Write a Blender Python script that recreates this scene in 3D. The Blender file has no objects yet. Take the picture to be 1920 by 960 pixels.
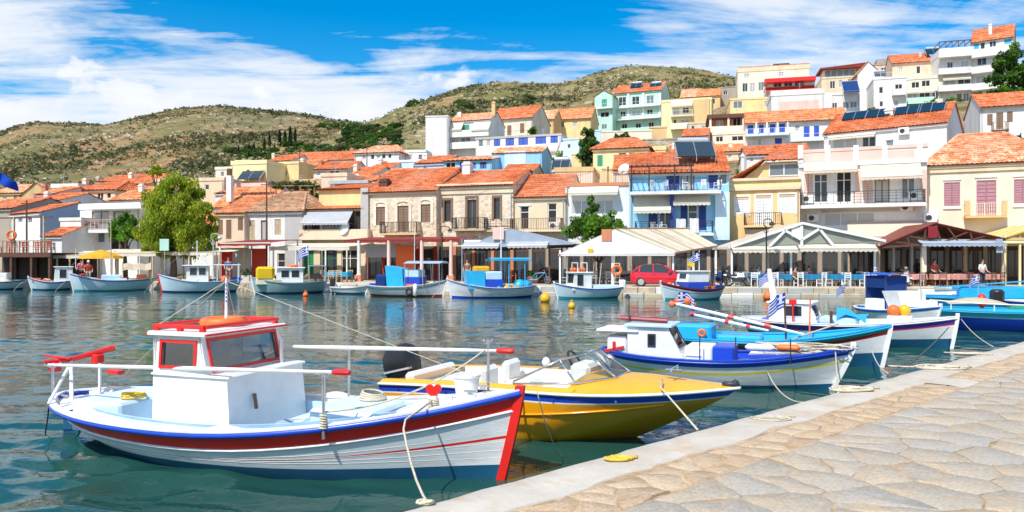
import bpy, math, random
import numpy as np
from mathutils import Vector, Matrix, noise as mnoise

# ---------------------------------------------------------------- camera, world, sun, exposure
SC = bpy.context.scene
COL = SC.collection
F, CX, YH, H = 1400.0, 960.0, 485.0, 2.4      # focal length and horizon of the 1920 px wide photograph, eye height over the water
cam = bpy.data.objects.new('camera', bpy.data.cameras.new('camera'))
COL.objects.link(cam)
cam.location = (0, 0, H)
cam.rotation_euler = (math.radians(90), 0, 0)
cam.data.sensor_width = 36
cam.data.lens = F / 1920 * 36
cam.data.shift_y = 5 / 1920
cam.data.clip_start = .1
cam.data.clip_end = 6000
SC.camera = cam
SC.view_settings.view_transform = 'Standard'
SC.view_settings.look = 'None'
SC.view_settings.exposure = 0.17
SC.view_settings.gamma = 1
SC.cycles.max_bounces = 6
SC.cycles.caustics_reflective = False
SC.cycles.caustics_refractive = False
SC.cycles.transparent_max_bounces = 12
SC.cycles.use_denoising = True

SUN_EL, SUN_AZ = math.radians(52), math.radians(214)   # azimuth clockwise from +Y: behind the camera, to its left
sun = bpy.data.objects.new('sun', bpy.data.lights.new('sun', 'SUN'))
COL.objects.link(sun)
sun.data.energy = 4.6
sun.data.angle = math.radians(.5)
sun.data.color = (1, .95, .86)
sdir = Vector((math.sin(SUN_AZ) * math.cos(SUN_EL), math.cos(SUN_AZ) * math.cos(SUN_EL), math.sin(SUN_EL)))
sun.rotation_euler = (-sdir).to_track_quat('-Z', 'Y').to_euler()
sun.location = (0, 0, 60)


class NT:
    """tiny helper for node trees"""
    def __init__(s, tree):
        s.t = tree; s.n = tree.nodes; s.l = tree.links
    def node(s, typ, **kw):
        n = s.n.new(typ)
        for k, v in kw.items():
            if k.startswith('i_'):
                n.inputs[k[2:].replace('_', ' ')].default_value = v
            else:
                setattr(n, k, v)
        return n
    def link(s, a, b): s.l.new(a, b)
    def val(s, x, sock):
        if isinstance(x, (int, float)): sock.default_value = x
        else: s.link(x, sock)
    def math(s, op, a, b=0.0, c=0.0, clamp=False):
        n = s.n.new('ShaderNodeMath'); n.operation = op; n.use_clamp = clamp
        s.val(a, n.inputs[0]); s.val(b, n.inputs[1]); s.val(c, n.inputs[2])
        return n.outputs[0]
    def ramp(s, fac, stops, interp='LINEAR'):
        n = s.n.new('ShaderNodeValToRGB'); n.color_ramp.interpolation = interp
        e = n.color_ramp.elements
        while len(e) < len(stops): e.new(.5)
        for k, (p, c) in enumerate(stops):
            e[k].position = p
            e[k].color = (c, c, c, 1) if isinstance(c, (int, float)) else (*c, 1)
        s.link(fac, n.inputs[0])
        return n.outputs[0]
    def mix(s, fac, a, b, blend='MIX'):
        n = s.n.new('ShaderNodeMix'); n.data_type = 'RGBA'; n.blend_type = blend
        if isinstance(fac, (int, float)): n.inputs[0].default_value = fac
        else: s.link(fac, n.inputs[0])
        for x, i in ((a, 6), (b, 7)):
            if isinstance(x, (tuple, list)): n.inputs[i].default_value = (*x[:3], 1)
            else: s.link(x, n.inputs[i])
        return n.outputs[2]
    def noise(s, vec, scale, detail=4, rough=.5, dist=0.0, dim='3D'):
        n = s.n.new('ShaderNodeTexNoise'); n.noise_dimensions = dim
        n.inputs['Scale'].default_value = scale; n.inputs['Detail'].default_value = detail
        n.inputs['Roughness'].default_value = rough; n.inputs['Distortion'].default_value = dist
        if vec is not None: s.link(vec, n.inputs['Vector'])
        return n.outputs[0]
    def mapping(s, vec, loc=(0, 0, 0), rot=(0, 0, 0), scale=(1, 1, 1)):
        n = s.n.new('ShaderNodeMapping')
        n.inputs[1].default_value = loc; n.inputs[2].default_value = rot; n.inputs[3].default_value = scale
        s.link(vec, n.inputs[0])
        return n.outputs[0]


world = bpy.data.worlds.new('World')
SC.world = world
world.use_nodes = True
def make_world():
    w = NT(world.node_tree); w.n.clear()
    sky = w.node('ShaderNodeTexSky', sky_type='NISHITA')
    sky.sun_disc = False
    sky.sun_elevation = SUN_EL; sky.sun_rotation = SUN_AZ
    sky.air_density = 1.0; sky.dust_density = .6; sky.ozone_density = 4.0
    hsv = w.node('ShaderNodeHueSaturation', i_Saturation=1.5, i_Value=1.95)
    hsv.inputs['Hue'].default_value = .494
    w.link(sky.outputs[0], hsv.inputs['Color'])
    co = w.node('ShaderNodeTexCoord').outputs['Generated']
    sep = w.node('ShaderNodeSeparateXYZ'); w.link(co, sep.inputs[0])
    X, Y, Z = sep.outputs
    # azimuth and elevation of the looking direction; the clouds are a bank over the hills and high streaks over it
    az = w.math('ARCTAN2', X, Y)
    el = w.math('ARCSINE', Z)
    zz = w.math('ADD', w.math('MAXIMUM', Z, 0.0), .10)
    cmb = w.node('ShaderNodeCombineXYZ')
    w.link(w.math('DIVIDE', X, zz), cmb.inputs[0]); w.link(w.math('DIVIDE', Y, zz), cmb.inputs[1])
    P = cmb.outputs[0]
    p1 = w.mapping(P, loc=(3.1, 1.7, 0), rot=(0, 0, math.radians(-20)), scale=(.75, 1.0, 1))
    n1 = w.noise(p1, 1.15, 9, .6, .35)
    n2 = w.noise(w.mapping(P, loc=(7.3, 2, 5), rot=(0, 0, math.radians(-14)), scale=(.35, 1.6, 1)), 3.2, 7, .62, .6)
    ae = w.node('ShaderNodeCombineXYZ'); w.link(az, ae.inputs[0]); w.link(el, ae.inputs[1])
    n3 = w.noise(w.mapping(ae.outputs[0], loc=(2.2, .4, 1), scale=(1, 1.5, 1)), 11.0, 8, .55, .2)
    def blob(a0, e0, sa, se, rot=0.0):
        da = w.math('SUBTRACT', az, a0); de = w.math('SUBTRACT', el, e0)
        c, s_ = math.cos(rot), math.sin(rot)
        u = w.math('ADD', w.math('MULTIPLY', da, c / sa), w.math('MULTIPLY', de, s_ / sa))
        v = w.math('ADD', w.math('MULTIPLY', da, -s_ / se), w.math('MULTIPLY', de, c / se))
        d = w.math('ADD', w.math('MULTIPLY', u, u), w.math('MULTIPLY', v, v))
        return w.math('POWER', 2.718, w.math('MULTIPLY', d, -1.0))
    cover = .43
    acc = w.math('ADD', w.math('ADD', w.math('MULTIPLY', n1, 2.1), w.math('MULTIPLY', n2, 1.1)), -1.12)
    for (a0, e0, sa, se, rot, k) in CLOUD_BLOBS:
        acc = w.math('ADD', acc, w.math('MULTIPLY', blob(a0, e0, sa, se, rot), k))
    m = w.ramp(acc, [(.40, 0.0), (.55, .42), (.74, .84), (1.0, 1.0)])
    # low bank of cumulus on the horizon
    bank = w.math('ADD', n3, w.math('MULTIPLY', w.math('SUBTRACT', .205, el), 2.2))
    mb = w.ramp(bank, [(.53, 0.0), (.60, .9), (.72, 1.0)], 'EASE')
    shade = w.ramp(n3, [(.3, (8.2, 9.0, 10.2)), (.65, (11.0, 11.1, 11.2))])
    c1 = w.mix(m, hsv.outputs[0], (9.8, 10.3, 11.0))
    c2 = w.mix(w.math('MULTIPLY', mb, .85), c1, shade)
    bg = w.node('ShaderNodeBackground', i_Strength=.082)
    w.link(c2, bg.inputs[0])
    out = w.node('ShaderNodeOutputWorld')
    w.link(bg.outputs[0], out.inputs[0])
D2 = math.radians
CLOUD_BLOBS = [  # azimuth, elevation, half widths, tilt, weight
    (-.62, .225, .16, .07, -.45, .20),
    (-.40, .185, .40, .045, -.05, .14),
    (-.50, .335, .14, .05, -.1, -.20),
    (-.25, .235, .26, .045, .12, .24),
    (-.12, .22, .10, .06, .1, .10),
    (.42, .285, .42, .085, .05, .28),
    (.22, .265, .16, .05, .45, .12),
    (-.18, .345, .44, .085, -.02, -.42),
    ]
make_world()

# ---------------------------------------------------------------- mesh helpers
R = random.Random(11)
def W(x, y, Y): return Vector(((x - CX) / F * Y, Y, H - (y - YH) / F * Y))
def ground_at(x, y, z):
    Y = F * (H - z) / (y - YH)
    return Vector(((x - CX) / F * Y, Y, z))

class MB:
    def __init__(s, M=None):
        s.v = []; s.f = []; s.m = []; s.M = M
    def V(s, p):
        p = Vector(p)
        if s.M is not None: p = s.M @ p
        s.v.append(p[:]); return len(s.v) - 1
    def face(s, pts, m=0):
        s.f.append([s.V(p) for p in pts]); s.m.append(m)
    def idx(s, ids, m=0):
        s.f.append(list(ids)); s.m.append(m)
    def box(s, x0, x1, y0, y1, z0, z1, m=0):
        i = [s.V(p) for p in ((x0,y0,z0),(x1,y0,z0),(x1,y1,z0),(x0,y1,z0),(x0,y0,z1),(x1,y0,z1),(x1,y1,z1),(x0,y1,z1))]
        for q in ((0,3,2,1),(4,5,6,7),(0,1,5,4),(1,2,6,5),(2,3,7,6),(3,0,4,7)): s.idx([i[k] for k in q], m)
    def hexa(s, p, m=0):
        """eight corners, bottom four then top four"""
        i = [s.V(q) for q in p]
        for q in ((0,3,2,1),(4,5,6,7),(0,1,5,4),(1,2,6,5),(2,3,7,6),(3,0,4,7)): s.idx([i[k] for k in q], m)
    def bbox(s, x0, x1, y0, y1, z0, z1, b=.02, m=0):
        """box with chamfered upright and top edges"""
        rings = []
        for (z, e) in ((z0, 0), (z1 - b, 0), (z1, b)):
            rings.append([s.V(p) for p in ((x0+b+e*0,y0+e,z),(x1-b,y0+e,z),(x1-e,y0+b,z),(x1-e,y1-b,z),(x1-b,y1-e,z),(x0+b,y1-e,z),(x0+e,y1-b,z),(x0+e,y0+b,z))])
        for a, c in ((0,1),(1,2)):
            for k in range(8): s.idx([rings[a][k], rings[a][(k+1)%8], rings[c][(k+1)%8], rings[c][k]], m)
        s.idx(rings[2], m); s.idx(rings[0][::-1], m)
    def beam(s, p, q, w, h=None, m=0, up=(0,0,1)):
        p, q = Vector(p), Vector(q); h = h or w
        d = (q - p).normalized(); u = Vector(up)
        if abs(d.dot(u)) > .98: u = Vector((1, 0, 0))
        a = d.cross(u).normalized() * (w / 2); b = a.cross(d).normalized() * (h / 2)
        s.hexa([p-a-b, p+a-b, q+a-b, q-a-b, p-a+b, p+a+b, q+a+b, q-a+b], m)
    def tube(s, pts, r, n=6, m=0, cap=True):
        pts = [Vector(p) for p in pts]
        rs = r if isinstance(r, (list, tuple)) else [r] * len(pts)
        rings = []; ref = None
        for k, p in enumerate(pts):
            d = (pts[min(k+1, len(pts)-1)] - pts[max(k-1, 0)])
            d = d.normalized() if d.length > 1e-9 else Vector((0,0,1))
            if ref is None: ref = Vector((0,0,1)) if abs(d.z) < .9 else Vector((1,0,0))
            a = d.cross(ref)
            if a.length < 1e-4: a = d.cross(Vector((0,1,0)))
            a.normalize(); b = a.cross(d).normalized(); ref = b
            rings.append([s.V(p + (a*math.cos(2*math.pi*j/n) + b*math.sin(2*math.pi*j/n)) * rs[k]) for j in range(n)])
        for k in range(len(rings)-1):
            for j in range(n): s.idx([rings[k][j], rings[k][(j+1)%n], rings[k+1][(j+1)%n], rings[k+1][j]], m)
        if cap:
            s.idx(rings[0][::-1], m); s.idx(rings[-1], m)
    def ring(s, c, rad, r, axis=(0,0,1), n=20, k=6, m=0):
        a = Vector(axis).normalized(); u = a.orthogonal().normalized(); v = a.cross(u); c = Vector(c)
        rings = []
        for i in range(n):
            d = u*math.cos(2*math.pi*i/n) + v*math.sin(2*math.pi*i/n)
            rings.append([s.V(c + d*(rad + r*math.cos(2*math.pi*j/k)) + a*(r*math.sin(2*math.pi*j/k))) for j in range(k)])
        for i in range(n):
            for j in range(k): s.idx([rings[i][j], rings[i][(j+1)%k], rings[(i+1)%n][(j+1)%k], rings[(i+1)%n][j]], m)
    def lathe(s, prof, c=(0,0,0), n=12, m=0, axis='z'):
        c = Vector(c); rings = []
        for (r, z) in prof:
            ring = []
            for j in range(n):
                t = 2*math.pi*j/n
                o = Vector((r*math.cos(t), r*math.sin(t), z))
                if axis == 'x': o = Vector((z, r*math.cos(t), r*math.sin(t)))
                if axis == 'y': o = Vector((r*math.sin(t), z, r*math.cos(t)))
                ring.append(s.V(c + o))
            rings.append(ring)
        for k in range(len(rings)-1):
            for j in range(n): s.idx([rings[k][j], rings[k][(j+1)%n], rings[k+1][(j+1)%n], rings[k+1][j]], m)
        s.idx(rings[0][::-1], m); s.idx(rings[-1], m)
    def prism(s, poly, off, m=0):
        """poly: list of points, off: extrusion vector"""
        off = Vector(off); a = [s.V(p) for p in poly]; b = [s.V(Vector(p) + off) for p in poly]
        n = len(poly)
        s.idx(a[::-1], m); s.idx(b, m)
        for k in range(n): s.idx([a[k], a[(k+1)%n], b[(k+1)%n], b[k]], m)
    def grid(s, rows, m=0, mf=None, close=False):
        """rows: list of lists of points"""
        ids = [[s.V(p) for p in r] for r in rows]
        for a in range(len(ids)-1):
            n = len(ids[a])
            for k in range(n if close else n-1):
                s.idx([ids[a][k], ids[a][(k+1)%n], ids[a+1][(k+1)%n], ids[a+1][k]], mf(a, k) if mf else m)
        return ids
    def holes(s, P0, U, V, N, holes, th=.2, m=0, back=False):
        """flat wall from P0 spanned by U, V with openings (u0,u1,v0,v1 in metres); reveals go th along N"""
        P0, N = Vector(P0), Vector(N); lu, lv = Vector(U).length, Vector(V).length
        u_, v_ = Vector(U)/lu, Vector(V)/lv
        hs = [(max(0,a), min(lu,b), max(0,c), min(lv,d)) for a,b,c,d in holes]
        us = sorted({0, lu, *[h[0] for h in hs], *[h[1] for h in hs]}); vs = sorted({0, lv, *[h[2] for h in hs], *[h[3] for h in hs]})
        def P(a, b, n=0): return P0 + u_*a + v_*b + N*n
        for i in range(len(us)-1):
            for j in range(len(vs)-1):
                cu, cv = (us[i]+us[i+1])/2, (vs[j]+vs[j+1])/2
                if us[i+1]-us[i] < 1e-6 or vs[j+1]-vs[j] < 1e-6: continue
                if any(h[0] < cu < h[1] and h[2] < cv < h[3] for h in hs): continue
                s.face([P(us[i],vs[j]), P(us[i+1],vs[j]), P(us[i+1],vs[j+1]), P(us[i],vs[j+1])], m)
                if back: s.face([P(us[i],vs[j],th), P(us[i],vs[j+1],th), P(us[i+1],vs[j+1],th), P(us[i+1],vs[j],th)], m)
        for (a,b,c,d) in hs:
            s.face([P(a,c), P(b,c), P(b,c,th), P(a,c,th)], m); s.face([P(b,d), P(a,d), P(a,d,th), P(b,d,th)], m)
            s.face([P(a,d), P(a,c), P(a,c,th), P(a,d,th)], m); s.face([P(b,c), P(b,d), P(b,d,th), P(b,c,th)], m)
    def mesh(s, name, mats, smooth=False):
        me = bpy.data.meshes.new(name)
        me.from_pydata(s.v, [], s.f)
        for x in (mats if isinstance(mats, (list, tuple)) else [mats]): me.materials.append(M(x))
        if any(s.m): me.polygons.foreach_set('material_index', s.m)
        if smooth:
            me.polygons.foreach_set('use_smooth', [True] * len(s.f))
            if smooth is not True:
                me.set_sharp_from_angle(angle=math.radians(smooth))
        me.update()
        return me
    def build(s, name, mats, parent=None, smooth=False, loc=None, rot=None, **props):
        o = bpy.data.objects.new(name, s.mesh(name, mats, smooth))
        COL.objects.link(o)
        if parent is not None: o.parent = parent
        if loc is not None: o.location = loc
        if rot is not None: o.rotation_euler = rot
        for k, v in props.items(): o[k] = v
        return o

def thing(name, label, cat, loc=(0,0,0), rz=0.0, group=None, scale=None):
    o = bpy.data.objects.new(name, None); COL.objects.link(o)
    o.empty_display_size = .3
    o.location = loc; o.rotation_euler = (0, 0, rz)
    if scale: o.scale = (scale,)*3
    o['label'] = label; o['category'] = cat
    if group: o['group'] = group
    return o
def tag(o, label, cat, group=None):
    o['label'] = label; o['category'] = cat
    if group: o['group'] = group
    return o
KIDS = {}
def copy_tree(o, parent=None, first=True):
    c = o.copy(); COL.objects.link(c)
    if parent is not None: c.parent = parent
    for ch in [k for k in o.children]: copy_tree(ch, c, False)
    return c
def place(proto, used, loc, rz, label, group=None):
    o = proto if not used else copy_tree(proto)
    o.location = loc; o.rotation_euler = (0, 0, rz); o['label'] = label
    if group: o['group'] = group
    return o

# ---------------------------------------------------------------- materials
MATS = {}
def M(k):
    if not isinstance(k, str): return k
    return MATS[k]
def pmat(name, col, rough=.6, var=.12, vscale=1.2, bump=0.0, bscale=8.0, metal=0.0, dirt=None, dirt_amt=.35, dirt_scale=.7, spec=.5, stretch=(1,1,1), coat=0.0, gen='Object', trans=0.0):
    m = bpy.data.materials.new(name); m.use_nodes = True
    t = NT(m.node_tree); b = t.n['Principled BSDF']
    co = t.node('ShaderNodeTexCoord').outputs[gen]
    if stretch != (1,1,1): co = t.mapping(co, scale=stretch)
    c = col
    if var:
        n = t.noise(co, vscale, 5, .6)
        c = t.mix(t.ramp(n, [(.3, 0.0), (.7, 1.0)]), tuple(x*(1-var) for x in col), tuple(min(.92, x*(1+var*.7)) for x in col))
    if dirt:
        n = t.noise(t.mapping(co, loc=(4, 2, 9)), dirt_scale, 8, .65)
        c = t.mix(t.math('MULTIPLY', t.ramp(n, [(.48, 0.0), (.68, 1.0)]), dirt_amt), c, dirt)
    if isinstance(c, tuple): b.inputs['Base Color'].default_value = (*c, 1)
    else: t.link(c, b.inputs['Base Color'])
    b.inputs['Roughness'].default_value = rough; b.inputs['Metallic'].default_value = metal
    b.inputs['Specular IOR Level'].default_value = spec
    if coat: b.inputs['Coat Weight'].default_value = coat; b.inputs['Coat Roughness'].default_value = .12
    if trans: b.inputs['Transmission Weight'].default_value = trans
    if bump:
        bn = t.node('ShaderNodeBump', i_Strength=bump, i_Distance=.02)
        t.link(t.noise(co, bscale, 6, .6), bn.inputs['Height']); t.link(bn.outputs[0], b.inputs['Normal'])
    MATS[name] = m
    return m

# walls: painted render, a little blotchy and stained
for nm, c, d in (
    ('white_wall', (.78,.77,.74), (.50,.47,.43)), ('cream_wall', (.76,.64,.44), (.50,.40,.28)), ('pale_cream', (.80,.72,.58), (.55,.46,.34)),
    ('peach_wall', (.84,.62,.45), (.50,.34,.24)), ('yellow_wall', (.86,.68,.33), (.55,.38,.18)), ('orange_wall', (.86,.58,.27), (.50,.30,.15)),
    ('pink_wall', (.80,.56,.48), (.55,.40,.34)), ('skyblue_wall', (.30,.62,.86), (.25,.42,.55)), ('paleblue_wall', (.58,.74,.86), (.40,.48,.55)),
    ('greyblue_wall', (.30,.37,.48), (.24,.27,.32)), ('mint_wall', (.50,.78,.64), (.45,.55,.48)), ('grey_wall', (.50,.49,.47), (.34,.33,.31)),
    ('brick_wall', (.62,.25,.13), (.36,.18,.12)), ('ochre_wall', (.72,.50,.24), (.45,.33,.2)), ('teal_wall', (.10,.40,.52), (.1,.25,.32)),
    ('red_wall', (.52,.06,.035), (.3,.06,.05)), ('maroon_wall', (.24,.04,.03), (.15,.04,.04)), ('lemon_wall', (.86,.75,.42), (.55,.45,.25)),
    ('brown_grey', (.40,.35,.29), (.25,.22,.19))):
    pmat(nm, c, .85, .10, .5, .25, 6.0, dirt=d, dirt_amt=.52, dirt_scale=.6, spec=.25, stretch=(1,1,.45))

def stone_wall(name, base, mortar, scale):
    m = bpy.data.materials.new(name); m.use_nodes = True
    t = NT(m.node_tree); b = t.n['Principled BSDF']
    co = t.mapping(t.node('ShaderNodeTexCoord').outputs['Object'], scale=(1, 1, 1.5))
    v = t.node('ShaderNodeTexVoronoi', feature='F1', i_Scale=scale); t.link(co, v.inputs['Vector'])
    e = t.node('ShaderNodeTexVoronoi', feature='DISTANCE_TO_EDGE', i_Scale=scale); t.link(co, e.inputs['Vector'])
    sep = t.node('ShaderNodeSeparateColor'); t.link(v.outputs['Color'], sep.inputs[0])
    c = t.mix(sep.outputs[0], tuple(x*.72 for x in base), tuple(min(.9, x*1.2) for x in base))
    c = t.mix(t.math('MULTIPLY', sep.outputs[1], .3), c, (.55,.38,.24))
    mk = t.ramp(e.outputs['Distance'], [(.02, 0.0), (.09, 1.0)])
    c = t.mix(mk, mortar, c)
    n = t.noise(t.node('ShaderNodeTexCoord').outputs['Object'], .35, 6, .6)
    c = t.mix(t.ramp(n, [(.45, 0.0), (.62, .75)]), c, (.82,.72,.57))
    t.link(c, b.inputs['Base Color']); b.inputs['Roughness'].default_value = .9
    bn = t.node('ShaderNodeBump', i_Strength=.7, i_Distance=.03)
    t.link(mk, bn.inputs['Height']); t.link(bn.outputs[0], b.inputs['Normal'])
    MATS[name] = m
stone_wall('rubble_stone', (.72,.57,.40), (.82,.72,.57), 2.6)
stone_wall('quay_rubble', (.46,.38,.28), (.34,.28,.20), 1.5)

def tile_mat(name, cols, scale=2.6):
    m = bpy.data.materials.new(name); m.use_nodes = True
    t = NT(m.node_tree); b = t.n['Principled BSDF']
    co = t.node('ShaderNodeTexCoord').outputs['Object']
    v = t.node('ShaderNodeTexVoronoi', i_Scale=scale); t.link(co, v.inputs['Vector'])
    sep = t.node('ShaderNodeSeparateColor'); t.link(v.outputs['Color'], sep.inputs[0])
    c = t.ramp(sep.outputs[0], [(k/(len(cols)-1), x) for k, x in enumerate(cols)])
    n = t.noise(co, .5, 6, .6)
    c = t.mix(t.ramp(n, [(.42, 0.0), (.7, .55)]), c, tuple(x*.55 for x in cols[0]))
    c = t.mix(t.ramp(t.noise(t.mapping(co, loc=(9,2,4)), .28, 7, .65), [(.5, 0.0), (.72, .5)]), c, (.62,.36,.24))
    t.link(c, b.inputs['Base Color']); b.inputs['Roughness'].default_value = .8
    b.inputs['Specular IOR Level'].default_value = .25
    MATS[name] = m
tile_mat('tile_red', [(.46,.11,.04), (.62,.17,.06), (.72,.27,.12)])
tile_mat('tile_orange', [(.52,.15,.06), (.68,.25,.10), (.76,.38,.18)])
tile_mat('tile_mottled', [(.58,.17,.07), (.76,.36,.18), (.84,.58,.40)], 3.2)
tile_mat('tile_old', [(.30,.19,.12), (.56,.30,.16), (.62,.44,.28)], 3.2)

for nm, c, r in (('white_paint', (.84,.84,.82), .35), ('cream_paint', (.80,.72,.55), .45), ('red_paint', (.78,.022,.016), .3), ('blue_paint', (.015,.07,.52), .3),
                 ('cyan_paint', (.02,.42,.74), .35), ('navy_paint', (.015,.035,.16), .4), ('paleblue_paint', (.50,.70,.86), .4), ('yellow_paint', (.86,.44,.012), .25),
                 ('teal_paint', (.03,.30,.36), .5), ('purple_paint', (.10,.04,.36), .35), ('greyteal_paint', (.30,.44,.46), .45), ('brown_paint', (.20,.08,.035), .5),
                 ('lemon_paint', (.88,.74,.10), .35), ('orange_paint', (.85,.20,.035), .4), ('dark_red_paint', (.25,.015,.02), .4), ('green_paint', (.02,.25,.12), .5),
                 ('shutter_brown', (.23,.14,.085), .6), ('shutter_mauve', (.42,.20,.24), .6), ('shutter_blue', (.02,.09,.50), .5), ('shutter_green', (.03,.30,.18), .5), ('door_blue', (.02,.05,.26), .5),
                 ('grey_paint', (.42,.44,.46), .45), ('boot_blue', (.012,.10,.20), .4), ('yellow_deck', (.88,.42,.02), .3), ('turquoise_paint', (.05,.50,.50), .4)):
    pmat(nm, c, r, .10, 2.5, .05, 20, dirt=tuple(x*.55+.03 for x in c), dirt_amt=.22, dirt_scale=2.2)
pmat('hull_white', (.80,.81,.81), .28, .08, 1.5, .22, 4, dirt=(.50,.46,.38), dirt_amt=.55, dirt_scale=1.6, stretch=(.6, .6, 2.5))
pmat('hull_paleblue', (.56,.72,.80), .35, .08, 1.5, .1, 5, dirt=(.45,.48,.46), dirt_amt=.3, dirt_scale=1.6)
pmat('hull_yellow', (.88,.37,.005), .18, .05, 1.5, 0, dirt=(.55,.25,.02), dirt_amt=.2, dirt_scale=1.2, coat=.4)
pmat('deck_blue', (.58,.74,.86), .5, .10, 3, .1, 20, dirt=(.70,.76,.80), dirt_amt=.4, dirt_scale=1.3)
pmat('vinyl', (.80,.78,.72), .5, .06, 2)
pmat('metal', (.62,.62,.62), .35, .1, 3, metal=.8)
pmat('dark_metal', (.035,.035,.04), .45, .1, 3)
pmat('black_plastic', (.018,.019,.022), .35, .15, 3)
pmat('rubber', (.02,.02,.02), .75, .1, 3)
pmat('chrome', (.75,.75,.75), .15, 0, metal=1.0)
pmat('rope', (.62,.55,.42), .9, .2, 20, .6, 60)
pmat('rope_yellow', (.74,.50,.06), .9, .2, 20, .6, 60)
pmat('rope_dark', (.10,.09,.08), .9, .2, 20)
pmat('wood', (.36,.22,.12), .7, .25, 3, .3, 12, stretch=(1,1,.2))
pmat('wood_dark', (.12,.05,.03), .65, .25, 3, .3, 12)
pmat('wood_pale', (.55,.42,.28), .7, .2, 3, .2, 12)
pmat('buoy_orange', (.86,.17,.03), .5, .15, 4)
pmat('plastic_white', (.80,.80,.78), .4, .05, 3)
pmat('plastic_red', (.65,.03,.02), .4, .08, 3)
pmat('canvas_bright', (.88,.88,.87), .8, .05, 1.5, .1, 3)
pmat('smoked_panel', (.30,.31,.26), .5, .1, 1)
pmat('concrete', (.50,.48,.44), .85, .12, 1, .3, 8, dirt=(.3,.28,.25), dirt_amt=.3)
pmat('whitewash', (.76,.74,.70), .85, .10, 1.2, .3, 8, dirt=(.46,.41,.35), dirt_amt=.45)
pmat('bark', (.14,.10,.07), .9, .3, 5, .6, 20)
pmat('iron', (.025,.025,.028), .5, .1, 3)
pmat('galvanised', (.52,.54,.55), .5, .12, 2, metal=.4)
def cloth(name, col, var=.08):
    m = pmat(name, col, .85, var, 1.5, .12, 3, spec=.15, dirt=tuple(x*.7 for x in col), dirt_amt=.22, dirt_scale=.8)
    nt = NT(m.node_tree); b = nt.n['Principled BSDF']     # canvas lets a little light through
    tr = nt.node('ShaderNodeBsdfTranslucent'); tr.inputs[0].default_value = (*col, 1)
    mx = nt.node('ShaderNodeMixShader'); mx.inputs[0].default_value = .25
    nt.link(b.outputs[0], mx.inputs[1]); nt.link(tr.outputs[0], mx.inputs[2])
    nt.link(mx.outputs[0], nt.n['Material Output'].inputs[0])
for nm, c in (('canvas_cream', (.80,.74,.60)), ('canvas_white', (.82,.82,.80)), ('canvas_grey', (.52,.54,.58)), ('canvas_bluegrey', (.44,.53,.66)), ('canvas_tan', (.62,.52,.38)), ('canvas_peach', (.82,.68,.54)),
              ('canvas_orange', (.86,.46,.05)), ('canvas_navy', (.02,.06,.22)), ('canvas_blue', (.03,.14,.55)), ('canvas_cyan', (.05,.42,.66)), ('canvas_yellow', (.86,.60,.03)), ('cloth_red', (.60,.06,.04)), ('cloth_check', (.80,.42,.36)),
              ('cloth_blue', (.05,.30,.55)), ('towel_white', (.82,.82,.82)), ('flag_blue', (.015,.07,.48)), ('flag_white', (.82,.82,.84)), ('cloth_pink', (.55,.12,.25))):
    cloth(nm, c)

def glass_mat(name, tint, rough=.04, transp=0.0):
    m = bpy.data.materials.new(name); m.use_nodes = True
    t = NT(m.node_tree); b = t.n['Principled BSDF']
    b.inputs['Base Color'].default_value = (*tint, 1); b.inputs['Roughness'].default_value = rough
    b.inputs['Specular IOR Level'].default_value = .6
    if transp:
        tr = t.node('ShaderNodeBsdfTransparent'); tr.inputs[0].default_value = (.86,.92,.92,1) if transp > .85 else (.55,.62,.66,1)
        gl = t.node('ShaderNodeBsdfGlossy', i_Roughness=.02)
        fr = t.node('ShaderNodeFresnel', i_IOR=1.5)
        mx = t.node('ShaderNodeMixShader')
        t.link(t.math('MAXIMUM', fr.outputs[0], 1-transp), mx.inputs[0]); t.link(tr.outputs[0], mx.inputs[1]); t.link(gl.outputs[0], mx.inputs[2])
        t.link(mx.outputs[0], t.n['Material Output'].inputs[0])
    MATS[name] = m
glass_mat('pane_dark', (.035,.045,.05))
glass_mat('pane_grey', (.16,.20,.22), .08)
glass_mat('pane_curtain', (.46,.46,.44), .15)
glass_mat('clear_glass', (.5,.5,.5), .02, .93)
glass_mat('tinted_glass', (.1,.12,.13), .02, .80)
glass_mat('solar', (.012,.035,.06), .1)
glass_mat('tank_metal', (.45,.46,.47), .3)
pmat('room_dark', (.03,.026,.024), .9, 0)  # near-black, painted on flat sheets in place of unlit room depth
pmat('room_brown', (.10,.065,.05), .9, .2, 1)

def leaf_mat(name, col, var=.3, trans=.45):
    m = bpy.data.materials.new(name); m.use_nodes = True
    t = NT(m.node_tree); b = t.n['Principled BSDF']
    co = t.node('ShaderNodeTexCoord').outputs['Object']
    n = t.noise(co, 1.3, 4, .7)
    c = t.mix(t.ramp(n, [(.3, 0.0), (.7, 1.0)]), tuple(x*(1-var) for x in col), tuple(x*(1+var) for x in col))
    t.link(c, b.inputs['Base Color']); b.inputs['Roughness'].default_value = .6; b.inputs['Specular IOR Level'].default_value = .25
    tr = t.node('ShaderNodeBsdfTranslucent'); t.link(c, tr.inputs[0])
    mx = t.node('ShaderNodeMixShader'); mx.inputs[0].default_value = trans
    t.link(b.outputs[0], mx.inputs[1]); t.link(tr.outputs[0], mx.inputs[2]); t.link(mx.outputs[0], t.n['Material Output'].inputs[0])
    MATS[name] = m
leaf_mat('leaf_willow', (.27,.37,.025), .4); leaf_mat('leaf_willow_pale', (.43,.48,.04), .35); leaf_mat('leaf_green', (.08,.19,.022)); leaf_mat('leaf_bright', (.17,.36,.03))
leaf_mat('leaf_dark', (.028,.060,.018)); leaf_mat('leaf_olive', (.10,.12,.045)); leaf_mat('leaf_dry', (.20,.17,.07)); leaf_mat('leaf_cypress', (.018,.038,.016)); leaf_mat('petal_pink', (.55,.12,.18))
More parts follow.
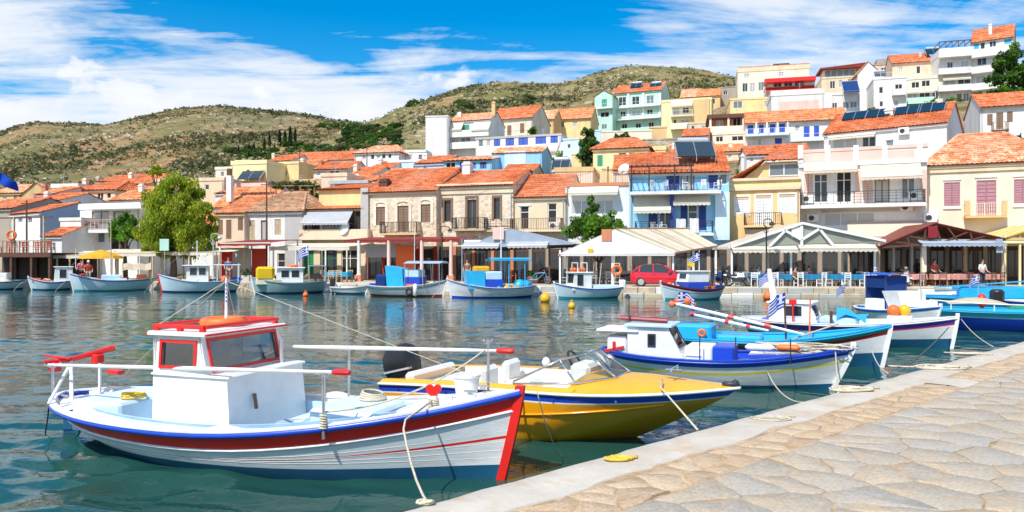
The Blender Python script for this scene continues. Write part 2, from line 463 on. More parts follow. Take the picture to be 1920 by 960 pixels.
leaf_mat('scrub_green', (.15,.16,.062), .3, .2); leaf_mat('scrub_dark', (.115,.125,.060), .3, .2); leaf_mat('scrub_dry', (.32,.27,.13), .3, .2)
pmat('rock', (.42,.36,.28), .9, .25, .4, .4, 2)

def hill_mat(name, base, green, stone, s):
    m = bpy.data.materials.new(name); m.use_nodes = True
    t = NT(m.node_tree); b = t.n['Principled BSDF']
    co = t.node('ShaderNodeTexCoord').outputs['Object']
    n = t.noise(co, .018*s, 10, .68, .4); n2 = t.noise(t.mapping(co, loc=(40,3,8), scale=(1,1,1.6)), .09*s, 9, .7, .3); n3 = t.noise(t.mapping(co, loc=(4,33,8)), .008*s, 5, .6)
    c = t.mix(t.ramp(n2, [(.36, 0.0), (.60, 1.0)]), base, tuple(x*.72 for x in base))
    c = t.mix(t.ramp(n3, [(.42, 0.0), (.62, .6)]), c, (.44,.22,.10))
    c = t.mix(t.ramp(n, [(.46, 0.0), (.56, .85)]), c, green)
    n4 = t.noise(t.mapping(co, loc=(14,5,1), scale=(1,1,2)), .22*s, 8, .75)
    c = t.mix(t.ramp(n4, [(.52, 0.0), (.60, .8)]), c, tuple(x*.65 for x in green))
    c = t.mix(t.ramp(t.noise(t.mapping(co, loc=(9,5,71), scale=(1,1,2.5)), .15*s, 8, .7), [(.58, 0.0), (.66, .85)]), c, stone)
    t.link(c, b.inputs['Base Color']); b.inputs['Roughness'].default_value = .95; b.inputs['Specular IOR Level'].default_value = .1
    bn = t.node('ShaderNodeBump', i_Strength=.6, i_Distance=2.0)
    t.link(n4, bn.inputs['Height']); t.link(bn.outputs[0], b.inputs['Normal'])
    MATS[name] = m
hill_mat('hill_far', (.30,.25,.14), (.135,.145,.058), (.50,.43,.33), 1.0)
hill_mat('hill_near', (.34,.28,.14), (.15,.16,.055), (.52,.44,.33), 1.6)
hill_mat('town_soil', (.42,.32,.20), (.11,.13,.04), (.5,.44,.36), 6.0)

def water_mat():
    m = bpy.data.materials.new('water'); m.use_nodes = True
    t = NT(m.node_tree); b = t.n['Principled BSDF']
    co = t.node('ShaderNodeTexCoord').outputs['Object']
    n = t.noise(co, .12, 3, .5)
    c = t.mix(t.ramp(n, [(.35, 0.0), (.65, 1.0)]), (.010,.054,.048), (.018,.078,.062))
    t.link(c, b.inputs['Base Color'])
    b.inputs['Roughness'].default_value = .03; b.inputs['IOR'].default_value = 1.333; b.inputs['Specular IOR Level'].default_value = .5
    h1 = t.noise(t.mapping(co, rot=(0,0,.5), scale=(1,1.5,1)), 1.1, 3, .45, .6)
    h2 = t.noise(t.mapping(co, loc=(5,1,0), rot=(0,0,-.3), scale=(1,1.7,1)), 3.4, 3, .5, .4)
    h3 = t.noise(t.mapping(co, loc=(9,4,0)), 11.0, 2, .5)
    # the breeze ruffles the open basin; the lee of the boats is calmer
    h = t.math('ADD', t.math('MULTIPLY', h1, .62), t.math('ADD', t.math('MULTIPLY', h2, .34), t.math('MULTIPLY', h3, .05)))
    bn = t.node('ShaderNodeBump', i_Strength=1.0, i_Distance=.020)
    t.link(h, bn.inputs['Height']); t.link(bn.outputs[0], b.inputs['Normal'])
    MATS['water'] = m
water_mat()

def stone_mat(name, cols, warm):
    """quay stones: every stone object its own tone, with lichen and grain"""
    m = bpy.data.materials.new(name); m.use_nodes = True
    t = NT(m.node_tree); b = t.n['Principled BSDF']
    co = t.node('ShaderNodeTexCoord').outputs['Object']
    oi = t.node('ShaderNodeObjectInfo').outputs['Random']
    c = t.ramp(oi, [(k/(len(cols)-1), x) for k, x in enumerate(cols)])
    n = t.noise(t.mapping(co, scale=(1,2.2,1), rot=(0,0,.8)), 2.6, 10, .70, .6)
    c = t.mix(t.ramp(n, [(.44, 0.0), (.62, .72)]), c, warm)
    g = t.noise(co, 34, 8, .75)
    c = t.mix(t.ramp(g, [(.38, .55), (.6, 0.0)]), c, tuple(x*.5 for x in cols[0]))
    n5 = t.noise(t.mapping(co, loc=(3,8,1)), 2.6, 9, .75)
    c = t.mix(t.ramp(n5, [(.56, 0.0), (.68, .55)]), c, (.54,.48,.40))
    t.link(c, b.inputs['Base Color']); b.inputs['Roughness'].default_value = .82; b.inputs['Specular IOR Level'].default_value = .3
    bn = t.node('ShaderNodeBump', i_Strength=.55, i_Distance=.018)
    t.link(t.noise(t.mapping(co, scale=(1,1.8,1), rot=(0,0,.8)), 5, 9, .68), bn.inputs['Height']); t.link(bn.outputs[0], b.inputs['Normal'])
    MATS[name] = m
stone_mat('flagstone', [(.38,.35,.30), (.46,.41,.33), (.37,.37,.36), (.51,.44,.34), (.42,.38,.31)], (.58,.41,.24))
stone_mat('edgestone', [(.48,.33,.20), (.60,.46,.31), (.54,.38,.23), (.40,.28,.18)], (.58,.46,.33))
pmat('mortar', (.50,.35,.20), .95, .45, 5, .8, 22, dirt=(.24,.15,.08), dirt_amt=.7, dirt_scale=2.0)
pmat('kerb_concrete', (.54,.49,.42), .85, .12, 2.2, .5, 9, dirt=(.48,.34,.20), dirt_amt=.75, dirt_scale=2.6)
pmat('quay_stone', (.56,.47,.34), .9, .25, 1.5, .4, 6, dirt=(.30,.23,.15), dirt_amt=.5, dirt_scale=1.2)
pmat('quay_ground', (.55,.48,.38), .9, .12, .6, .2, 5, dirt=(.38,.32,.25), dirt_amt=.4)

# ---------------------------------------------------------------- water, quays
def structure(o): o['kind'] = 'structure'; return o
mb = MB(); mb.face([(-2500,-200,-.16),(2500,-200,-.16),(2500,3500,-.16),(-2500,3500,-.16)])
structure(mb.build('open_sea', 'water'))
def harbour_water():
    # a wind-rippled sheet: its mesh is finer near the quay, where the small waves can be told apart
    rs = np.random.RandomState(4)
    ys = [1.5]
    while ys[-1] < 68: ys.append(ys[-1]*1.0065 + .004)
    ys = np.array(ys); us = np.linspace(-1.25, 1.15, 620)
    Yg = np.repeat(ys[:, None], len(us), 1); Xg = us[None, :]*(ys[:, None] + 1.5); dy = np.gradient(ys)[:, None]
    Z = np.zeros_like(Yg)
    gust = np.zeros_like(Yg)
    for k in range(9):
        a = rs.uniform(0, 6.28); L = rs.uniform(5, 16); gust += np.sin((Xg*math.cos(a)+Yg*math.sin(a)*1.5)*2*math.pi/L + rs.uniform(0, 6.28))
    gust = np.clip(1 + .28*gust, .35, 1.9)
    far = np.clip((Yg-8)/25, 0, 1)
    for L, n, s in ((3.4,3,.012),(2.2,4,.016),(1.5,5,.019),(1.0,6,.020),(.70,7,.020),(.48,8,.018),(.33,8,.014)):
        for k in range(n):
            a = math.radians(rs.normal(62, 34)); l = L*rs.uniform(.8, 1.25); ph = rs.uniform(0, 6.28)
            keep = np.clip((l/dy-2.2)/2, 0, 1)
            q = (Xg*math.cos(a)+Yg*math.sin(a))*2*math.pi/l + ph + .6*np.sin(Xg*.31+k)+.6*np.sin(Yg*.27+L*9)
            Z += keep*(s*WAVE*l/(2*math.pi))*np.sin(q)*gust*(1.0-.52*far)
    ny, nx = Z.shape
    co = np.stack([Xg, Yg, Z], -1).reshape(-1, 3).astype(np.float32)
    i = np.arange(ny*nx).reshape(ny, nx)
    f = np.stack([i[:-1,:-1], i[:-1,1:], i[1:,1:], i[1:,:-1]], -1).reshape(-1, 4).astype(np.int32)
    me = bpy.data.meshes.new('harbour_water'); me.vertices.add(len(co)); me.vertices.foreach_set('co', co.ravel())
    me.loops.add(f.size); me.loops.foreach_set('vertex_index', f.ravel()); me.polygons.add(len(f))
    me.polygons.foreach_set('loop_start', np.arange(0, f.size, 4, dtype=np.int32)); me.polygons.foreach_set('use_smooth', np.ones(len(f), bool))
    me.materials.append(M('water')); me.update(calc_edges=True)
    o = bpy.data.objects.new('harbour_water', me); COL.objects.link(o); structure(o)
WAVE = .92
harbour_water()

NE = Vector((-.79, 5.0)); ND = Vector((.737, .675)).normalized(); NN = Vector((ND.y, -ND.x))
def nq(s, n, z=0.0):
    p = NE + ND*s + NN*n
    return Vector((p.x, p.y, z))
def clip(poly, p, d):
    """keep the side where (x-p).d <= 0"""
    out = []
    for i in range(len(poly)):
        a, b = poly[i], poly[(i+1) % len(poly)]
        da, db = (a-p).dot(d), (b-p).dot(d)
        if da <= 0: out.append(a)
        if (da < 0 < db) or (db < 0 < da): out.append(a + (b-a)*(da/(da-db)))
    return out
def voronoi(s0, s1, n0, n1, cs, cn, rnd, jit=.42, rot=0.0):
    sites = []
    ns, nn = int((s1-s0)/cs)+1, max(1, round((n1-n0)/cn))
    cn = (n1-n0)/nn
    for i in range(ns):
        for j in range(nn):
            off = (.5 if j % 2 else 0)
            sites.append(Vector((s0+(i+.5+off+rnd.uniform(-jit,jit))*cs, n0+(j+.5+rnd.uniform(-jit,jit))*cn)))
    cells = []
    for k, p in enumerate(sites):
        poly = [Vector(q) for q in ((s0-.2,n0),(s1+.6,n0),(s1+.6,n1),(s0-.2,n1))]
        near = sorted((q for q in sites if q is not p and abs(q.x-p.x) < 3*cs and abs(q.y-p.y) < 3*cn), key=lambda q: (q-p).length)[:22]
        for q in near:
            poly = clip(poly, (p+q)/2, q-p)
            if len(poly) < 3: break
        if len(poly) >= 3: cells.append((p, poly))
    return cells
def near_quay():
    mb = MB()
    # body: mortar bed under the paving and the wall down into the water
    for (a, b) in ((-8, 62),):
        mb.hexa([nq(a,.05,-2), nq(b,.05,-2), nq(b,40,-2), nq(a,40,-2), nq(a,.05,.690), nq(b,.05,.690), nq(b,40,.690), nq(a,40,.690)])
    q = structure(mb.build('stone_quay', 'mortar'))
    # whitewashed concrete kerb, worn along both edges
    rnd = random.Random(5)
    rows = []; N = 300
    for i in range(N+1):
        s = -6 + 46*i/N
        w0 = .022*mnoise.noise((s*1.7, 0, 3)) + .018*mnoise.noise((s*6, 2, 3)); w1 = .060*mnoise.noise((s*1.3, 5, 1)) + .05*mnoise.noise((s*5, 9, 1))
        zt = .70 + .006*mnoise.noise((s*2, 7, 7))
        rows.append([nq(s, w0+.02, -.6), nq(s, w0, .60), nq(s, w0+.004, zt-.03), nq(s, w0+.03, zt), nq(s, .25, zt+.005), nq(s, .49+w1, zt), nq(s, .515+w1, .66)])
    k = MB(); k.grid(rows); k.build('kerb', 'kerb_concrete', q, smooth=50)
    # cement patch that crosses the edging
    p = MB(); pts = [nq(8.35+.1*rnd.uniform(-1,1), .45, .7005)]
    def stone(name, mat, poly, gap, z, tilt, k):
        c = sum(poly, Vector((0,0)))/len(poly)
        pts = []
        n = len(poly)
        for i in range(n):
            a, b = poly[i], poly[(i+1)%n]
            if (b-a).length < .02: continue
            pts.append(a)
            L = (b-a).length
            if L > .16:
                e = (b-a).normalized(); o = Vector((-e.y, e.x))
                for t in ((.5,) if L < .4 else (.33, .67)): pts.append(a.lerp(b, t) + o*rnd.uniform(-.035, .035)*min(1, L*2.5))
        if len(pts) < 3: return None
        sh = []
        for p_ in pts:
            d = p_-c; L = d.length
            if L < gap*1.6: return None
            sh.append(c + d*(1-gap/L))
        cw = nq(c.x, c.y, 0)
        mb = MB(); top = []; mid = []; bot = []
        for p_ in sh:
            d = (c-p_).normalized()
            zz = z + tilt[0]*(p_.x-c.x) + tilt[1]*(p_.y-c.y)
            for lst, ins, dz in ((top,.016,0),(mid,.0,-.009),(bot,.0,-.05)):
                v = nq(p_.x+d.x*ins, p_.y+d.y*ins, zz+dz) - cw
                lst.append(mb.V(v))
        # top as a fan so that it may be slightly crowned
        cv = mb.V((0, 0, z+.003)); n = len(top)
        for i in range(n):
            j = (i+1) % n
            mb.idx([top[j], top[i], cv]); mb.idx([mid[j], mid[i], top[i], top[j]]); mb.idx([bot[j], bot[i], mid[i], mid[j]])
        o = mb.build(name, mat, q, smooth=40, loc=(cw.x, cw.y, 0))
        return o
    def seen(c):
        w = nq(c.x, c.y)
        return w.y > 3.9 and w.y < 17.5 and w.x < .70*w.y+.8
    for (p_, poly) in voronoi(-2, 19, .53, .985, .33, .20, rnd, .49):
        if seen(p_) and not (8.3 < p_.x < 9.0): stone('edging_stone', 'edgestone', poly, .008, .698+rnd.uniform(-.006,.006), (rnd.uniform(-.03,.03), rnd.uniform(-.04,.04)), 0)
    for (p_, poly) in voronoi(-2, 20, 1.0, 9.0, .50, .40, rnd, .49):
        if seen(p_): stone('flagstone', 'flagstone', poly, .008, .701+rnd.uniform(-.004,.004), (rnd.uniform(-.006,.006), rnd.uniform(-.006,.006)), 0)
    # the cement patch itself
    rows = []
    for i in range(13):
        s = 8.28 + .72*i/12
        w = .03*mnoise.noise((s*7, 1, 0))
        rows.append([nq(s, .44, .694), nq(s+w, .6, .703), nq(s-w, .8, .704), nq(s, .98+w, .690)])
    pm = MB(); pm.grid(rows); pm.build('cement_patch', 'kerb_concrete', q)
    return q
QUAY = near_quay()

FARLINE = [(-95,84),(-30,59),(-15,54.5),(-7,51),(1,48.5),(9.5,46.2),(22,46),(46,47.2)]
def far_edge(X):
    for (a, b), (c, d) in zip(FARLINE, FARLINE[1:]):
        if a <= X <= c: return b + (d-b)*(X-a)/(c-a)
    return FARLINE[-1][1]
ZQ = .6
def far_quay():
    mb = MB()
    front = [Vector((x, y)) for x, y in FARLINE]
    top = [(p.x, p.y+.25, ZQ) for p in front] + [(75, 47.4, ZQ), (75, 80, ZQ), (-95, 120, ZQ)]
    mb.face(top)
    for a, b in zip(front, front[1:]): mb.face([(a.x,a.y+.3,-1),(b.x,b.y+.3,-1),(b.x,b.y+.3,ZQ),(a.x,a.y+.3,ZQ)])
    q = structure(mb.build('harbour_promenade', 'quay_ground'))
    rnd = random.Random(8)
    for a, b in zip(front, front[1:]):
        L = (b-a).length; d = (b-a)/L; n = Vector((-d.y, d.x)); s = 0
        for zc, zt in ((.24, .62), (-.2, .235)):
            s = 0
            while s < L:
                l = min(rnd.uniform(.9, 1.7), L-s)
                if l < .3: break
                p = a + d*(s+l/2); o = rnd.uniform(-.05, .05) + (.0 if zc > 0 else -.10)
                bx = MB(Matrix.Translation((p.x, p.y, 0)) @ Matrix.Rotation(math.atan2(d.y, d.x), 4, 'Z'))
                bx.bbox(-l/2+.015, l/2-.015, o, .7, zc, zt+rnd.uniform(-.02,.01), .04)
                bx.build('coping_stone', rnd.choice(['quay_stone','quay_stone','concrete','whitewash']), q)
                s += l
    return q
far_quay()

# ---------------------------------------------------------------- buildings
FOOT = []     # ground points under the buildings: the hillside is laid through them
def tile_roof(mb, A, B, C, D, pitch=.30, row=.45, m=0, h=.055):
    """barrel tiles over the quad eave-left A, eave-right B, ridge-right C, ridge-left D"""
    A, B, C, D = map(Vector, (A, B, C, D))
    nrm = (B-A).cross(D-A).normalized()
    n = max(3, int((B-A).length/pitch)); k = max(2, int(max((D-A).length, (C-B).length)/row))
    prof = [0, .75, 1, .75] if pitch < .4 else [0, 1, 1]
    us = []
    for i in range(n):
        for j, p in enumerate(prof): us.append(((i + j/len(prof))/n, p))
    us.append((1.0, 0))
    rows = []
    for r in range(k):
        for (v, lift) in ((r/k, .045), ((r+.999)/k, 0.0)):
            a, b = A.lerp(D, v), B.lerp(C, v)
            rows.append([a.lerp(b, u) + nrm*(h*p + lift) for u, p in us])
    mb.grid(rows, m)
    # underside and eave edge
    mb.face([A, D, C, B], m)

def shutter_leaf(mb, x0, x1, z0, z1, y, m=0, slats=7):
    w = .06
    mb.box(x0, x0+w, y-.04, y, z0, z1, m); mb.box(x1-w, x1, y-.04, y, z0, z1, m)
    mb.box(x0+w, x1-w, y-.04, y, z0, z0+w, m); mb.box(x0+w, x1-w, y-.04, y, z1-w, z1, m)
    k = slats; hz = (z1-z0-2*w)/k
    for i in range(k):
        a = z0+w+i*hz
        mb.face([(x0+w,y-.035,a+.01),(x1-w,y-.035,a+.01),(x1-w,y-.004,a+hz),(x0+w,y-.004,a+hz)], m)

def opening(t, x0, x1, z0, z1, kind, th):
    """fills one wall opening; y=0 is the wall face, the reveal is th deep"""
    k, *ar = kind.split(':')
    frame_m = ar[0] if ar else 'white_paint'
    w, h = x1-x0, z1-z0
    f = min(.07, w*.12)
    if k == 'sh':      # closed louvred shutters
        mb = MB(); n = 2 if w > .55 else 1
        for i in range(n):
            shutter_leaf(mb, x0+w*i/n+.01, x0+w*(i+1)/n-.01, z0+.01, z1-.01, th*.4, 0, 6 if h < 1.6 else 9)
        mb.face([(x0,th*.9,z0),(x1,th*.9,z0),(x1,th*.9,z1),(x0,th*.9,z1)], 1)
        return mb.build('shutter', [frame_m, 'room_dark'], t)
    mb = MB(); y0, y1 = th*.45, th*.45+.06
    mb.box(x0, x0+f, y0, y1, z0, z1); mb.box(x1-f, x1, y0, y1, z0, z1)
    mb.box(x0+f, x1-f, y0, y1, z1-f, z1); mb.box(x0+f, x1-f, y0, y1, z0, z0+f)
    nm = 2 if w > .8 else 1
    if w > 2.4: nm = int(w/1.1)
    for i in range(1, nm): mb.box(x0+w*i/nm-f/2, x0+w*i/nm+f/2, y0, y1, z0+f, z1-f)
    if h > 1.9 and k != 'gl1': mb.box(x0+f, x1-f, y0+.01, y1-.01, z0+h*.72, z0+h*.72+f*.7)
    name = 'door' if h > 1.95 and w < 2 else 'window'
    o = mb.build(name, frame_m, t)
    if k == 'os':
        fm = ar[0]; lw = w*.48
        for (a, b) in ((x0-lw-.02, x0-.02), (x1+.02, x1+lw+.02)):
            s = MB(); shutter_leaf(s, a, b, z0, z1, -.005, 0, 6); s.build('shutter', fm, t)
    if k == 'fr':      # framed by a raised surround
        s = MB(); e = .12
        s.box(x0-e, x0, -.03, .0, z0, z1); s.box(x1, x1+e, -.03, .0, z0, z1); s.box(x0-e, x1+e, -.035, .0, z1, z1+e)
        s.build('surround', ar[1] if len(ar) > 1 else 'white_paint', t)
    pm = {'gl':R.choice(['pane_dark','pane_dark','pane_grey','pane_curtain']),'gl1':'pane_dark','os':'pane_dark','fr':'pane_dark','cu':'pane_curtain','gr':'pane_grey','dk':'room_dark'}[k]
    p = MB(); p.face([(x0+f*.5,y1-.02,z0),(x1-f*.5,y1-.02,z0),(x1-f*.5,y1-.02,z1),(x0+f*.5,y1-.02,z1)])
    p.build('pane', pm, o)  # dark openings hold no glass here, only a sheet painted as unlit interior
    return o

def rail(mb, x0, x1, y0, z, h, ret, kind, m=0, lod=1):
    """balcony rail round three sides: front at y0, returns to y=0"""
    segs = [((x0,y0),(x1,y0))]
    if ret: segs += [((x0,0),(x0,y0)), ((x1,y0),(x1,0))]
    for (a, b) in segs:
        a, b = Vector(a), Vector(b); L = (b-a).length
        if kind == 'solid':
            d = (b-a)/L; n = Vector((-d.y, d.x))*.05
            mb.prism([(*(a-n), z), (*(b-n), z), (*(b+n), z), (*(a+n), z)], (0,0,h), m); continue
        mb.beam((*a, z+h), (*b, z+h), .05, .04, m); mb.beam((*a, z+.1), (*b, z+.1), .03, .03, m)
        step = {'bars': .14, 'sparse': .45, 'mid': .9}[kind] * lod
        k = max(1, int(L/step))
        for i in range(k+1):
            p = a.lerp(b, i/k); r = .016 if i % 8 else .03
            mb.box(p.x-r, p.x+r, p.y-r, p.y+r, z, z+h, m)
        if kind == 'sparse':
            for q in (.35, .6, .82): mb.beam((*a, z+h*q), (*b, z+h*q), .02, .02, m)

def awning(t, x0, x1, z0, z1, proj, mat, y0=0.0, arms=True, name='awning', scallop=True):
    mb = MB(); n = max(2, int((x1-x0)/.5)); rows = []
    for j in range(5):
        v = j/4
        rows.append([(x0+(x1-x0)*i/n, y0-.05-proj*v, z0+(z1-z0)*v - .05*math.sin(math.pi*v)*(1+.4*math.sin(i*2.1))) for i in range(n+1)])
    mb.grid(rows)
    k = max(4, int((x1-x0)/.3)); lo = []
    hi = []
    for i in range(2*k+1):
        x = x0+(x1-x0)*i/(2*k)
        hi.append((x, y0-.055-proj, z1)); lo.append((x, y0-.06-proj, z1-.16-(.07 if i % 2 and scallop else 0)))
    mb.grid([lo, hi])
    o = mb.build(name, mat, t)
    f = MB(); f.tube([(x0,y0-.05-proj,z1),(x1,y0-.05-proj,z1)], .03, 5)
    if arms:
        for x in (x0+.05, x1-.05): f.beam((x, y0, z1-.1 if z0-z1 > .4 else z0-.5), (x, y0-.05-proj, z1), .03)
    f.tube([(x0,y0-.06,z0),(x1,y0-.06,z0)], .06, 6)
    f.build('awning_frame', 'metal', o)
    return o

def ac_unit(t, x, y, z, w=.85, h=.62):
    mb = MB(); mb.bbox(x-w/2, x+w/2, y-.32, y, z, z+h, .03)
    o = mb.build('air_conditioner', 'plastic_white', t)
    f = MB(); f.ring((x-w*.12, y-.325, z+h/2), h*.33, .02, (0,1,0), 14, 4, 0); f.lathe([(h*.33,-.005),(h*.33,.0)], (x-w*.12, y-.322, z+h/2), 14, 1, 'y')
    f.build('fan_grille', ['grey_paint','dark_metal'], o)

def solar(t, x, y, z, w=1.9, l=1.9, tilt=.7, yaw=0.0, panels=2, tank=True):
    Mx = Matrix.Translation((x, y, z)) @ Matrix.Rotation(yaw, 4, 'Z')
    mb = MB(Mx)
    c, s = math.cos(tilt)*l, math.sin(tilt)*l
    for i in range(panels):
        a, b = -w/2+w*i/panels+.02, -w/2+w*(i+1)/panels-.02
        mb.hexa([(a,0,.25),(b,0,.25),(b,c,.25+s),(a,c,.25+s),(a,-.05,.31),(b,-.05,.31),(b,c-.05,.31+s),(a,c-.05,.31+s)])
    o = mb.build('solar_panel', 'solar', t)
    f = MB(Mx)
    for a in (-w/2, 0, w/2):
        f.beam((a,-.06,.26),(a,c-.06,.27+s),.05,.13); f.beam((a,c,0),(a,c,.25+s),.05); f.beam((a,0,-.1),(a,0,.28),.05)
    f.build('panel_frame', 'metal', o)
    if tank:
        k = MB(Mx); k.lathe([(.05,-w*.42),(.27,-w*.4),(.29,0),(.27,w*.4),(.05,w*.42)], (0,c+.15,.4+s), 12, 0, 'x'); k.build('water_tank', 'tank_metal', t, smooth=40)

class B:
    """one building, set out from where its facade stands: x0,x1 (facade sides), Y (distance of its middle), ye, yb (eave and foot)"""
    def __init__(s, label, x0, x1, Y, ye, yb, a=-.3, dep=8, wall='cream_wall', roof=('flat',), tile='tile_red', wins=(), th=.18, name='house', cat='house', group=None, side_wins=(), found=5, lod=None, trim=None, backwall=None):
        s.Y, s.a, s.dep = Y, a, dep
        xm = (x0+x1)/2; s.C = W(xm, yb, Y); s.d = Vector((math.cos(a), math.sin(a), 0)); s.nb = Vector((-math.sin(a), math.cos(a), 0))
        s.s0 = 0; s.s0 = s.at(x0); s.w = s.at(x1)
        s.zb = s.C.z; s.h = H-(ye-YH)/F*Y - s.zb
        o = s.C + s.d*s.s0
        s.t = t = thing(name, label, cat, (o.x, o.y, s.zb), a, group)
        px = F/Y
        lod = lod if lod is not None else (1 if Y < 75 else 2)
        s.lod = lod
        for k in (0, 1):
            for j in (0, 1):
                p = o + s.d*(s.w*k) + s.nb*(dep*j); FOOT.append((p.x, p.y, s.zb))
        hs = []; rects = []
        for wn in wins:
            a0, b0, a1, b1, kd = wn
            r = s.rect(a0, b0, a1, b1)
            if r[1]-r[0] < .05: continue
            rects.append((r, kd)); hs.append(r)
        mb = MB(); w, h = s.w, s.h
        mb.holes((0,0,-found), (w,0,0), (0,0,h+found), (0,1,0), [(r[0], r[1], r[2]+found, r[3]+found) for r in hs], th)
        sh = [(dep*r[0], dep*r[1], h*r[2], h*r[3]) for r in side_wins]
        mb.holes((w,0,-found), (0,dep,0), (0,0,h+found), (-1,0,0), [(r[0], r[1], r[2]+found, r[3]+found) for r in sh], th)
        mb.face([(0,dep,-found),(0,0,-found),(0,0,h),(0,dep,h)]); mb.face([(w,dep,-found),(0,dep,-found),(0,dep,h),(w,dep,h)])
        for (r, kd) in rects:     # no room is built; dark openings get a sheet painted near-black
            pass
        rk = roof[0]
        mats = [wall]
        pitch, row = (.30, .42) if lod == 1 else (.55, .9)
        if rk == 'gable':
            yr = roof[1]; ov = roof[2] if len(roof) > 2 else .35; k = roof[3] if len(roof) > 3 else .5
            Yr = Y + dep*k*math.cos(a); zr = max(.4, H-(yr-YH)/F*Yr - s.zb - h)
            for x in (0, w):
                mb.face([(x,0,h),(x,dep,h),(x,dep*k,h+zr)] if x == w else [(x,dep,h),(x,0,h),(x,dep*k,h+zr)])
            rm = MB()
            sl = zr/(dep*k)
            tile_roof(rm, (-.12,-ov,h-ov*sl+.05), (w+.12,-ov,h-ov*sl+.05), (w+.12,dep*k,h+zr+.05), (-.12,dep*k,h+zr+.05), pitch, row)
            if k < 1:
                tile_roof(rm, (w+.12,dep+ov,h-ov*zr/(dep*(1-k))+.05), (-.12,dep+ov,h-ov*zr/(dep*(1-k))+.05), (-.12,dep*k,h+zr+.05), (w+.12,dep*k,h+zr+.05), pitch*1.6, row*2)
                rm.tube([(-.12,dep*k,h+zr+.08),(w+.12,dep*k,h+zr+.08)], .11, 6)
            rm.build('roof', tile, t, kind='stuff')
            s.zr = zr
            if ov > .2:
                c = MB(); c.box(-.1, w+.1, -min(.22,ov*.6), -.002, h-.22-ov*sl*.5, h-.05-ov*sl*.5); c.build('cornice', trim or wall, t)
        elif rk == 'hip':
            yr, i0, i1 = roof[1:4]; ov = .35; k = .5
            Yr = Y + dep*k*math.cos(a); zr = max(.4, H-(yr-YH)/F*Yr - s.zb - h)
            e = [(-ov,-ov,h), (w+ov,-ov,h), (w+ov,dep+ov,h), (-ov,dep+ov,h)]; r0, r1 = (i0*w,dep*k,h+zr), (w-i1*w,dep*k,h+zr)
            rm = MB()
            tile_roof(rm, e[0], e[1], r1, r0, pitch, row); tile_roof(rm, e[2], e[3], r0, r1, pitch*1.5, row*1.5)
            tile_roof(rm, e[1], e[2], r1, r1, pitch, row); tile_roof(rm, e[3], e[0], r0, r0, pitch, row)
            for p, q in ((e[0],r0),(e[1],r1),(r0,r1)): rm.tube([Vector(p)+Vector((0,0,.05)), Vector(q)+Vector((0,0,.05))], .11, 6)
            mb.face([(0,0,h),(w,0,h),(w,dep,h),(0,dep,h)])
            rm.build('roof', tile, t, kind='stuff')
            c = MB(); c.box(-.12, w+.12, -.2, -.002, h-.22, h-.03); c.build('cornice', trim or wall, t)
        elif rk == 'front':     # gable towards the harbour
            yr = roof[1]; zr = max(.4, H-(yr-YH)/F*Y - s.zb - h); ov = .3; c = roof[2] if len(roof) > 2 else .5
            xr = w*c
            mb.face([(0,0,h),(w,0,h),(xr,0,h+zr)]); mb.face([(w,dep,h),(0,dep,h),(xr,dep,h+zr)])
            rm = MB()
            s1, s2 = zr/xr, zr/(w-xr)
            tile_roof(rm, (-ov,dep+.1,h-ov*s1+.05), (-ov,-.15,h-ov*s1+.05), (xr,-.15,h+zr+.05), (xr,dep+.1,h+zr+.05), pitch, row)
            tile_roof(rm, (w+ov,-.15,h-ov*s2+.05), (w+ov,dep+.1,h-ov*s2+.05), (xr,dep+.1,h+zr+.05), (xr,-.15,h+zr+.05), pitch, row)
            rm.tube([(xr,-.15,h+zr+.08),(xr,dep+.1,h+zr+.08)], .11, 6)
            rm.build('roof', tile, t, kind='stuff')
        elif rk == 'shed':
            yr = roof[1]; Yr = Y + dep*math.cos(a); zr = max(.3, H-(yr-YH)/F*Yr - s.zb - h); ov = .35
            mb.face([(0,dep,h),(0,0,h),(0,dep,h+zr)]); mb.face([(w,0,h),(w,dep,h),(w,dep,h+zr)]); mb.face([(w,dep,h),(0,dep,h),(0,dep,h+zr),(w,dep,h+zr)])
            rm = MB(); sl = zr/dep
            tile_roof(rm, (-.12,-ov,h-ov*sl+.05), (w+.12,-ov,h-ov*sl+.05), (w+.12,dep,h+zr+.05), (-.12,dep,h+zr+.05), pitch, row)
            rm.build('roof', tile, t, kind='stuff')
        else:
            ph = roof[1] if len(roof) > 1 else .35; rmat = roof[2] if len(roof) > 2 else wall
            mb.face([(0,0,h-.02),(w,0,h-.02),(w,dep,h-.02),(0,dep,h-.02)])
            p = MB(); e = .08
            p.box(-e, w+e, -e, .18, h, h+ph); p.box(w-.18, w+e, .18, dep+e, h, h+ph); p.box(-e, .18, .18, dep+e, h, h+ph); p.box(.18, w-.18, dep-.1, dep+e, h, h+ph)
            p.build('parapet', rmat, t)
        mb.build('wall', wall, t)
        if w > 3.5:
            dp = MB(); xx = w-.16 if R.random() < .6 else .16; dp.tube([(xx,-.07,h-.15),(xx,-.07,-.3)], .045, 6); dp.build('downpipe', R.choice(['galvanised', wall, 'grey_paint']), t)
        for (r, kd) in rects:
            opening(t, r[0], r[1], r[2], r[3], kd, th)
        for r in sh:
            ob = opening(t, 0, r[1]-r[0], 0, r[3]-r[2], 'gl', th)
            ob.location = (w, r[0], r[2]); ob.rotation_euler = (0,0,math.radians(90))
    def at(s, x, off=0.0):
        """metres along the facade for the photograph's column x; off: distance in front of the facade"""
        u = (x-CX)/F; C = s.C - s.nb*off
        return (u*C.y - C.x)/(s.d.x - u*s.d.y) - s.s0
    def z(s, x, y, off=0.0):
        p = s.C + s.d*(s.s0+s.at(x, off)) - s.nb*off
        return H-(y-YH)/F*p.y - s.zb
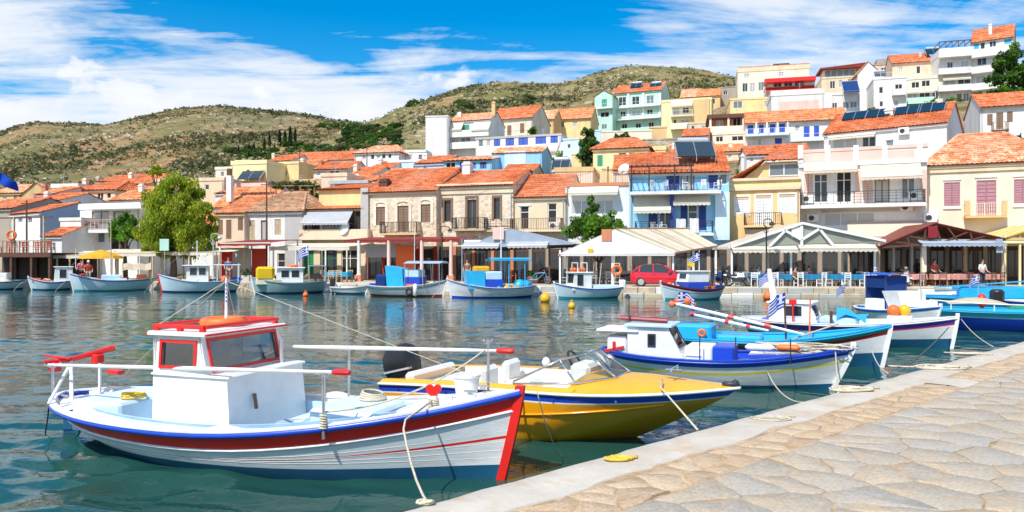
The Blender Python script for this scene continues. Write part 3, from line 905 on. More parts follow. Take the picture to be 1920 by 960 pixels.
    def rect(s, x0, y0, x1, y1, off=0.0):
        xm = (x0+x1)/2
        return (s.at(x0,off), s.at(x1,off), s.z(xm,y1,off), s.z(xm,y0,off))
    def balcony(s, x0, x1, y, d=1.1, h=.95, kind='bars', mat='iron', slab='white_wall', th=.16, y_h=None):
        a, b = s.at(x0,d), s.at(x1,d); z = s.z((x0+x1)/2, y, d)
        mb = MB(); mb.box(a, b, -d, -.003, z-th, z); o = mb.build('balcony', slab, s.t)
        r = MB(); rail(r, a+.05, b-.05, -d+.06, z, h, True, kind, 0, s.lod); r.build('railing', mat, o)
        return o
    def awning(s, x0, x1, y0, y1, proj=1.2, mat='canvas_cream', **kw):
        a, b = s.at(x0,proj), s.at(x1,proj)
        return awning(s.t, a, b, s.z((x0+x1)/2, y0), s.z((x0+x1)/2, y1, proj)+.12, proj, mat, **kw)
    def ac(s, x, y, off=.35):
        ac_unit(s.t, s.at(x,off), -.02, s.z(x,y,off))
    def slab(s, x0, y0, x1, y1, mat, proj=.1, back=-.004, name='trim'):
        a, b, c, d = s.rect(x0,y0,x1,y1,proj)
        mb = MB(); mb.box(a, b, -proj, back, c, d); return mb.build(name, mat, s.t)
    def chimney(s, x, y0, y1, mat='white_wall', w=.6, off=-3):
        a = s.at(x,off); z0, z1 = s.z(x,y1,off), s.z(x,y0,off)
        mb = MB(); mb.box(a-w/2, a+w/2, -off-w/2, -off+w/2, z0-.8, z1); mb.box(a-w/2-.06, a+w/2+.06, -off-w/2-.06, -off+w/2+.06, z1-.18, z1-.08)
        mb.box(a-w/2+.08, a+w/2-.08, -off-w/2+.08, -off+w/2-.08, z1, z1+.12)
        mb.build('chimney', mat, s.t)
    def solar(s, x, y, off=-2.5, **kw):
        solar(s.t, s.at(x,off), -off, s.z(x,y,off), **kw)
    def antenna(s, x, y0, y1, off=-3):
        a = s.at(x,off); z0, z1 = s.z(x,y1,off), s.z(x,y0,off)
        mb = MB(); mb.tube([(a,-off,z0-.5),(a,-off,z1)], .025, 5)
        for k in range(3): mb.beam((a-.5+.1*k,-off,z1-.1-.22*k),(a+.5-.1*k,-off,z1-.1-.22*k), .02)
        mb.build('aerial', 'metal', s.t)
    def dish(s, x, y, off=.3, r=.42):
        a, z = s.at(x,off), s.z(x,y,off)
        mb = MB(Matrix.Translation((a,-off,z)) @ Matrix.Rotation(-.4, 4, 'Z') @ Matrix.Rotation(math.radians(65), 4, 'X'))
        mb.lathe([(.02,.12),(r*.5,.06),(r,-.06),(r,-.08),(r*.5,.03),(.02,.08)], (0,0,0), 14); mb.tube([(0,0,.0),(0,-.3,-.35)], .015, 4)
        mb.build('satellite_dish', 'plastic_white', s.t, smooth=40)

    def shopfront(s, x0, x1, y0=463, n=4, wall='room_brown', frame='wood_dark', dark='pane_dark', piers='brown_grey'):  # wall and pier colours darkened to carry the deep shade under the canopies
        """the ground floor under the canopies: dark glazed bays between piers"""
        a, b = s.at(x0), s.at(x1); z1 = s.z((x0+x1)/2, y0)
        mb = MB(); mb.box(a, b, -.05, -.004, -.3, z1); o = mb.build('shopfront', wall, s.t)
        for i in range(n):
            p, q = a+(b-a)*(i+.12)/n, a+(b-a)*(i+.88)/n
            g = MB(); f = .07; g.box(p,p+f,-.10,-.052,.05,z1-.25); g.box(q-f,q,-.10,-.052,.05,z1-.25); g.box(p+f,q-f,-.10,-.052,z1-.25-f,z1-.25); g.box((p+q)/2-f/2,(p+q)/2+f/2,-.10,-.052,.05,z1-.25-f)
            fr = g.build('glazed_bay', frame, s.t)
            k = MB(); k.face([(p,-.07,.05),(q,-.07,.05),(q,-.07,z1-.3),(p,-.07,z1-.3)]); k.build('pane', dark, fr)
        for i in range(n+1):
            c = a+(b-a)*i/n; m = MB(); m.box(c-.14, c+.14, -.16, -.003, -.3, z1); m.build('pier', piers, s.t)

# ---------------------------------------------------------------- the houses along the harbour front, right to left
def gy(Y, z=.6): return YH + F*(H-z)/Y
ORD = 'first second third fourth fifth sixth seventh eighth ninth tenth eleventh twelfth thirteenth'.split()
G1 = 'houses along the harbour front'
b = B('cream house with mauve shutters and mottled tile roof, rightmost of the harbour front', 1738, 1985, 55, 307, gy(55), -.42, 10, 'pale_cream',
      ('hip', 252, .32, .3), 'tile_mottled', [(1770,342,1800,386,'sh:shutter_mauve'),(1831,338,1868,405,'sh:shutter_mauve'),(1901,336,1935,381,'sh:shutter_mauve'),
      ], group=G1, trim='cream_wall')
b.balcony(1810,1888,404,1.0,.9,'bars','cream_paint','ochre_wall')
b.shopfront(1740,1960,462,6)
for x in (1814,1884): b.slab(x-5,376,x+5,404,'ochre_wall',1.0,-.8,'balcony_post')
b.slab(1738,311,1985,320,'cream_wall',.12); b.ac(1747,412)
for (x,w,y0,y1) in ((1785,34,338,389),(1849,42,333,407),(1918,38,331,385)): b.slab(x-w/2,y0-3,x+w/2,y0,'white_wall',.07,name='lintel'); b.slab(x-w/2,y1,x+w/2,y1+3,'white_wall',.09,name='sill')

b = B('white house behind the pink one with wide orange roof and bare white gable', 1545, 1775, 66, 240, 330, -.66, 11, 'white_wall', ('gable', 205, .3, .42), 'tile_red',
      [(1561,258,1607,278,'gl'),(1616,256,1642,276,'gl'),(1660,262,1676,276,'gr')], group=G1)
b.awning(1550,1640,250,258,.7,'canvas_cream')
b.ac(1694,252)
for x in (1600,1645,1700,1745): b.solar(x, 229-.10*(x-1600), -2.6, w=2.1, l=1.5, tilt=.62, tank=False)
b.chimney(1668, 205, 228, 'white_wall', .7, -3.2)

b = B('white and pink house with long balcony, two cream awnings and pink parapet panels', 1498, 1738, 57, 305, gy(57), -.40, 8, 'white_wall', ('flat', .12, 'white_paint'), wins=[
      (1508,326,1524,380,'sh:pink_wall'),(1526,326,1552,380,'gl'),(1568,322,1597,380,'dk'),(1618,334,1636,378,'sh:pink_wall'),(1640,336,1668,378,'gl:shutter_brown'),(1690,333,1716,372,'gl'),
      (1545,398,1640,424,'cu')], group=G1, trim='white_wall')
for (a0,a1) in ((1505,1548),(1556,1601),(1609,1655),(1663,1715)): b.slab(a0,281,a1,303,'pink_wall',.06,name='parapet_panel')
for x in (1501,1552,1605,1659,1725): b.slab(x-5,272,x+5,306,'white_paint',.16,-.002,name='parapet_pier')
b.slab(1498,275,1740,281,'pink_wall',.10,.25,name='parapet_cap'); b.slab(1498,281,1740,305,'white_wall',.03,.2,name='parapet_wall')
b.slab(1498,302,1740,309,'white_paint',.22,name='cornice')
b.balcony(1500,1736,382,1.3,.95,'sparse','iron','white_paint',.25)
b.awning(1507,1608,308,322,1.1,'canvas_peach'); b.awning(1614,1730,306,334,1.6,'canvas_peach')
b.slab(1604,318,1614,378,'pink_wall',.05,name='pilaster'); b.slab(1726,318,1738,378,'pink_wall',.05,name='pilaster')
for x,y in ((1514,380),(1716,374),(1524,416),(1700,396),(1745,416)): b.ac(x,y,.4)
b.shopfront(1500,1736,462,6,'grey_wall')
b.slab(1540,392,1715,397,'grey_wall',.05)
b.awning(1590,1735,416,446,2.2,'canvas_peach')

b = B('orange yellow house with white closed shutters and glazed attic dormer', 1367, 1500, 58, 352, gy(58), -.34, 9, 'orange_wall', ('flat', .6, 'yellow_wall'), wins=[
      (1379,373,1404,402,'sh:white_paint'),(1417,370,1446,424,'sh:white_paint'),(1461,368,1491,399,'sh:white_paint')], group=G1)
b.slab(1365,350,1501,356,'peach_wall',.2,name='cornice'); b.slab(1365,333,1501,338,'peach_wall',.25,.5,name='cornice'); b.slab(1367,338,1500,350,'yellow_wall',.04,.3,name='parapet_wall')
for (x0,x1,y0,y1) in ((1376,1407,369,405),(1414,1449,366,426),(1458,1494,364,402)):
    b.slab(x0,y0,x0+3,y1,'white_paint',.05,name='surround'); b.slab(x1-3,y0,x1,y1,'white_paint',.05,name='surround'); b.slab(x0,y0-3,x1,y0,'white_paint',.06,name='surround')
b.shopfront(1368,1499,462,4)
b.balcony(1394,1466,422,.9,.95,'bars','iron','orange_wall'); b.slab(1398,430,1462,448,'peach_wall',.5,name='balcony_bracket')
# attic with dormer window
w_, d_ = b.w, b.dep
a0, a1 = b.at(1438,-2), b.at(1501,-2); z0, z1 = b.z(1470,335,-2), b.z(1470,303,-2)
mb = MB(); mb.box(a0, a1, 2, 7, z0-.5, z1); mb.prism([(.1,2.0,b.h+.3),(a0,2.0,b.h+.3),(a0,2.0,z1+.1)], (0,.3,0)); mb.build('attic', 'yellow_wall', b.t)
mb = MB(); q0,q1,q2,q3 = a0+.15,a1-.1,z0+.2,z1-.15; f=.08
mb.box(q0,q1,1.93,1.99,q3-f,q3); mb.box(q0,q1,1.93,1.99,q2,q2+f)
for k in range(3): mb.box(q0+(q1-q0-f)*k/2,q0+(q1-q0-f)*k/2+f,1.93,1.99,q2+f,q3-f)
o = mb.build('window','white_paint',b.t); mb = MB(); mb.face([(q0,1.97,q2),(q1,1.97,q2),(q1,1.97,q3),(q0,1.97,q3)]); mb.build('pane','pane_grey',o)
mb = MB(); tile_roof(mb,(a0-.4,1.5,z1+.05),(a1+.2,1.5,z1+.05),(a1+.2,6.5,z1+1.5),(a0+.6,6.5,z1+1.5)); tile_roof(mb,(-.1,7.5,b.h+.2),(-.1,.3,b.h+.7),(a0-.4,1.5,z1+.05),(a0+.6,6.5,z1+1.5)); mb.build('roof','tile_red',b.t,kind='stuff')

b = B('blue house with dark pergola terrace over two cream roller awnings', 1180, 1367, 58, 322, gy(58), -.20, 9, 'skyblue_wall', ('gable', 288, .5, .6), 'tile_red', [
      (1250,322,1274,356,'sh:door_blue'),(1276,324,1302,356,'gl:door_blue'),(1328,318,1346,353,'sh:door_blue'),(1349,322,1364,346,'gr'),
      (1216,396,1233,436,'sh:door_blue'),(1236,398,1258,436,'gl'),(1276,384,1289,434,'sh:door_blue'),(1290,384,1308,434,'gl'),(1310,382,1324,432,'sh:door_blue'),], group=G1, trim='white_wall')
b.balcony(1181,1352,358,1.6,.95,'mid','dark_metal','white_wall',.22)
b.balcony(1190,1338,437,1.3,.9,'sparse','dark_metal','white_wall',.2)
b.awning(1188,1258,362,398,1.2,'canvas_cream'); b.awning(1262,1332,360,383,1.1,'canvas_cream')
b.slab(1256,358,1264,436,'door_blue',.9,.0,'privacy_screen')
b.slab(1341,360,1368,450,'paleblue_wall',.35,name='stair_bay')
b.solar(1306, 300, -1.4, w=3.0, l=2.0, tilt=.75, yaw=.15)
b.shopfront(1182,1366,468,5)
b.dish(1169, 316, -2.0, .5); b.chimney(1392,290,302,'white_wall',.25,-4)
def pergola():
    mb = MB(); z0 = b.z(1240,358,1.5); z1 = b.z(1240,311,1.5); xs = [b.at(x,1.5) for x in (1184,1217,1265,1296)]
    for x in xs: mb.beam((x,-1.5,z0),(x,-1.5,z1),.10)
    mb.beam((xs[0]-.2,-1.5,z1),(xs[-1]+.2,-1.5,z1),.12); mb.beam((xs[0]-.2,-.05,z1+.15),(xs[-1]+.2,-.05,z1+.15),.12)
    for k in range(12): x = xs[0]+(xs[-1]-xs[0])*k/11; mb.beam((x,-1.7,z1+.08),(x,-.02,z1+.22),.05,.1)
    mb.build('pergola','dark_metal',b.t)
pergola()
def plastic_chair():
    t = thing('balcony_chair','','chair'); mb = MB()
    mb.box(-.22,.22,-.22,.22,.42,.45); mb.build('seat','plastic_white',t)
    mb = MB()
    for k in range(4): mb.box(-.2+.11*k,-.13+.11*k,.2,.23,.45,.82)
    mb.box(-.22,.22,.195,.235,.8,.86); mb.build('backrest','plastic_white',t)
    for sx in (-.2,.2):
        for sy in (-.2,.2):
            mb = MB(); mb.beam((sx,sy,.42),(sx*1.15,sy*1.1,0),.035); mb.build('leg','plastic_white',t)
        mb = MB(); mb.beam((sx,-.2,.64),(sx,.22,.66),.04); mb.beam((sx,-.2,.42),(sx,-.2,.64),.03); mb.build('armrest','plastic_white',t)
    return t
PCH = plastic_chair(); n_pch = 0
def bal_chair(bb, x, y, off, rz, label):
    global n_pch
    p = bb.C + bb.d*(bb.s0+bb.at(x,off)) - bb.nb*off; z = bb.zb + bb.z(x,y,off)
    place(PCH, n_pch, (p.x,p.y,z), rz+bb.a, label, 'white plastic balcony chairs'); n_pch += 1
for k,(x,rz) in enumerate(((1223,.5),(1246,-1.2),(1286,1.3),(1322,2.6),(1346,-.7))): bal_chair(b,x,358,.8,rz,ORD[k]+' white plastic chair from the left on the upper balcony of the blue house')
for k,(x,rz) in enumerate(((1226,.4),(1243,2.2))): bal_chair(b,x,437,.6,rz,ORD[k]+' white plastic chair from the left on the lower balcony of the blue house')
def towel(bb, x0, x1, y0, y1, off, label, name='towel'):
    a0,a1 = bb.at(x0,off), bb.at(x1,off); z1, z0 = bb.z(x0,y0,off), bb.z(x0,y1,off)
    mb = MB(); rows = []
    for j in range(5): rows.append([(a0+(a1-a0)*i/6, -off-.03*math.sin(i*1.7+j*.5)-.02*j, z1+(z0-z1)*j/4+.02*math.sin(i*2)) for i in range(7)])
    mb.grid(rows)
    mb.grid([[(p[0],-off+.07,p[2]) for p in rows[1]],[(p[0],-off+.02,p[2]+.02) for p in rows[0]],rows[0]])
    o = mb.build(name,'towel_white'); o.location = bb.t.location; o.rotation_euler = bb.t.rotation_euler
    tag(o,label,'towel','towels over the balcony rail')
towel(b,1268,1286,411,440,1.36,'broader white towel hanging on the lower rail of the blue house'); towel(b,1293,1310,410,436,1.36,'narrower white towel hanging on the lower rail of the blue house, nearer the stair bay')

b = B('small white house with brick red roof railing behind the oleander', 1060, 1182, 61, 345, gy(61), -.22, 8, 'white_wall', ('flat', .1, 'brick_wall'), wins=[
      (1072,376,1108,402,'cu'),(1118,376,1150,402,'cu')], group=G1)
mb = MB(); rail(mb, .1, b.w-.1, .1, b.h, 1.0, False, 'bars', 0, 1); mb.build('railing','brick_wall',b.t)
b.shopfront(1062,1180,470,4)
b.awning(1066,1158,352,364,.9,'canvas_cream'); b.slab(1060,344,1182,349,'brick_wall',.1,name='cornice')

b = B('narrow cream house with two dark balcony doors left of the oleander', 962, 1060, 62, 368, gy(62), -.30, 8, 'cream_wall', ('gable', 330, .3), 'tile_red', [
      (975,386,992,430,'dk'),(1027,381,1044,428,'dk')], group=G1)
b.shopfront(964,1059,466,3)
b.balcony(955,1052,431,.9,.95,'bars','shutter_brown','cream_wall',.15); b.ac(1037,430,.6); b.slab(971,383,996,386,'white_wall',.05,name='lintel')

b = B('rubble stone house with brown shutters, nearest the blue grey gabled cafe canopy', 818, 962, 63.5, 348, gy(63.5), -.33, 9, 'rubble_stone', ('gable', 322, .35), 'tile_red', [
      (832,376,846,416,'gl1:shutter_brown'),(876,374,893,428,'gl1:shutter_brown'),(925,371,938,411,'gl1:shutter_brown'),(843,354,856,359,'dk'),(936,350,949,355,'dk'),], th=.3, group=G1, trim='cream_wall')
for (x0,x1,y0,y1) in ((830,848,373,417),(873,896,369,428),(923,940,368,412)):
    b.slab(x0-1,y0-2,x1+1,y0+2,'shutter_brown',.06,name='lintel'); b.slab(x0-1,y0,x0+3,y1,'shutter_brown',.05,name='surround'); b.slab(x1-3,y0,x1+1,y1,'shutter_brown',.05,name='surround')
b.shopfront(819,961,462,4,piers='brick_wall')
b.slab(818,343,962,363,'cream_wall',.10,name='cornice')
b.balcony(846,908,429,.9,.95,'bars','iron','wood_pale'); b.balcony(908,962,431,.5,.9,'sparse','iron','wood_pale'); b.chimney(877,306,330,'white_wall',.75,-4)
b = B('rubble stone house with arched surrounds and three closed brown shutters', 684, 818, 65, 358, gy(65), -.33, 10, 'rubble_stone', ('gable', 319, .35), 'tile_red', [
      (705,388,722,422,'sh:shutter_brown'),(745,386,766,434,'sh:shutter_brown'),(789,383,807,417,'sh:shutter_brown')], th=.25, group=G1, trim='cream_wall')
for (x0,x1,y0,y1) in ((702,725,384,424),(742,769,382,434),(786,810,379,419)):
    b.slab(x0-2,y0,x0+3,y1,'pale_cream',.06,name='surround'); b.slab(x1-3,y0,x1+2,y1,'pale_cream',.06,name='surround')
    r_ = b.rect(x0-2,y0,x1+2,y0+1); c_ = (r_[0]+r_[1])/2; w2 = (r_[1]-r_[0])/2; mb = MB()
    for k in range(8):
        t0,t1 = math.pi*k/8, math.pi*(k+1)/8; q = lambda t,r: (c_-math.cos(t)*w2*r, -.07, r_[3]-.05+math.sin(t)*.32*r)
        mb.prism([q(t0,1),q(t1,1),q(t1,.72),q(t0,.72)],(0,.066,0))
    mb.build('arch','pale_cream',b.t)
b.shopfront(690,817,462,4,piers='red_wall')
b.balcony(711,781,437,.9,.95,'bars','iron','ochre_wall'); b.slab(684,445,818,451,'ochre_wall',.05,name='string_course')
b.slab(676,352,690,450,'grey_wall',.25,name='corner_pier'); b.chimney(722,338,352,'wood_dark',.8,-1.2)

b = B('cafe house with grey roller awning, satellite dish and orange tile edge', 560, 684, 67, 393, gy(67), -.24, 8, 'cream_wall', ('shed', 384), 'tile_orange', [
      (566,405,600,434,'dk:shutter_brown'),(604,405,648,434,'gl:shutter_brown'),(652,395,678,434,'dk:shutter_brown'),(570,470,588,528,'sh:green_paint'),(600,468,632,528,'gl:green_paint'),(640,468,672,528,'dk')], group=G1)
b.awning(563,652,394,420,1.2,'canvas_grey'); b.dish(644,428,.8,.62); b.balcony(560,690,446,.9,.75,'solid','peach_wall','peach_wall')
b2 = B('yellow upper storey with red edge behind the cafe house', 598, 684, 72, 355, 392, -.24, 7, 'yellow_wall', ('shed', 346), 'tile_red', [], group=G1)

b = B('low white house with old mottled tile roof and three brown doors', 457, 566, 68, 398, gy(68), -.24, 9, 'white_wall', ('hip', 362, .25, .35), 'tile_old', [
      (466,413,478,450,'sh:wood_pale'),(489,413,502,450,'cu:shutter_brown'),(515,411,527,440,'sh:wood_pale'),(470,475,500,528,'dk'),(520,475,548,528,'dk')], group=G1)
b.slab(534,400,567,520,'grey_wall',.02,name='side_wall')
b = B('peach house with brown doors and red roof beside the willow', 405, 458, 68.5, 399, gy(68.5), -.24, 9, 'peach_wall', ('gable', 370, .3), 'tile_orange', [
      (424,412,434,448,'sh:shutter_brown'),(446,409,456,432,'sh:shutter_brown'),(409,412,418,440,'sh:shutter_brown'),(415,475,445,528,'dk')], group=G1)
b = B('house behind the peach one with sloped white gable parapet and tall chimney', 398, 500, 78, 388, 410, -.24, 8, 'white_wall', ('gable', 350, .2), 'tile_orange', [(410,393,420,402,'gl')], group=G1)
b.slab(424,329,433,378,'white_wall',-.2,.7,'chimney'); b.slab(425,316,432,329,'wood_dark',-.3,.6,'chimney_cap'); b.slab(440,343,502,350,'pink_wall',-1.5,2.0,'parapet_wall')

b = B('white modern house with flat slab roof left of the willow', 150, 262, 70, 392, gy(70), -.28, 8, 'white_wall', ('flat', .55, 'white_paint'), wins=[
      (172,396,205,420,'gl:shutter_brown'),(212,396,245,420,'gl:shutter_brown'),(164,432,196,455,'gr'),(205,440,240,470,'dk')], group=G1)
b.slab(146,384,264,392,'white_paint',1.6,.2,'roof_slab'); b.balcony(146,262,430,1.3,.9,'sparse','pink_wall','white_wall',.3)
b = B('white annex with open terrace at the foot of the grey blue gable', 113, 152, 69, 414, gy(69), -.28, 7, 'white_wall', ('flat', .3), wins=[(124,430,133,454,'gr'),(138,470,150,500,'dk')], group=G1)
b = B('house with grey blue gable end and orange roof at far left', 21, 75, 72, 400, gy(72), -.62, 7, 'white_wall', ('gable', 384, .3), 'tile_red', [(34,405,42,418,'gl'),(52,405,60,418,'gl')], group=G1)
mb = MB(); w_,d_,h_ = b.w,b.dep,b.h; mb.prism([(w_+.004,0,-1),(w_+.004,d_,-1),(w_+.004,d_,h_),(w_+.004,d_/2,h_+b.zr-.05),(w_+.004,0,h_)],(.05,0,0)); mb.build('gable_cladding','greyblue_wall',b.t)
b = B('low house with small orange roof below the grey blue gable', 80, 116, 67, 442, gy(67), -.3, 6, 'white_wall', ('gable', 420, .3), 'tile_red', [(90,455,104,470,'gl')], group=G1)
b = B('brown stone house with orange roof at the left picture edge', -60, 22, 76, 392, gy(76), -.4, 8, 'brown_grey', ('gable', 374, .3), 'tile_red', [], group=G1)
b = B('low white house half hidden behind the willow tree', 262, 400, 72, 425, gy(72), -.25, 7, 'white_wall', ('gable', 400, .3), 'tile_orange', [(290,435,305,455,'sh:shutter_brown'),(340,435,355,455,'sh:shutter_brown')], group=G1)

# ---------------------------------------------------------------- the houses up the hillside
G2 = 'houses up the hillside'
HS = []
def HB(label, x0, x1, Y, ye, yb, wall, roof, tile='tile_red', wins=(), a=-.3, dep=8, **kw):
    b = B(label, x0, x1, Y, ye, yb, a, dep, wall, roof, tile, wins, .12, 'house', 'house', G2, **kw); HS.append(b)
    if R.random() < .4 and x1-x0 > 26: xa = x0+(x1-x0)*R.uniform(.3,.8); b.antenna(xa, ye-R.uniform(16,26), ye+4, -2)
    if R.random() < .35 and x1-x0 > 30 and roof[0] != 'flat': xc = x0+(x1-x0)*R.uniform(.2,.7); b.chimney(xc, roof[1]-R.uniform(2,6), ye-2, R.choice(['white_wall','pale_cream','brick_wall']), .5, -2.5)
    return b
S, GL, DK = 'sh:shutter_brown', 'gl', 'dk'
# top right
b = HB('topmost white apartment block with blue shutters and orange roof', 1821, 1900, 128, 74, 195, 'white_wall', ('gable', 52, .4), wins=[
    (1838,79,1847,92,GL),(1855,76,1868,88,GL),(1826,78,1836,92,'sh:cyan_paint'),(1883,68,1897,82,'sh:cyan_paint'),(1832,108,1850,122,GL),(1860,106,1876,120,'cu'),(1830,142,1846,156,GL),(1858,140,1872,152,GL)], a=-.62, dep=11)
for y in (102,132,164): b.balcony(1820,1899,y,1.4,1.0,'solid','white_wall','white_wall')
b = HB('white apartment block with stacked terraces below the topmost block', 1762, 1821, 130, 99, 198, 'white_wall', ('flat', .9), wins=[
    (1776,116,1787,130,GL),(1802,114,1816,128,GL),(1770,146,1792,162,GL),(1796,144,1820,160,GL),(1794,175,1804,192,GL),(1806,174,1817,190,GL)], a=-.3)
for y in (104,136,168): b.balcony(1760,1822,y,1.3,.9,'solid','white_wall','white_wall')
b.awning(1768,1821,138,149,1.0,'canvas_cream')
mb = MB()
for k in range(6):
    x = b.w*k/5; mb.beam((x,.1,b.h),(x,.1,b.h+2.1),.1); mb.beam((x,.0,b.h+2.1),(x,4,b.h+2.1),.1)
mb.beam((0,.1,b.h+2.1),(b.w,.1,b.h+2.1),.14); mb.build('roof_pergola','wood_dark',b.t); b.antenna(1795,66,98)
b = HB('peach house with orange roof beside the terraced white block', 1673, 1748, 138, 116, 160, 'peach_wall', ('gable', 103, .4), wins=[(1684,126,1693,136,'cu'),(1718,124,1726,138,GL)], a=-.3)
b.solar(1752,104,-1.0,w=2.6,l=2.2,tilt=.7)
b = HB('cream house with wide dark windows and pale green lower floor', 1698, 1768, 131, 148, 203, 'pale_cream', ('flat', .5), wins=[(1709,154,1724,165,DK),(1728,151,1744,162,DK),(1702,174,1720,190,GL),(1724,173,1744,189,GL),(1748,170,1760,186,GL)])
b.balcony(1698,1752,192,1.2,.9,'solid','mint_wall','mint_wall'); b.awning(1698,1752,168,174,1.0,'canvas_cream')
b = HB('white cube house with flat roof terrace and small dark windows', 1638, 1700, 128, 148, 208, 'white_wall', ('flat', .3), wins=[(1648,163,1656,175,GL),(1678,158,1692,174,DK),(1649,190,1656,200,GL),(1676,188,1685,200,GL)])
b.balcony(1674,1698,176,1.0,.9,'solid','white_wall','white_wall'); mb = MB(); rail(mb,.1,b.w-.1,.1,b.h+.3,.9,False,'sparse',0,2); mb.build('railing','white_paint',b.t); b.solar(1652,146,-2.0,w=2.0,l=1.6)
b = HB('tall narrow white house showing its plain pointed gable', 1608, 1652, 136, 138, 212, 'white_wall', ('front', 116, .45), 'tile_orange', a=-.2)
b = HB('cream house with brown flat roof over a glazed top floor', 1540, 1622, 148, 146, 180, 'cream_wall', ('flat', .3), wins=[(1556,152,1566,166,GL),(1572,150,1580,164,GL),(1590,148,1612,170,DK)], a=-.25)
b2 = b; w_ = b.w; mb = MB(); mb.box(.6,w_,1.2,6,b.h,b.h+2.0); mb.build('upper_floor','pale_cream',b.t)
for k in range(6):
    mb = MB(); mb.box(.9+k*(w_-1.2)/6,.9+(k+.85)*(w_-1.2)/6,1.12,1.19,b.h+.5,b.h+1.8); mb.build('window','pane_grey',b.t)
mb = MB(); mb.hexa([(-.2,.2,b.h+2.0),(w_+.6,.2,b.h+2.0),(w_+.6,6.5,b.h+2.0),(-.2,6.5,b.h+2.0),(-.2,.2,b.h+2.25),(w_+.6,.2,b.h+2.9),(w_+.6,6.5,b.h+2.9),(-.2,6.5,b.h+2.25)]); mb.build('roof','maroon_wall',b.t)
b = HB('house under construction with cluttered brown rooftop on the skyline', 1640, 1680, 155, 122, 150, 'peach_wall', ('flat', .4, 'brown_grey'), wins=[(1652,127,1662,136,DK)]); b.slab(1644,110,1676,122,'brown_grey',-1,4,'roof_store'); b.antenna(1655,98,112)
b = HB('long white house with low white parapet above the blue shuttered hotel', 1446, 1545, 124, 178, 222, 'white_wall', ('flat', .9), wins=[(1560,192,1570,203,GL)], a=-.25, dep=9); b.slab(1462,189,1535,216,'pink_wall',.03,name='shaded_wall_tint')  # pink slab paints the shaded stretch of wall under the parapet
b = HB('white house with wide windows left of the tall pointed gable', 1545, 1612, 124, 178, 222, 'white_wall', ('flat', .5), wins=[(1580,191,1592,203,'gr'),(1594,190,1607,202,'gr'),(1556,194,1566,204,GL)], a=-.25)
b.awning(1582,1612,152,172,2.0,'canvas_navy')
b = HB('cream apartment house with orange roof edge left on the skyline', 1383, 1518, 158, 132, 188, 'pale_cream', ('flat', .9, 'cream_wall'), wins=[(1392,156,1402,172,GL),(1406,156,1416,172,'cu'),(1422,154,1432,170,GL),(1395,138,1405,146,'cu'),(1460,135,1470,144,GL)], a=-.25, dep=10)
b.slab(1384,122,1518,127,'tile_orange',-.5,5,'roof'); b.slab(1450,119,1480,124,'solar',-1,2,'solar_panel')
b = HB('terrace house with red canopy and red awning on the upper slope', 1438, 1528, 146, 154, 186, 'white_wall', ('flat', .1), wins=[(1450,156,1466,166,GL),(1470,155,1486,165,GL),(1490,154,1508,164,GL),(1450,176,1470,184,DK),(1480,175,1505,183,DK)], a=-.25)
b.slab(1434,145,1530,152,'red_paint',1.8,2,'roof'); b.awning(1436,1528,162,171,1.2,'cloth_red')
b = HB('plain yellow house with two small windows under the red awning terrace', 1369, 1462, 136, 186, 226, 'yellow_wall', ('flat', .3), wins=[(1375,190,1392,203,'gr'),(1433,189,1443,200,GL)], a=-.2)
b = HB('brown house of dark boards beyond the yellow terrace house', 1348, 1384, 170, 164, 198, 'brown_grey', ('flat', .2), wins=[(1356,170,1364,178,DK)])
b = HB('low house with pink roof right of the mint hotel', 1276, 1312, 172, 182, 205, 'pink_wall', ('gable', 168, .3), 'tile_mottled', wins=[(1286,188,1292,196,GL)])
b = HB('ochre house with terracotta roof beyond the yellow balcony house', 1306, 1350, 165, 180, 205, 'ochre_wall', ('gable', 168, .3), 'tile_orange', wins=[(1318,186,1326,196,GL),(1334,185,1341,195,GL)])
b = HB('blue and white hotel with long balcony and blue shutters', 1398, 1590, 105, 226, 290, 'white_wall', ('gable', 208, .5), 'tile_orange', wins=[
    (1402,233,1413,251,'sh:shutter_blue'),(1423,232,1432,250,'sh:shutter_blue'),(1443,231,1454,249,'sh:shutter_blue'),(1461,230,1472,248,'sh:shutter_blue'),(1507,237,1518,257,'sh:shutter_blue'),(1526,236,1536,256,'sh:shutter_blue'),
    (1453,259,1466,280,'sh:shutter_blue'),(1420,260,1428,272,'cu'),(1490,233,1500,246,'cu'),(1549,240,1558,250,GL)], a=-.28, dep=8)
b.balcony(1398,1480,252,1.2,.9,'mid','white_paint','paleblue_wall'); b.balcony(1482,1560,262,1.0,.9,'mid','white_paint','paleblue_wall')
for x in (1418,1438,1458,1477): b.slab(x-1.5,229,x+1.5,252,'white_paint',1.15,-1.0,'balcony_post')
b = HB('white house with three brown shutters and orange roof, far right', 1838, 1960, 86, 196, 262, 'white_wall', ('gable', 176, .5), 'tile_red', wins=[(1851,214,1861,235,S),(1868,211,1881,242,S),(1888,209,1899,229,S)], a=-.35)
b.balcony(1862,1892,243,.9,.9,'bars','shutter_brown','wood_dark')
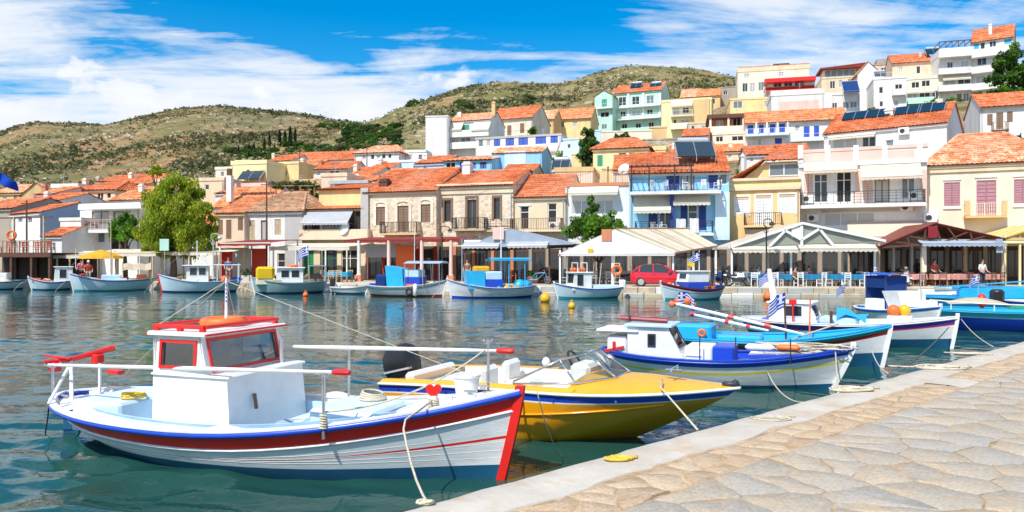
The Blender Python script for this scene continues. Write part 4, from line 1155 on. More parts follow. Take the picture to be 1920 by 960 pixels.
# centre
b = HB('mint green hotel with white balconies and roof solar heaters', 1148, 1240, 165, 172, 246, 'mint_wall', ('gable', 158, .4), wins=[
    (1160,182,1174,198,GL),(1185,181,1199,196,GL),(1212,179,1226,194,GL),(1163,209,1173,219,DK),(1185,207,1201,217,GL),(1213,205,1224,214,DK),(1166,232,1176,241,DK),(1192,231,1202,240,'dk'),(1216,229,1226,238,DK)], a=-.38, dep=12)
for y in (199,222): b.balcony(1150,1238,y,1.2,1.0,'mid','white_paint','white_wall')
for x in (1150,1178,1206,1237): b.slab(x-2,174,x+2,224,'white_paint',.25,name='pilaster')
for x in (1192,1228): b.solar(x,166,-2.5,w=2.6,l=2.0)
b = HB('mint green end wing with green shutters and hipped red roof', 1115, 1149, 164, 180, 246, 'mint_wall', ('front', 170, .5), wins=[(1128,186,1138,200,'sh:shutter_green'),(1126,210,1142,220,DK),(1128,233,1138,242,GL)], a=-.38)
b.balcony(1117,1147,202,1.0,.9,'mid','white_paint','white_wall')
b = HB('yellow apartment house with white balconies right of the mint hotel', 1240, 1334, 142, 190, 255, 'lemon_wall', ('flat', .5), wins=[(1262,202,1274,214,GL),(1280,201,1292,212,GL),(1263,224,1268,234,DK),(1276,224,1292,240,'cu'),(1306,190,1312,202,GL),(1318,190,1324,202,GL)], a=-.3)
b.awning(1257,1298,189,199,1.2,'canvas_cream'); b.balcony(1257,1299,216,1.2,1.0,'mid','white_paint','white_wall'); b.balcony(1257,1299,240,1.2,1.0,'solid','pale_cream','pale_cream'); b.slab(1299,186,1330,250,'ochre_wall',.3,name='corner_wing')
b = HB('brick house under a dark overhanging flat roof', 1330, 1420, 122, 221, 262, 'brick_wall', ('flat', .2), wins=[(1343,226,1356,241,'cu'),(1374,222,1389,241,DK),(1400,222,1410,240,DK)], a=-.22)
b.slab(1326,213,1424,220,'wood_dark',1.6,7,'roof_slab'); b.balcony(1328,1420,245,1.5,.8,'solid','pale_cream','pale_cream')
for x in (1332,1366,1394,1418): b.slab(x-2,220,x+2,246,'pale_cream',1.4,-1.2,'post')
b = HB('stone terrace house with arched garden wall below the brick house', 1336, 1402, 112, 252, 285, 'pale_cream', ('flat', .4), wins=[(1342,256,1356,266,DK),(1372,255,1394,264,DK),(1350,270,1362,282,GL)])
b = HB('little house with orange roof and pale blue windows above the solar panels', 1279, 1328, 108, 255, 282, 'paleblue_wall', ('gable', 243, .4), wins=[(1286,259,1294,269,GL),(1302,258,1318,268,'gr')])
b = HB('yellow house with hipped red roof and green shutters', 1112, 1216, 88, 279, 330, 'lemon_wall', ('hip', 260, .24, .3), wins=[(1120,291,1130,312,'sh:shutter_green'),(1150,291,1156,300,'cu'),(1160,287,1174,298,'gl:shutter_brown'),(1180,286,1190,296,'gl:shutter_brown')], a=-.28)
b = HB('yellow wing with curved parapet behind the red roofs', 1196, 1248, 92, 282, 320, 'yellow_wall', ('flat', .5), wins=[(1215,290,1222,298,GL)])
b = HB('house of which only a long red roof shows beside the white dish', 1150, 1258, 76, 318, 345, 'pale_cream', ('gable', 292, .3), a=-.2)
b = HB('house with small red roof just left of the solar panels', 1252, 1304, 96, 288, 312, 'pale_cream', ('gable', 274, .3), wins=[(1262,291,1268,298,GL)])
b = HB('blank white apartment wall standing tall above the blue houses', 798, 840, 120, 219, 300, 'white_wall', ('flat', .2), a=-.12, dep=8)
b = HB('white apartment house with cream awnings and green arches', 840, 918, 121, 226, 296, 'white_wall', ('gable', 214, .3), 'tile_mottled', wins=[(846,244,862,252,GL),(866,234,880,246,'sh:shutter_green'),(886,246,912,254,GL),(846,262,860,274,GL),(864,258,882,272,'gr'),(888,262,906,274,GL)], a=-.3)
for x0,x1 in ((843,865),(883,916)): b.awning(x0,x1,230,244,1.2,'canvas_cream')
for y in (254,276): b.balcony(842,916,y,1.1,.9,'solid','white_wall','white_wall')
b.chimney(862,212,224); b.chimney(926,192,212,'ochre_wall')
b = HB('cream house with three tall brown doors and steep orange roof', 917, 998, 131, 222, 270, 'pale_cream', ('gable', 202, .4), wins=[(929,237,937,256,S),(951,235,959,254,S),(975,231,983,250,S)], a=-.4, dep=9)
b.balcony(922,990,256,.9,.9,'mid','iron','pale_cream')
b = HB('pale yellow house with orange roof below the rocky outcrop', 1036, 1108, 150, 222, 262, 'yellow_wall', ('gable', 204, .4), 'tile_orange', wins=[(1050,228,1058,238,GL),(1074,227,1082,237,'cu')], a=-.3)
b = HB('pale stone house between the steep roofed house and the pale yellow one', 998, 1038, 145, 224, 262, 'ochre_wall', ('gable', 208, .3), 'tile_mottled', wins=[(1010,230,1016,240,GL)])
b = HB('long terrace house with a row of bright blue shutters', 892, 1052, 108, 258, 292, 'white_wall', ('flat', .3, 'grey_wall'), wins=[(897,262,906,275,GL),(912,262,920,274,GL),(926,261,938,274,'sh:shutter_blue'),(948,259,964,273,'sh:shutter_blue'),(972,258,990,272,'sh:shutter_blue'),(1004,255,1024,270,'sh:shutter_blue'),(1032,253,1046,268,'sh:shutter_blue')], a=-.3)
for x0,x1 in ((972,992),(996,1018),(1022,1044),(1048,1062)): b.awning(x0,x1,273-.06*(x0-972),286-.06*(x0-972),1.3,'canvas_cream')
b = HB('pale grey block at the end of the blue shuttered terrace', 1056, 1086, 104, 262, 295, 'paleblue_wall', ('flat', .2), wins=[(1064,270,1070,278,GL)])
b = HB('sky blue house with plain pale blue front', 922, 1016, 90, 287, 322, 'skyblue_wall', ('gable', 278, .15), 'tile_mottled', a=-.25, dep=6); b.slab(946,283,986,320,'paleblue_wall',.06,name='gable_wall')
b = HB('low blue house with arched dark doors behind the chimney', 832, 922, 88, 301, 325, 'skyblue_wall', ('shed', 293), 'tile_mottled', wins=[(836,304,854,318,DK),(862,304,868,318,'sh:shutter_blue'),(880,305,892,316,'sh:shutter_blue'),(900,304,912,316,'sh:door_blue')], a=-.25)
b = HB('low white house with red roof below the blank white wall', 778, 834, 92, 306, 326, 'paleblue_wall', ('gable', 294, .3), wins=[(794,308,800,318,GL)])
b = HB('bright yellow wall of a house beside the big fig tree', 1072, 1090, 96, 290, 325, 'yellow_wall', ('flat', .1))
b = HB('house with wooden fenced roof terrace left of the yellow one', 1040, 1112, 80, 322, 345, 'pale_cream', ('flat', .5, 'ochre_wall'), a=-.2); b.solar(1050,322,-1.5,w=2.0,l=1.8)
# left of centre
b = HB('big yellow house with roof terrace and blue solar panel', 434, 500, 96, 308, 362, 'lemon_wall', ('flat', .5), wins=[(447,343,454,354,DK),(462,318,468,328,GL)], a=-.25); b.solar(466,340,1.2,w=3.2,l=2.2,tilt=.75,tank=True)
b.slab(440,300,470,309,'lemon_wall',-1,4,'stair_house')
b = HB('yellow house with brown shutters next to the solar panel', 486, 560, 100, 308, 352, 'yellow_wall', ('flat', .3), wins=[(496,322,503,334,S),(506,322,513,334,S),(530,320,538,330,GL)], a=-.25); b.awning(490,528,310,318,1.0,'canvas_peach')
b = HB('long white house with long orange roof under the green slope', 540, 664, 122, 300, 328, 'white_wall', ('gable', 286, .4), wins=[(566,303,572,312,GL),(590,304,596,312,GL),(640,302,646,311,GL)], a=-.15)
b = HB('small house with orange roof over a shaded porch', 588, 654, 98, 317, 345, 'pale_cream', ('gable', 305, .4), wins=[(594,319,612,329,GL),(618,319,636,328,DK)], a=-.2)
b = HB('white house with pale pink roof and a row of five windows', 665, 748, 116, 287, 322, 'white_wall', ('hip', 274, .2, .25), 'tile_mottled', wins=[(680,290,686,300,GL),(695,289,702,299,GL),(706,289,713,299,GL),(716,288,723,298,GL),(728,288,734,297,GL)], a=-.25)
b = HB('low house with orange roof under the vine covered pergola', 647, 696, 90, 331, 352, 'pale_cream', ('gable', 315, .3), wins=[(660,334,668,342,GL)])
b = HB('low house with orange roof in front of the pink roofed house', 690, 732, 95, 316, 340, 'white_wall', ('gable', 304, .3), wins=[(700,318,706,326,GL)])
b = HB('white flat roofed house with pale blue front under the scrub', 728, 800, 97, 304, 330, 'paleblue_wall', ('flat', .3, 'white_wall'), wins=[(742,310,750,322,GL),(775,308,782,320,'sh:shutter_blue')], a=-.25)
b = HB('peach block with grey solar canopy on its flat roof', 602, 650, 82, 331, 372, 'peach_wall', ('flat', .4), wins=[(618,340,626,352,GL)], a=-.2); b.slab(616,338,690,344,'galvanised',1.4,2,'solar_canopy')
b = HB('low house with red roof beside the stone chimney', 700, 742, 80, 338, 360, 'pale_cream', ('gable', 326, .3))
b = HB('house with low brown roof under the vine', 508, 600, 86, 352, 378, 'ochre_wall', ('gable', 338, .3), 'tile_old', wins=[(530,356,540,368,DK)])
b = HB('white house with red roof seen between willow and chimney', 404, 440, 88, 362, 385, 'white_wall', ('gable', 352, .3))
# far left
b = HB('stone house with pointed gable at far left under the hill', 40, 96, 92, 366, 392, 'ochre_wall', ('front', 342, .5), 'tile_mottled', wins=[(62,368,68,378,GL)], a=.1)
b = HB('white house with dark terrace windows at far left', 97, 146, 90, 352, 395, 'white_wall', ('flat', .5), wins=[(104,358,118,366,DK),(122,358,136,366,DK),(110,375,120,386,GL)], a=-.2)
b = HB('house with broad red hipped roof and shaded porch at far left', 142, 216, 88, 357, 395, 'cream_wall', ('hip', 341, .25, .25), wins=[(150,362,160,374,'cu'),(182,361,194,374,DK),(200,361,208,372,DK)], a=-.2)
b = HB('cream house with orange roof left above the willow', 214, 280, 94, 345, 372, 'cream_wall', ('gable', 328, .4), wins=[(240,350,247,358,GL)], a=-.25)
b = HB('house with low orange roof beside the willow crown', 205, 292, 80, 374, 400, 'white_wall', ('gable', 352, .4), 'tile_orange', a=-.25)
b = HB('small pink walled house with orange roof at far left', 66, 98, 84, 364, 395, 'pink_wall', ('gable', 352, .3), 'tile_orange', a=-.2)
b = HB('cream flat roofed house behind the willow top', 290, 420, 92, 340, 380, 'cream_wall', ('flat', .4), wins=[(384,346,392,356,GL)], a=-.2)

# smaller houses packed between them
for (lab,x0,x1,Y,ye,yb,wall,rf,tl,a) in (
    ('small ochre house with low orange roof below the long orange roof',552,590,106,312,330,'ochre_wall',('gable',302,.3),'tile_orange',-.2),
    ('small white house tucked under the green slope left of the long roof',500,545,118,302,322,'white_wall',('gable',292,.3),'tile_red',-.25),
    ('pale cube house beside the yellow terrace house',404,436,104,318,345,'pale_cream',('flat',.4),'tile_red',-.2),
    ('cream house with red roof right of the long orange roof',640,672,128,296,318,'cream_wall',('gable',284,.3),'tile_red',-.2),
    ('white cube house left of the blank apartment wall',742,798,118,286,306,'white_wall',('flat',.4),'tile_red',-.2),
    ('low peach house behind the red roofed stone house',712,760,86,330,352,'peach_wall',('gable',318,.3),'tile_orange',-.2),
    ('pale house with orange roof behind the yellow upper storey',650,705,84,344,362,'white_wall',('gable',332,.3),'tile_orange',-.2),
    ('cream house with orange roof under the sky blue house',940,1000,83,322,340,'cream_wall',('gable',310,.3),'tile_red',-.2),
    ('small white house beside the fig tree and the yellow wall',1010,1060,100,296,318,'white_wall',('flat',.3),'tile_red',-.2),
    ('peach house with orange roof left of the blue white hotel',1340,1398,104,284,300,'peach_wall',('gable',272,.3),'tile_orange',-.2),
    ('white house with orange roof behind the attic dormer',1400,1462,80,290,312,'white_wall',('gable',276,.3),'tile_red',-.2),
    ('cream house with red roof above the dormer house, left of the pink one',1462,1520,78,288,312,'cream_wall',('gable',272,.3),'tile_red',-.25),
    ('small cream house between mint hotel terrace and brick house',1290,1330,132,232,262,'cream_wall',('flat',.3),'tile_red',-.2),
    ('white house with orange roof high behind the yellow balcony house',1330,1372,186,186,205,'white_wall',('gable',176,.3),'tile_orange',-.2),
    ('pale house below the cream apartment house on the upper slope',1462,1500,138,196,222,'pale_cream',('flat',.4),'tile_red',-.2),
    ('white house at far left below the stone gable',60,112,80,376,400,'white_wall',('gable',364,.3),'tile_red',-.2),
    ('ochre house at the far left edge under the hill',-20,40,98,362,392,'ochre_wall',('gable',348,.3),'tile_mottled',-.2),
    ('small cream house over the broad hipped roof at far left',180,232,106,340,362,'pale_cream',('gable',330,.3),'tile_red',-.2)):
    n_ = max(1, int((x1-x0)/18)); ws = [(x0+(x1-x0)*(k+.3)/n_, ye+4, x0+(x1-x0)*(k+.3)/n_+6.5, min(yb-3,ye+13), ('gl','cu','gl:shutter_brown')[k%3]) for k in range(n_)]
    HB(lab,x0,x1,Y,ye,yb,wall,rf,tl,ws,a)

# ---------------------------------------------------------------- the hillside under the houses and the hills behind
def fbm(p, o=5):
    return mnoise.fractal(Vector(p), 1.0, 2.0, o)
def terrain():
    pts = np.array(FOOT)
    extra = [(x, far_edge(max(-94,min(45,x)))+9, ZQ) for x in range(-95, 80, 6)] + [(x, 66, 1.2) for x in range(-50, 60, 8)]
    pts = np.vstack([pts, np.array(extra, float)])
    xs = np.arange(-130, 171, 3.0); ys = np.arange(58, 215, 3.0)
    gx, gyy = np.meshgrid(xs, ys)
    Z = np.zeros_like(gx)
    d2 = (gx[..., None]-pts[:, 0])**2 + ((gyy[..., None]-pts[:, 1]))**2 + 6.0
    w = d2**-1.8
    Z = (w*pts[:, 2]).sum(-1)/w.sum(-1)
    global TERR
    # keep the ground under the floor level it was laid through, and rise on behind the last houses
    back = np.clip((gyy-175)/40, 0, 1)
    Z = Z - .35
    edge = np.interp(gx, [p[0] for p in FARLINE], [p[1] for p in FARLINE])
    Z = np.where(gyy < edge+5, -4.0, Z)
    TERR = (xs, ys, Z)
    rows = [[(x, y, Z[j, i] + (.5*fbm((x*.12, y*.12, 0)) if y > 75 else 0)) for i, x in enumerate(xs)] for j, y in enumerate(ys)]
    mb = MB(); mb.grid(rows)
    structure(mb.build('hillside_ground', 'town_soil', smooth=True))
terrain()
def ground_z(x, y):
    xs, ys, Z = TERR
    i = int(min(max((x-xs[0])/3, 0), len(xs)-2)); j = int(min(max((y-ys[0])/3, 0), len(ys)-2))
    fx, fy = min(max((x-xs[i])/3,0),1), min(max((y-ys[j])/3,0),1)
    return (Z[j,i]*(1-fx)+Z[j,i+1]*fx)*(1-fy)+(Z[j+1,i]*(1-fx)+Z[j+1,i+1]*fx)*fy

def ip(tab, x):
    return float(np.interp(x, [t[0] for t in tab], [t[1] for t in tab]))
HILLS = {}
def hill(name, mat, ridge, Yr, foot, Yf, amp, freq, seed, nx=300, ny=90, x0=-500, x1=2400):
    rows = []
    for j in range(ny+1):
        t = j/ny*1.25
        row = []
        for i in range(nx+1):
            px = x0 + (x1-x0)*i/nx
            u = (px-CX)/F
            zr = H-(ip(ridge, px)-YH)/F*Yr; zf = H-(ip(foot, px)-YH)/F*Yf
            Y = Yf + (Yr-Yf)*t
            if t <= 1: z = H-(ip(foot, px)+(ip(ridge, px)-ip(foot, px))*math.sin(t*math.pi/2)**.9*1.0-YH)/F*Y if t > 0 else zf
            else: z = zr - (zr-zf)*((t-1)*1.6)**1.5
            X = u*Y
            n = fbm((X*freq, Y*freq*1.0, seed), 6)
            e = min(1, 4*t)*(1 if t < .8 else max(.12, 1-(t-.75)*3.6))
            row.append((X, Y, z + amp*n*e))
        rows.append(row)
    mb = MB(); mb.grid(rows)
    structure(mb.build(name, mat, smooth=True))
    HILLS[name] = rows
hill('far_hill', 'hill_far', [(-500,330),(-200,300),(0,250),(35,238),(70,231),(130,233),(200,236),(270,222),(330,206),(380,202),(420,201),(480,208),(560,216),(640,229),(720,238),(800,248),(1000,270),(2400,330)], 560,
     [(-500,385),(0,385),(300,372),(600,340),(800,330),(2400,330)], 190, 5.0, .016, 3.3)
hill('near_hill', 'hill_near', [(-500,420),(300,400),(480,330),(560,290),(600,262),(650,238),(700,226),(770,196),(870,166),(940,156),(1060,156),(1120,141),(1170,126),(1200,123),(1250,127),(1290,131),(1370,143),(1410,156),(1480,190),(1600,225),(1800,225),(2400,230)], 330,
     [(-500,430),(300,400),(480,345),(600,300),(700,290),(1000,262),(1200,240),(1400,200),(1700,170),(2400,230)], 172, 3.4, .026, 9.1)

def surface_pt(rows, rnd, jmin=.08, jmax=.98, imin=0, imax=1):
    nj, ni = len(rows)/1.25, len(rows[0])
    j = rnd.uniform(jmin, jmax)*nj; i = rnd.uniform(imin, imax)*(ni-1)
    a, b = int(j), int(i); a = min(a, len(rows)-2); b = min(b, ni-2)
    p, q, r, s = (Vector(rows[a][b]), Vector(rows[a][b+1]), Vector(rows[a+1][b]), Vector(rows[a+1][b+1]))
    return (p.lerp(q, i-b)).lerp(r.lerp(s, i-b), j-a)
def tuft(mb, c, r, h, n, rnd, mats, sq=.6):
    """a shrub of loose leaf clumps"""
    m = rnd.choice(mats)
    for k in range(n):
        th = rnd.uniform(0, 6.283); rr = r*math.sqrt(rnd.random()); zz = h*(.15+.85*rnd.random()*(1-(rr/r)**2*.7))
        p = Vector((c[0]+rr*math.cos(th), c[1]+rr*math.sin(th), c[2]+zz)); s = r*rnd.uniform(.22, .42)
        a = Vector((rnd.uniform(-1,1), rnd.uniform(-1,1), rnd.uniform(-.6,.6))).normalized()*s; b_ = Vector((rnd.uniform(-1,1), rnd.uniform(-1,1), rnd.uniform(-.2,1))).normalized()*s
        mb.v += [(p-a-b_*.6)[:], (p+a-b_*.5)[:], (p+a*.7+b_)[:], (p-a*.8+b_*.8)[:]]
        k0 = len(mb.v); mb.f.append([k0-4,k0-3,k0-2,k0-1]); mb.m.append(m)
def scrub(name, hillname, n, rr, seed, i0, i1, jmin, jmax, thr=-.05, fq=.02):
    rnd = random.Random(seed); rows = HILLS[hillname]; mb = MB(); k = 0; tries = 0
    while k < n and tries < n*8:
        tries += 1
        p = surface_pt(rows, rnd, jmin, jmax, i0, i1)
        d = fbm((p.x*fq, p.y*fq*.6, seed), 4)
        if d < thr and rnd.random() < .86: continue
        r = rnd.uniform(*rr)*(1.5 if d > .25 else 1)
        tuft(mb, p, r, r*rnd.uniform(.7,1.2), 9, rnd, [0,0,1,1,2] if d > .1 else [0,1,2,2])
        k += 1
    mb.build(name, ['scrub_green','scrub_dark','scrub_dry'], kind='stuff')
scrub('hill_scrub', 'far_hill', 7500, (.5, 1.7), 4, .15, .47, .03, 1.0, -.05, .014)
scrub('hill_scrub', 'near_hill', 5200, (.3, 1.05), 6, .33, .68, .02, 1.0, fq=.03)
def rocks():
    rnd = random.Random(3); mb = MB()
    for hn, n, rg, i0, i1 in (('far_hill', 900, (.4,1.4), .15, .47), ('near_hill', 800, (.3,1.0), .33, .68)):
        for k in range(n):
            p = surface_pt(HILLS[hn], rnd, .05, 1.0, i0, i1); r = rnd.uniform(*rg)
            if fbm((p.x*.02, p.y*.02, 77), 3) < -.1: continue
            pts = [p+Vector((rnd.uniform(.6,1)*r*x, rnd.uniform(.6,1)*r*y, rnd.uniform(.3,.6)*r*z-.1*r)) for x,y,z in ((-1,-1,-1),(1,-1,-1),(1,1,-1),(-1,1,-1),(-.7,-.6,1),(.6,-.7,1),(.7,.6,1),(-.6,.6,1))]
            mb.hexa(pts)
    mb.build('hill_rocks', 'rock', kind='stuff')
rocks()

# ---------------------------------------------------------------- boats
class Hull:
    def __init__(s, L, B, zb, zm, zs, tm=.44, rb=.3, rs=.3, stern='canoe', fs=.85, keel=-.35, pb=2.0, ps=2.6, qs=.7, flare=.42, ends=.8):
        s.__dict__.update(L=L, B=B, zb=zb, zm=zm, zst=zs, tm=tm, rb=rb, rs=rs, stern=stern, fs=fs, keel=keel, pb=pb, ps=ps, qs=qs, flare=flare, ends=ends)
        n = 30
        s.T = [.5-.5*math.cos(math.pi*i/n) for i in range(n+1)] if stern == 'canoe' else [math.sin(math.pi/2*i/n) for i in range(n+1)]
    def zs(s, t):
        if t < s.tm: return s.zm + (s.zst-s.zm)*((s.tm-t)/s.tm)**2
        return s.zm + (s.zb-s.zm)*((t-s.tm)/(1-s.tm))**2
    def b(s, t):
        if t < s.tm:
            k = (s.tm-t)/s.tm
            return s.B/2*(1-(1-s.fs)*k**2) if s.stern != 'canoe' else s.B/2*max(0, 1-k**s.ps)**s.qs
        k = (t-s.tm)/(1-s.tm)
        return s.B/2*max(0, 1-k**s.pb)
    def x(s, t, z):
        xb = s.L/2 - s.rb*max(0, 1-z/s.zb)**1.15
        xs = -s.L/2 + s.rs*max(0, 1-z/s.zst)**1.4
        return xs + (xb-xs)*t
    def p(s, t, side, z, dy=0.0):
        zz = s.zs(t); f = max(0, min(1, (z-s.keel)/(zz-s.keel)))
        e = s.flare + s.ends*abs(2*t-1)**3 * (1 if (t > .5 or s.stern == 'canoe') else .1)
        y = s.b(t)*f**e
        return Vector((s.x(t, z), side*max(0.0, y+dy), z))
    def inner(s, t, side, drop, inset):
        zz = s.zs(t)
        return Vector((s.x(t, zz-drop), side*max(0, s.b(t)-inset), zz-drop))
    def mesh(s, bands, boot, mats, stripe=None):
        """bands: (depth below the sheer where it ends, material index); then material 0 to the boot line, then the last material"""
        lev = [(lambda t: s.zs(t), bands[0][1] if bands else 0)]
        for k, (d, m) in enumerate(bands):
            nm = bands[k+1][1] if k+1 < len(bands) else 0
            lev.append((lambda t, d=d: s.zs(t)-d, nm))
        dl = bands[-1][0] if bands else 0
        bz = lambda t: boot + .05*abs(2*t-1)**3
        mids = [.33, .66]
        if stripe: mids = [stripe[0], stripe[0]+stripe[1], (1+stripe[0])/2]
        for k, fr in enumerate(mids):
            mi = stripe[2] if stripe and k == 0 else 0
            lev.append((lambda t, fr=fr: (s.zs(t)-dl)*(1-fr)+bz(t)*fr, mi))
        last = len(mats)-1
        lev.append((bz, last)); lev.append((lambda t: 0.0, last)); lev.append((lambda t: s.keel*.6, last)); lev.append((lambda t: s.keel, last))
        mb = MB()
        for side in (-1, 1):
            rows = [[s.p(t, side, f(t)) for t in s.T] for f, m in lev]
            mb.grid(rows, mf=lambda a, k: lev[a][1])
        if s.stern != 'canoe':
            for k in range(len(lev)-1):
                (f0, m), (f1, _) = lev[k], lev[k+1]
                mb.face([s.p(0,-1,f0(0)), s.p(0,1,f0(0)), s.p(0,1,f1(0)), s.p(0,-1,f1(0))], m)
        return mb
    def strip(s, t0, t1, fa, fb, n=26, m=0, mb=None):
        """surface on both sides between two curves fa(t, side), fb(t, side)"""
        mb = mb or MB(); T = [t0+(t1-t0)*i/n for i in range(n+1)]
        for side in (-1, 1): mb.grid([[fa(t, side) for t in T], [fb(t, side) for t in T]], m)
        return mb
    def caprail(s, w=.12, h=.035, out=.03, m=0):
        mb = MB(); T = s.T
        for side in (-1, 1):
            o0 = [s.inner(t, side, 0, -out) for t in T]; i0 = [s.inner(t, side, 0, w-out) for t in T]
            up = Vector((0,0,h))
            mb.grid([i0, [p+up for p in i0], [p+up for p in o0], o0, i0], m)
        if s.stern != 'canoe':
            a, b = s.inner(0,-1,0,-out), s.inner(0,1,0,-out); mb.hexa([a, b, b+Vector((w,0,0)), a+Vector((w,0,0))] + [q+Vector((0,0,h)) for q in (a, b, b+Vector((w,0,0)), a+Vector((w,0,0)))], m)
        return mb
    def rub(s, r=.03, drop=.035, m=0, mb=None):
        mb = mb or MB()
        for side in (-1, 1): mb.tube([s.p(t, side, s.zs(t)-drop, r*.5) for t in s.T], r, 6, m)
        return mb
    def deck(s, drop, t0=.02, t1=.98, inset=.06, m=0, camber=.03, n=26):
        mb = MB(); rows = []
        for i in range(n+1):
            t = t0+(t1-t0)*i/n; a, b = s.inner(t,-1,drop,inset), s.inner(t,1,drop,inset)
            rows.append([a.lerp(b, k/6)+Vector((0,0,camber*math.sin(math.pi*k/6))) for k in range(7)])
        mb.grid(rows, m)
        return mb
    def stem(s, w=.05, above=.12, prot=.05, low=-.3):
        mb = MB(); n = 8; z0, z1 = low, s.zb+above
        pts = []
        for i in range(n+1):
            z = z0+(z1-z0)*i/n; pts.append(Vector((s.L/2 - s.rb*max(0,1-z/s.zb)**1.15, 0, z)))
        for a, b in zip(pts, pts[1:]):
            mb.hexa([a+Vector((-.06,-w,0)), a+Vector((prot,-w*.7,0)), a+Vector((prot,w*.7,0)), a+Vector((-.06,w,0)), b+Vector((-.06,-w,0)), b+Vector((prot,-w*.7,0)), b+Vector((prot,w*.7,0)), b+Vector((-.06,w,0))])
        return mb

def wheelhouse(t, x0, x1, hw, z0, z1, wall='white_paint', roof='white_paint', rake=.12, side=(), front=(), aft=(), frame='white_paint', over=.08, rt=.05, pane='clear_glass', name='wheelhouse', hw_top=None, closed_back=True, fw=.028):
    """a small cabin with real openings; windows as (u0,u1,v0,v1) in fractions of the wall"""
    h = z1-z0; L = x1-x0; ht = hw if hw_top is None else hw_top
    mb = MB(); wins = []
    def wall_(P0, U, V, N, ws):
        P0, U, V, N = map(Vector, (P0,U,V,N)); lu, lv = U.length, V.length
        hs = [(a*lu,b*lu,c*lv,d*lv) for a,b,c,d in ws]
        mb.holes(P0, U, V, N, hs, .03, 0, True)
        for hh in hs: wins.append((P0, U/lu, V/lv, N, hh))
    ins = hw-ht
    wall_((x0,-hw,z0), (L-rake,0,0), (0,ins,h), (0,1,0), side)
    wall_((x1-rake,hw,z0), (-(L-rake),0,0), (0,-ins,h), (0,-1,0), [(1-b,1-a,c,d) for a,b,c,d in side])
    for sy in (-1, 1): mb.face([(x1-rake,sy*hw,z0),(x1,sy*hw,z0),(x1-rake,sy*ht,z1)])
    wall_((x1,-hw,z0), (0,2*hw,0), (-rake,0,h), (-1,0,0), front)
    if closed_back: wall_((x0,hw,z0), (0,-2*hw,0), (0,0,h), (1,0,0), aft)
    o = mb.build(name, wall, t)
    r = MB(); r.bbox(x0-over, x1-rake+over*1.6, -ht-over, ht+over, z1, z1+rt, .02); r.build('cabin_roof', roof, t)
    for (P0, u, v, N, (a,b,c,d)) in wins:
        f = MB(); w = fw
        for (p0,p1,q0,q1) in ((a-w,b+w,c-w,c),(a-w,b+w,d,d+w),(a-w,a,c,d),(b,b+w,c,d)):
            P = lambda s_, t_, n_: P0 + u*s_ + v*t_ + N*n_
            f.hexa([P(p0,q0,.012),P(p1,q0,.012),P(p1,q1,.012),P(p0,q1,.012),P(p0,q0,-.018),P(p1,q0,-.018),P(p1,q1,-.018),P(p0,q1,-.018)])
        fo = f.build('window', frame, t)
        g = MB(); g.face([P0+u*a+v*c+N*.015, P0+u*b+v*c+N*.015, P0+u*b+v*d+N*.015, P0+u*a+v*d+N*.015]); g.build('pane', pane, fo)
    return o

def greek_flag(name, label, loc, rz, w=.5, h=.34, seed=0, pole=0.0, droop=.3, cat='flag'):
    """nine stripes and a cross canton"""
    mb = MB(); nx, nz = 15, 9
    def P(i, j):
        u, v = i/nx, j/nz
        return (w*u*math.cos(.5*math.sin(u*4+seed)), .10*w*math.sin(u*7+seed+v), -h*v - droop*w*u*u + .02*math.sin(u*9+seed))
    for j in range(nz):
        for i in range(nx):
            blue = (j % 2 == 0)
            if i < 6 and j < 5: blue = not (j == 2 or i in (2, 3))
            mb.face([P(i,j), P(i+1,j), P(i+1,j+1), P(i,j+1)], 0 if blue else 1)
    t = thing(name, label, cat, loc, rz, 'greek flags')
    mb.build('cloth', ['flag_blue','flag_white'], t)
    p = MB(); p.tube([(0,0,-h-pole),(0,0,.06)], .012, 5); p.build('staff', 'wood_pale', t)
    return t

def rope(name, label, pts, r=.012, mat='rope', sag=0.0, n=14, group='mooring ropes', twist=True):
    P = [Vector(p) for p in pts]; out = []
    if len(P) == 2:
        for i in range(n+1):
            u = i/n; q = P[0].lerp(P[1], u); q.z -= sag*4*u*(1-u); out.append(q)
    else: out = P
    mb = MB(); mb.tube(out, r, 6)
    o = mb.build(name, mat, smooth=True); tag(o, label, 'rope', group)
    return o
def coil(name, label, loc, r, turns, mat, rr=.012, seed=0, cat='rope', flat=.6):
    """rope dropped in loose, uneven loops"""
    rnd = random.Random(seed); mb = MB(); cx = cy = 0.0
    for part_ in range(2):
        pts = []; n = turns*9
        for i in range(n):
            a = 2*math.pi*i/18*(1 if part_ == 0 else -1) + part_*2.1; lp = i//18
            cx = .35*r*math.sin(lp*2.3+seed+part_*1.7); cy = .30*r*math.cos(lp*1.9+seed*1.3)
            q = r*(.62+.30*math.sin(lp*1.37+seed)+.10*math.sin(a*3+lp)+.06*rnd.uniform(-1,1))
            pts.append((loc[0]+cx+q*math.cos(a)*1.35, loc[1]+cy+q*math.sin(a)*flat, loc[2]+rr+.5*rr*lp*(.6+.4*math.sin(a*2+lp))))
        e = Vector(pts[-1]); d = Vector((rnd.uniform(-1,1), rnd.uniform(-.5,.5), 0)).normalized()*r
        for k in range(1, 6): pts.append((e.x+d.x*k*.28+.12*r*math.sin(k*1.9), e.y+d.y*k*.28+.12*r*math.cos(k*2.3), max(loc[2]+rr, e.z-.01*k)))
        mb.tube(pts, rr, 5)
    o = mb.build(name, mat, smooth=True); tag(o, label, cat, 'rope coils left on the quay'); return o

def lifebuoy(mb, c, R_=.3, r=.06, axis=(0,0,1)): mb.ring(c, R_, r, axis, 22, 8)

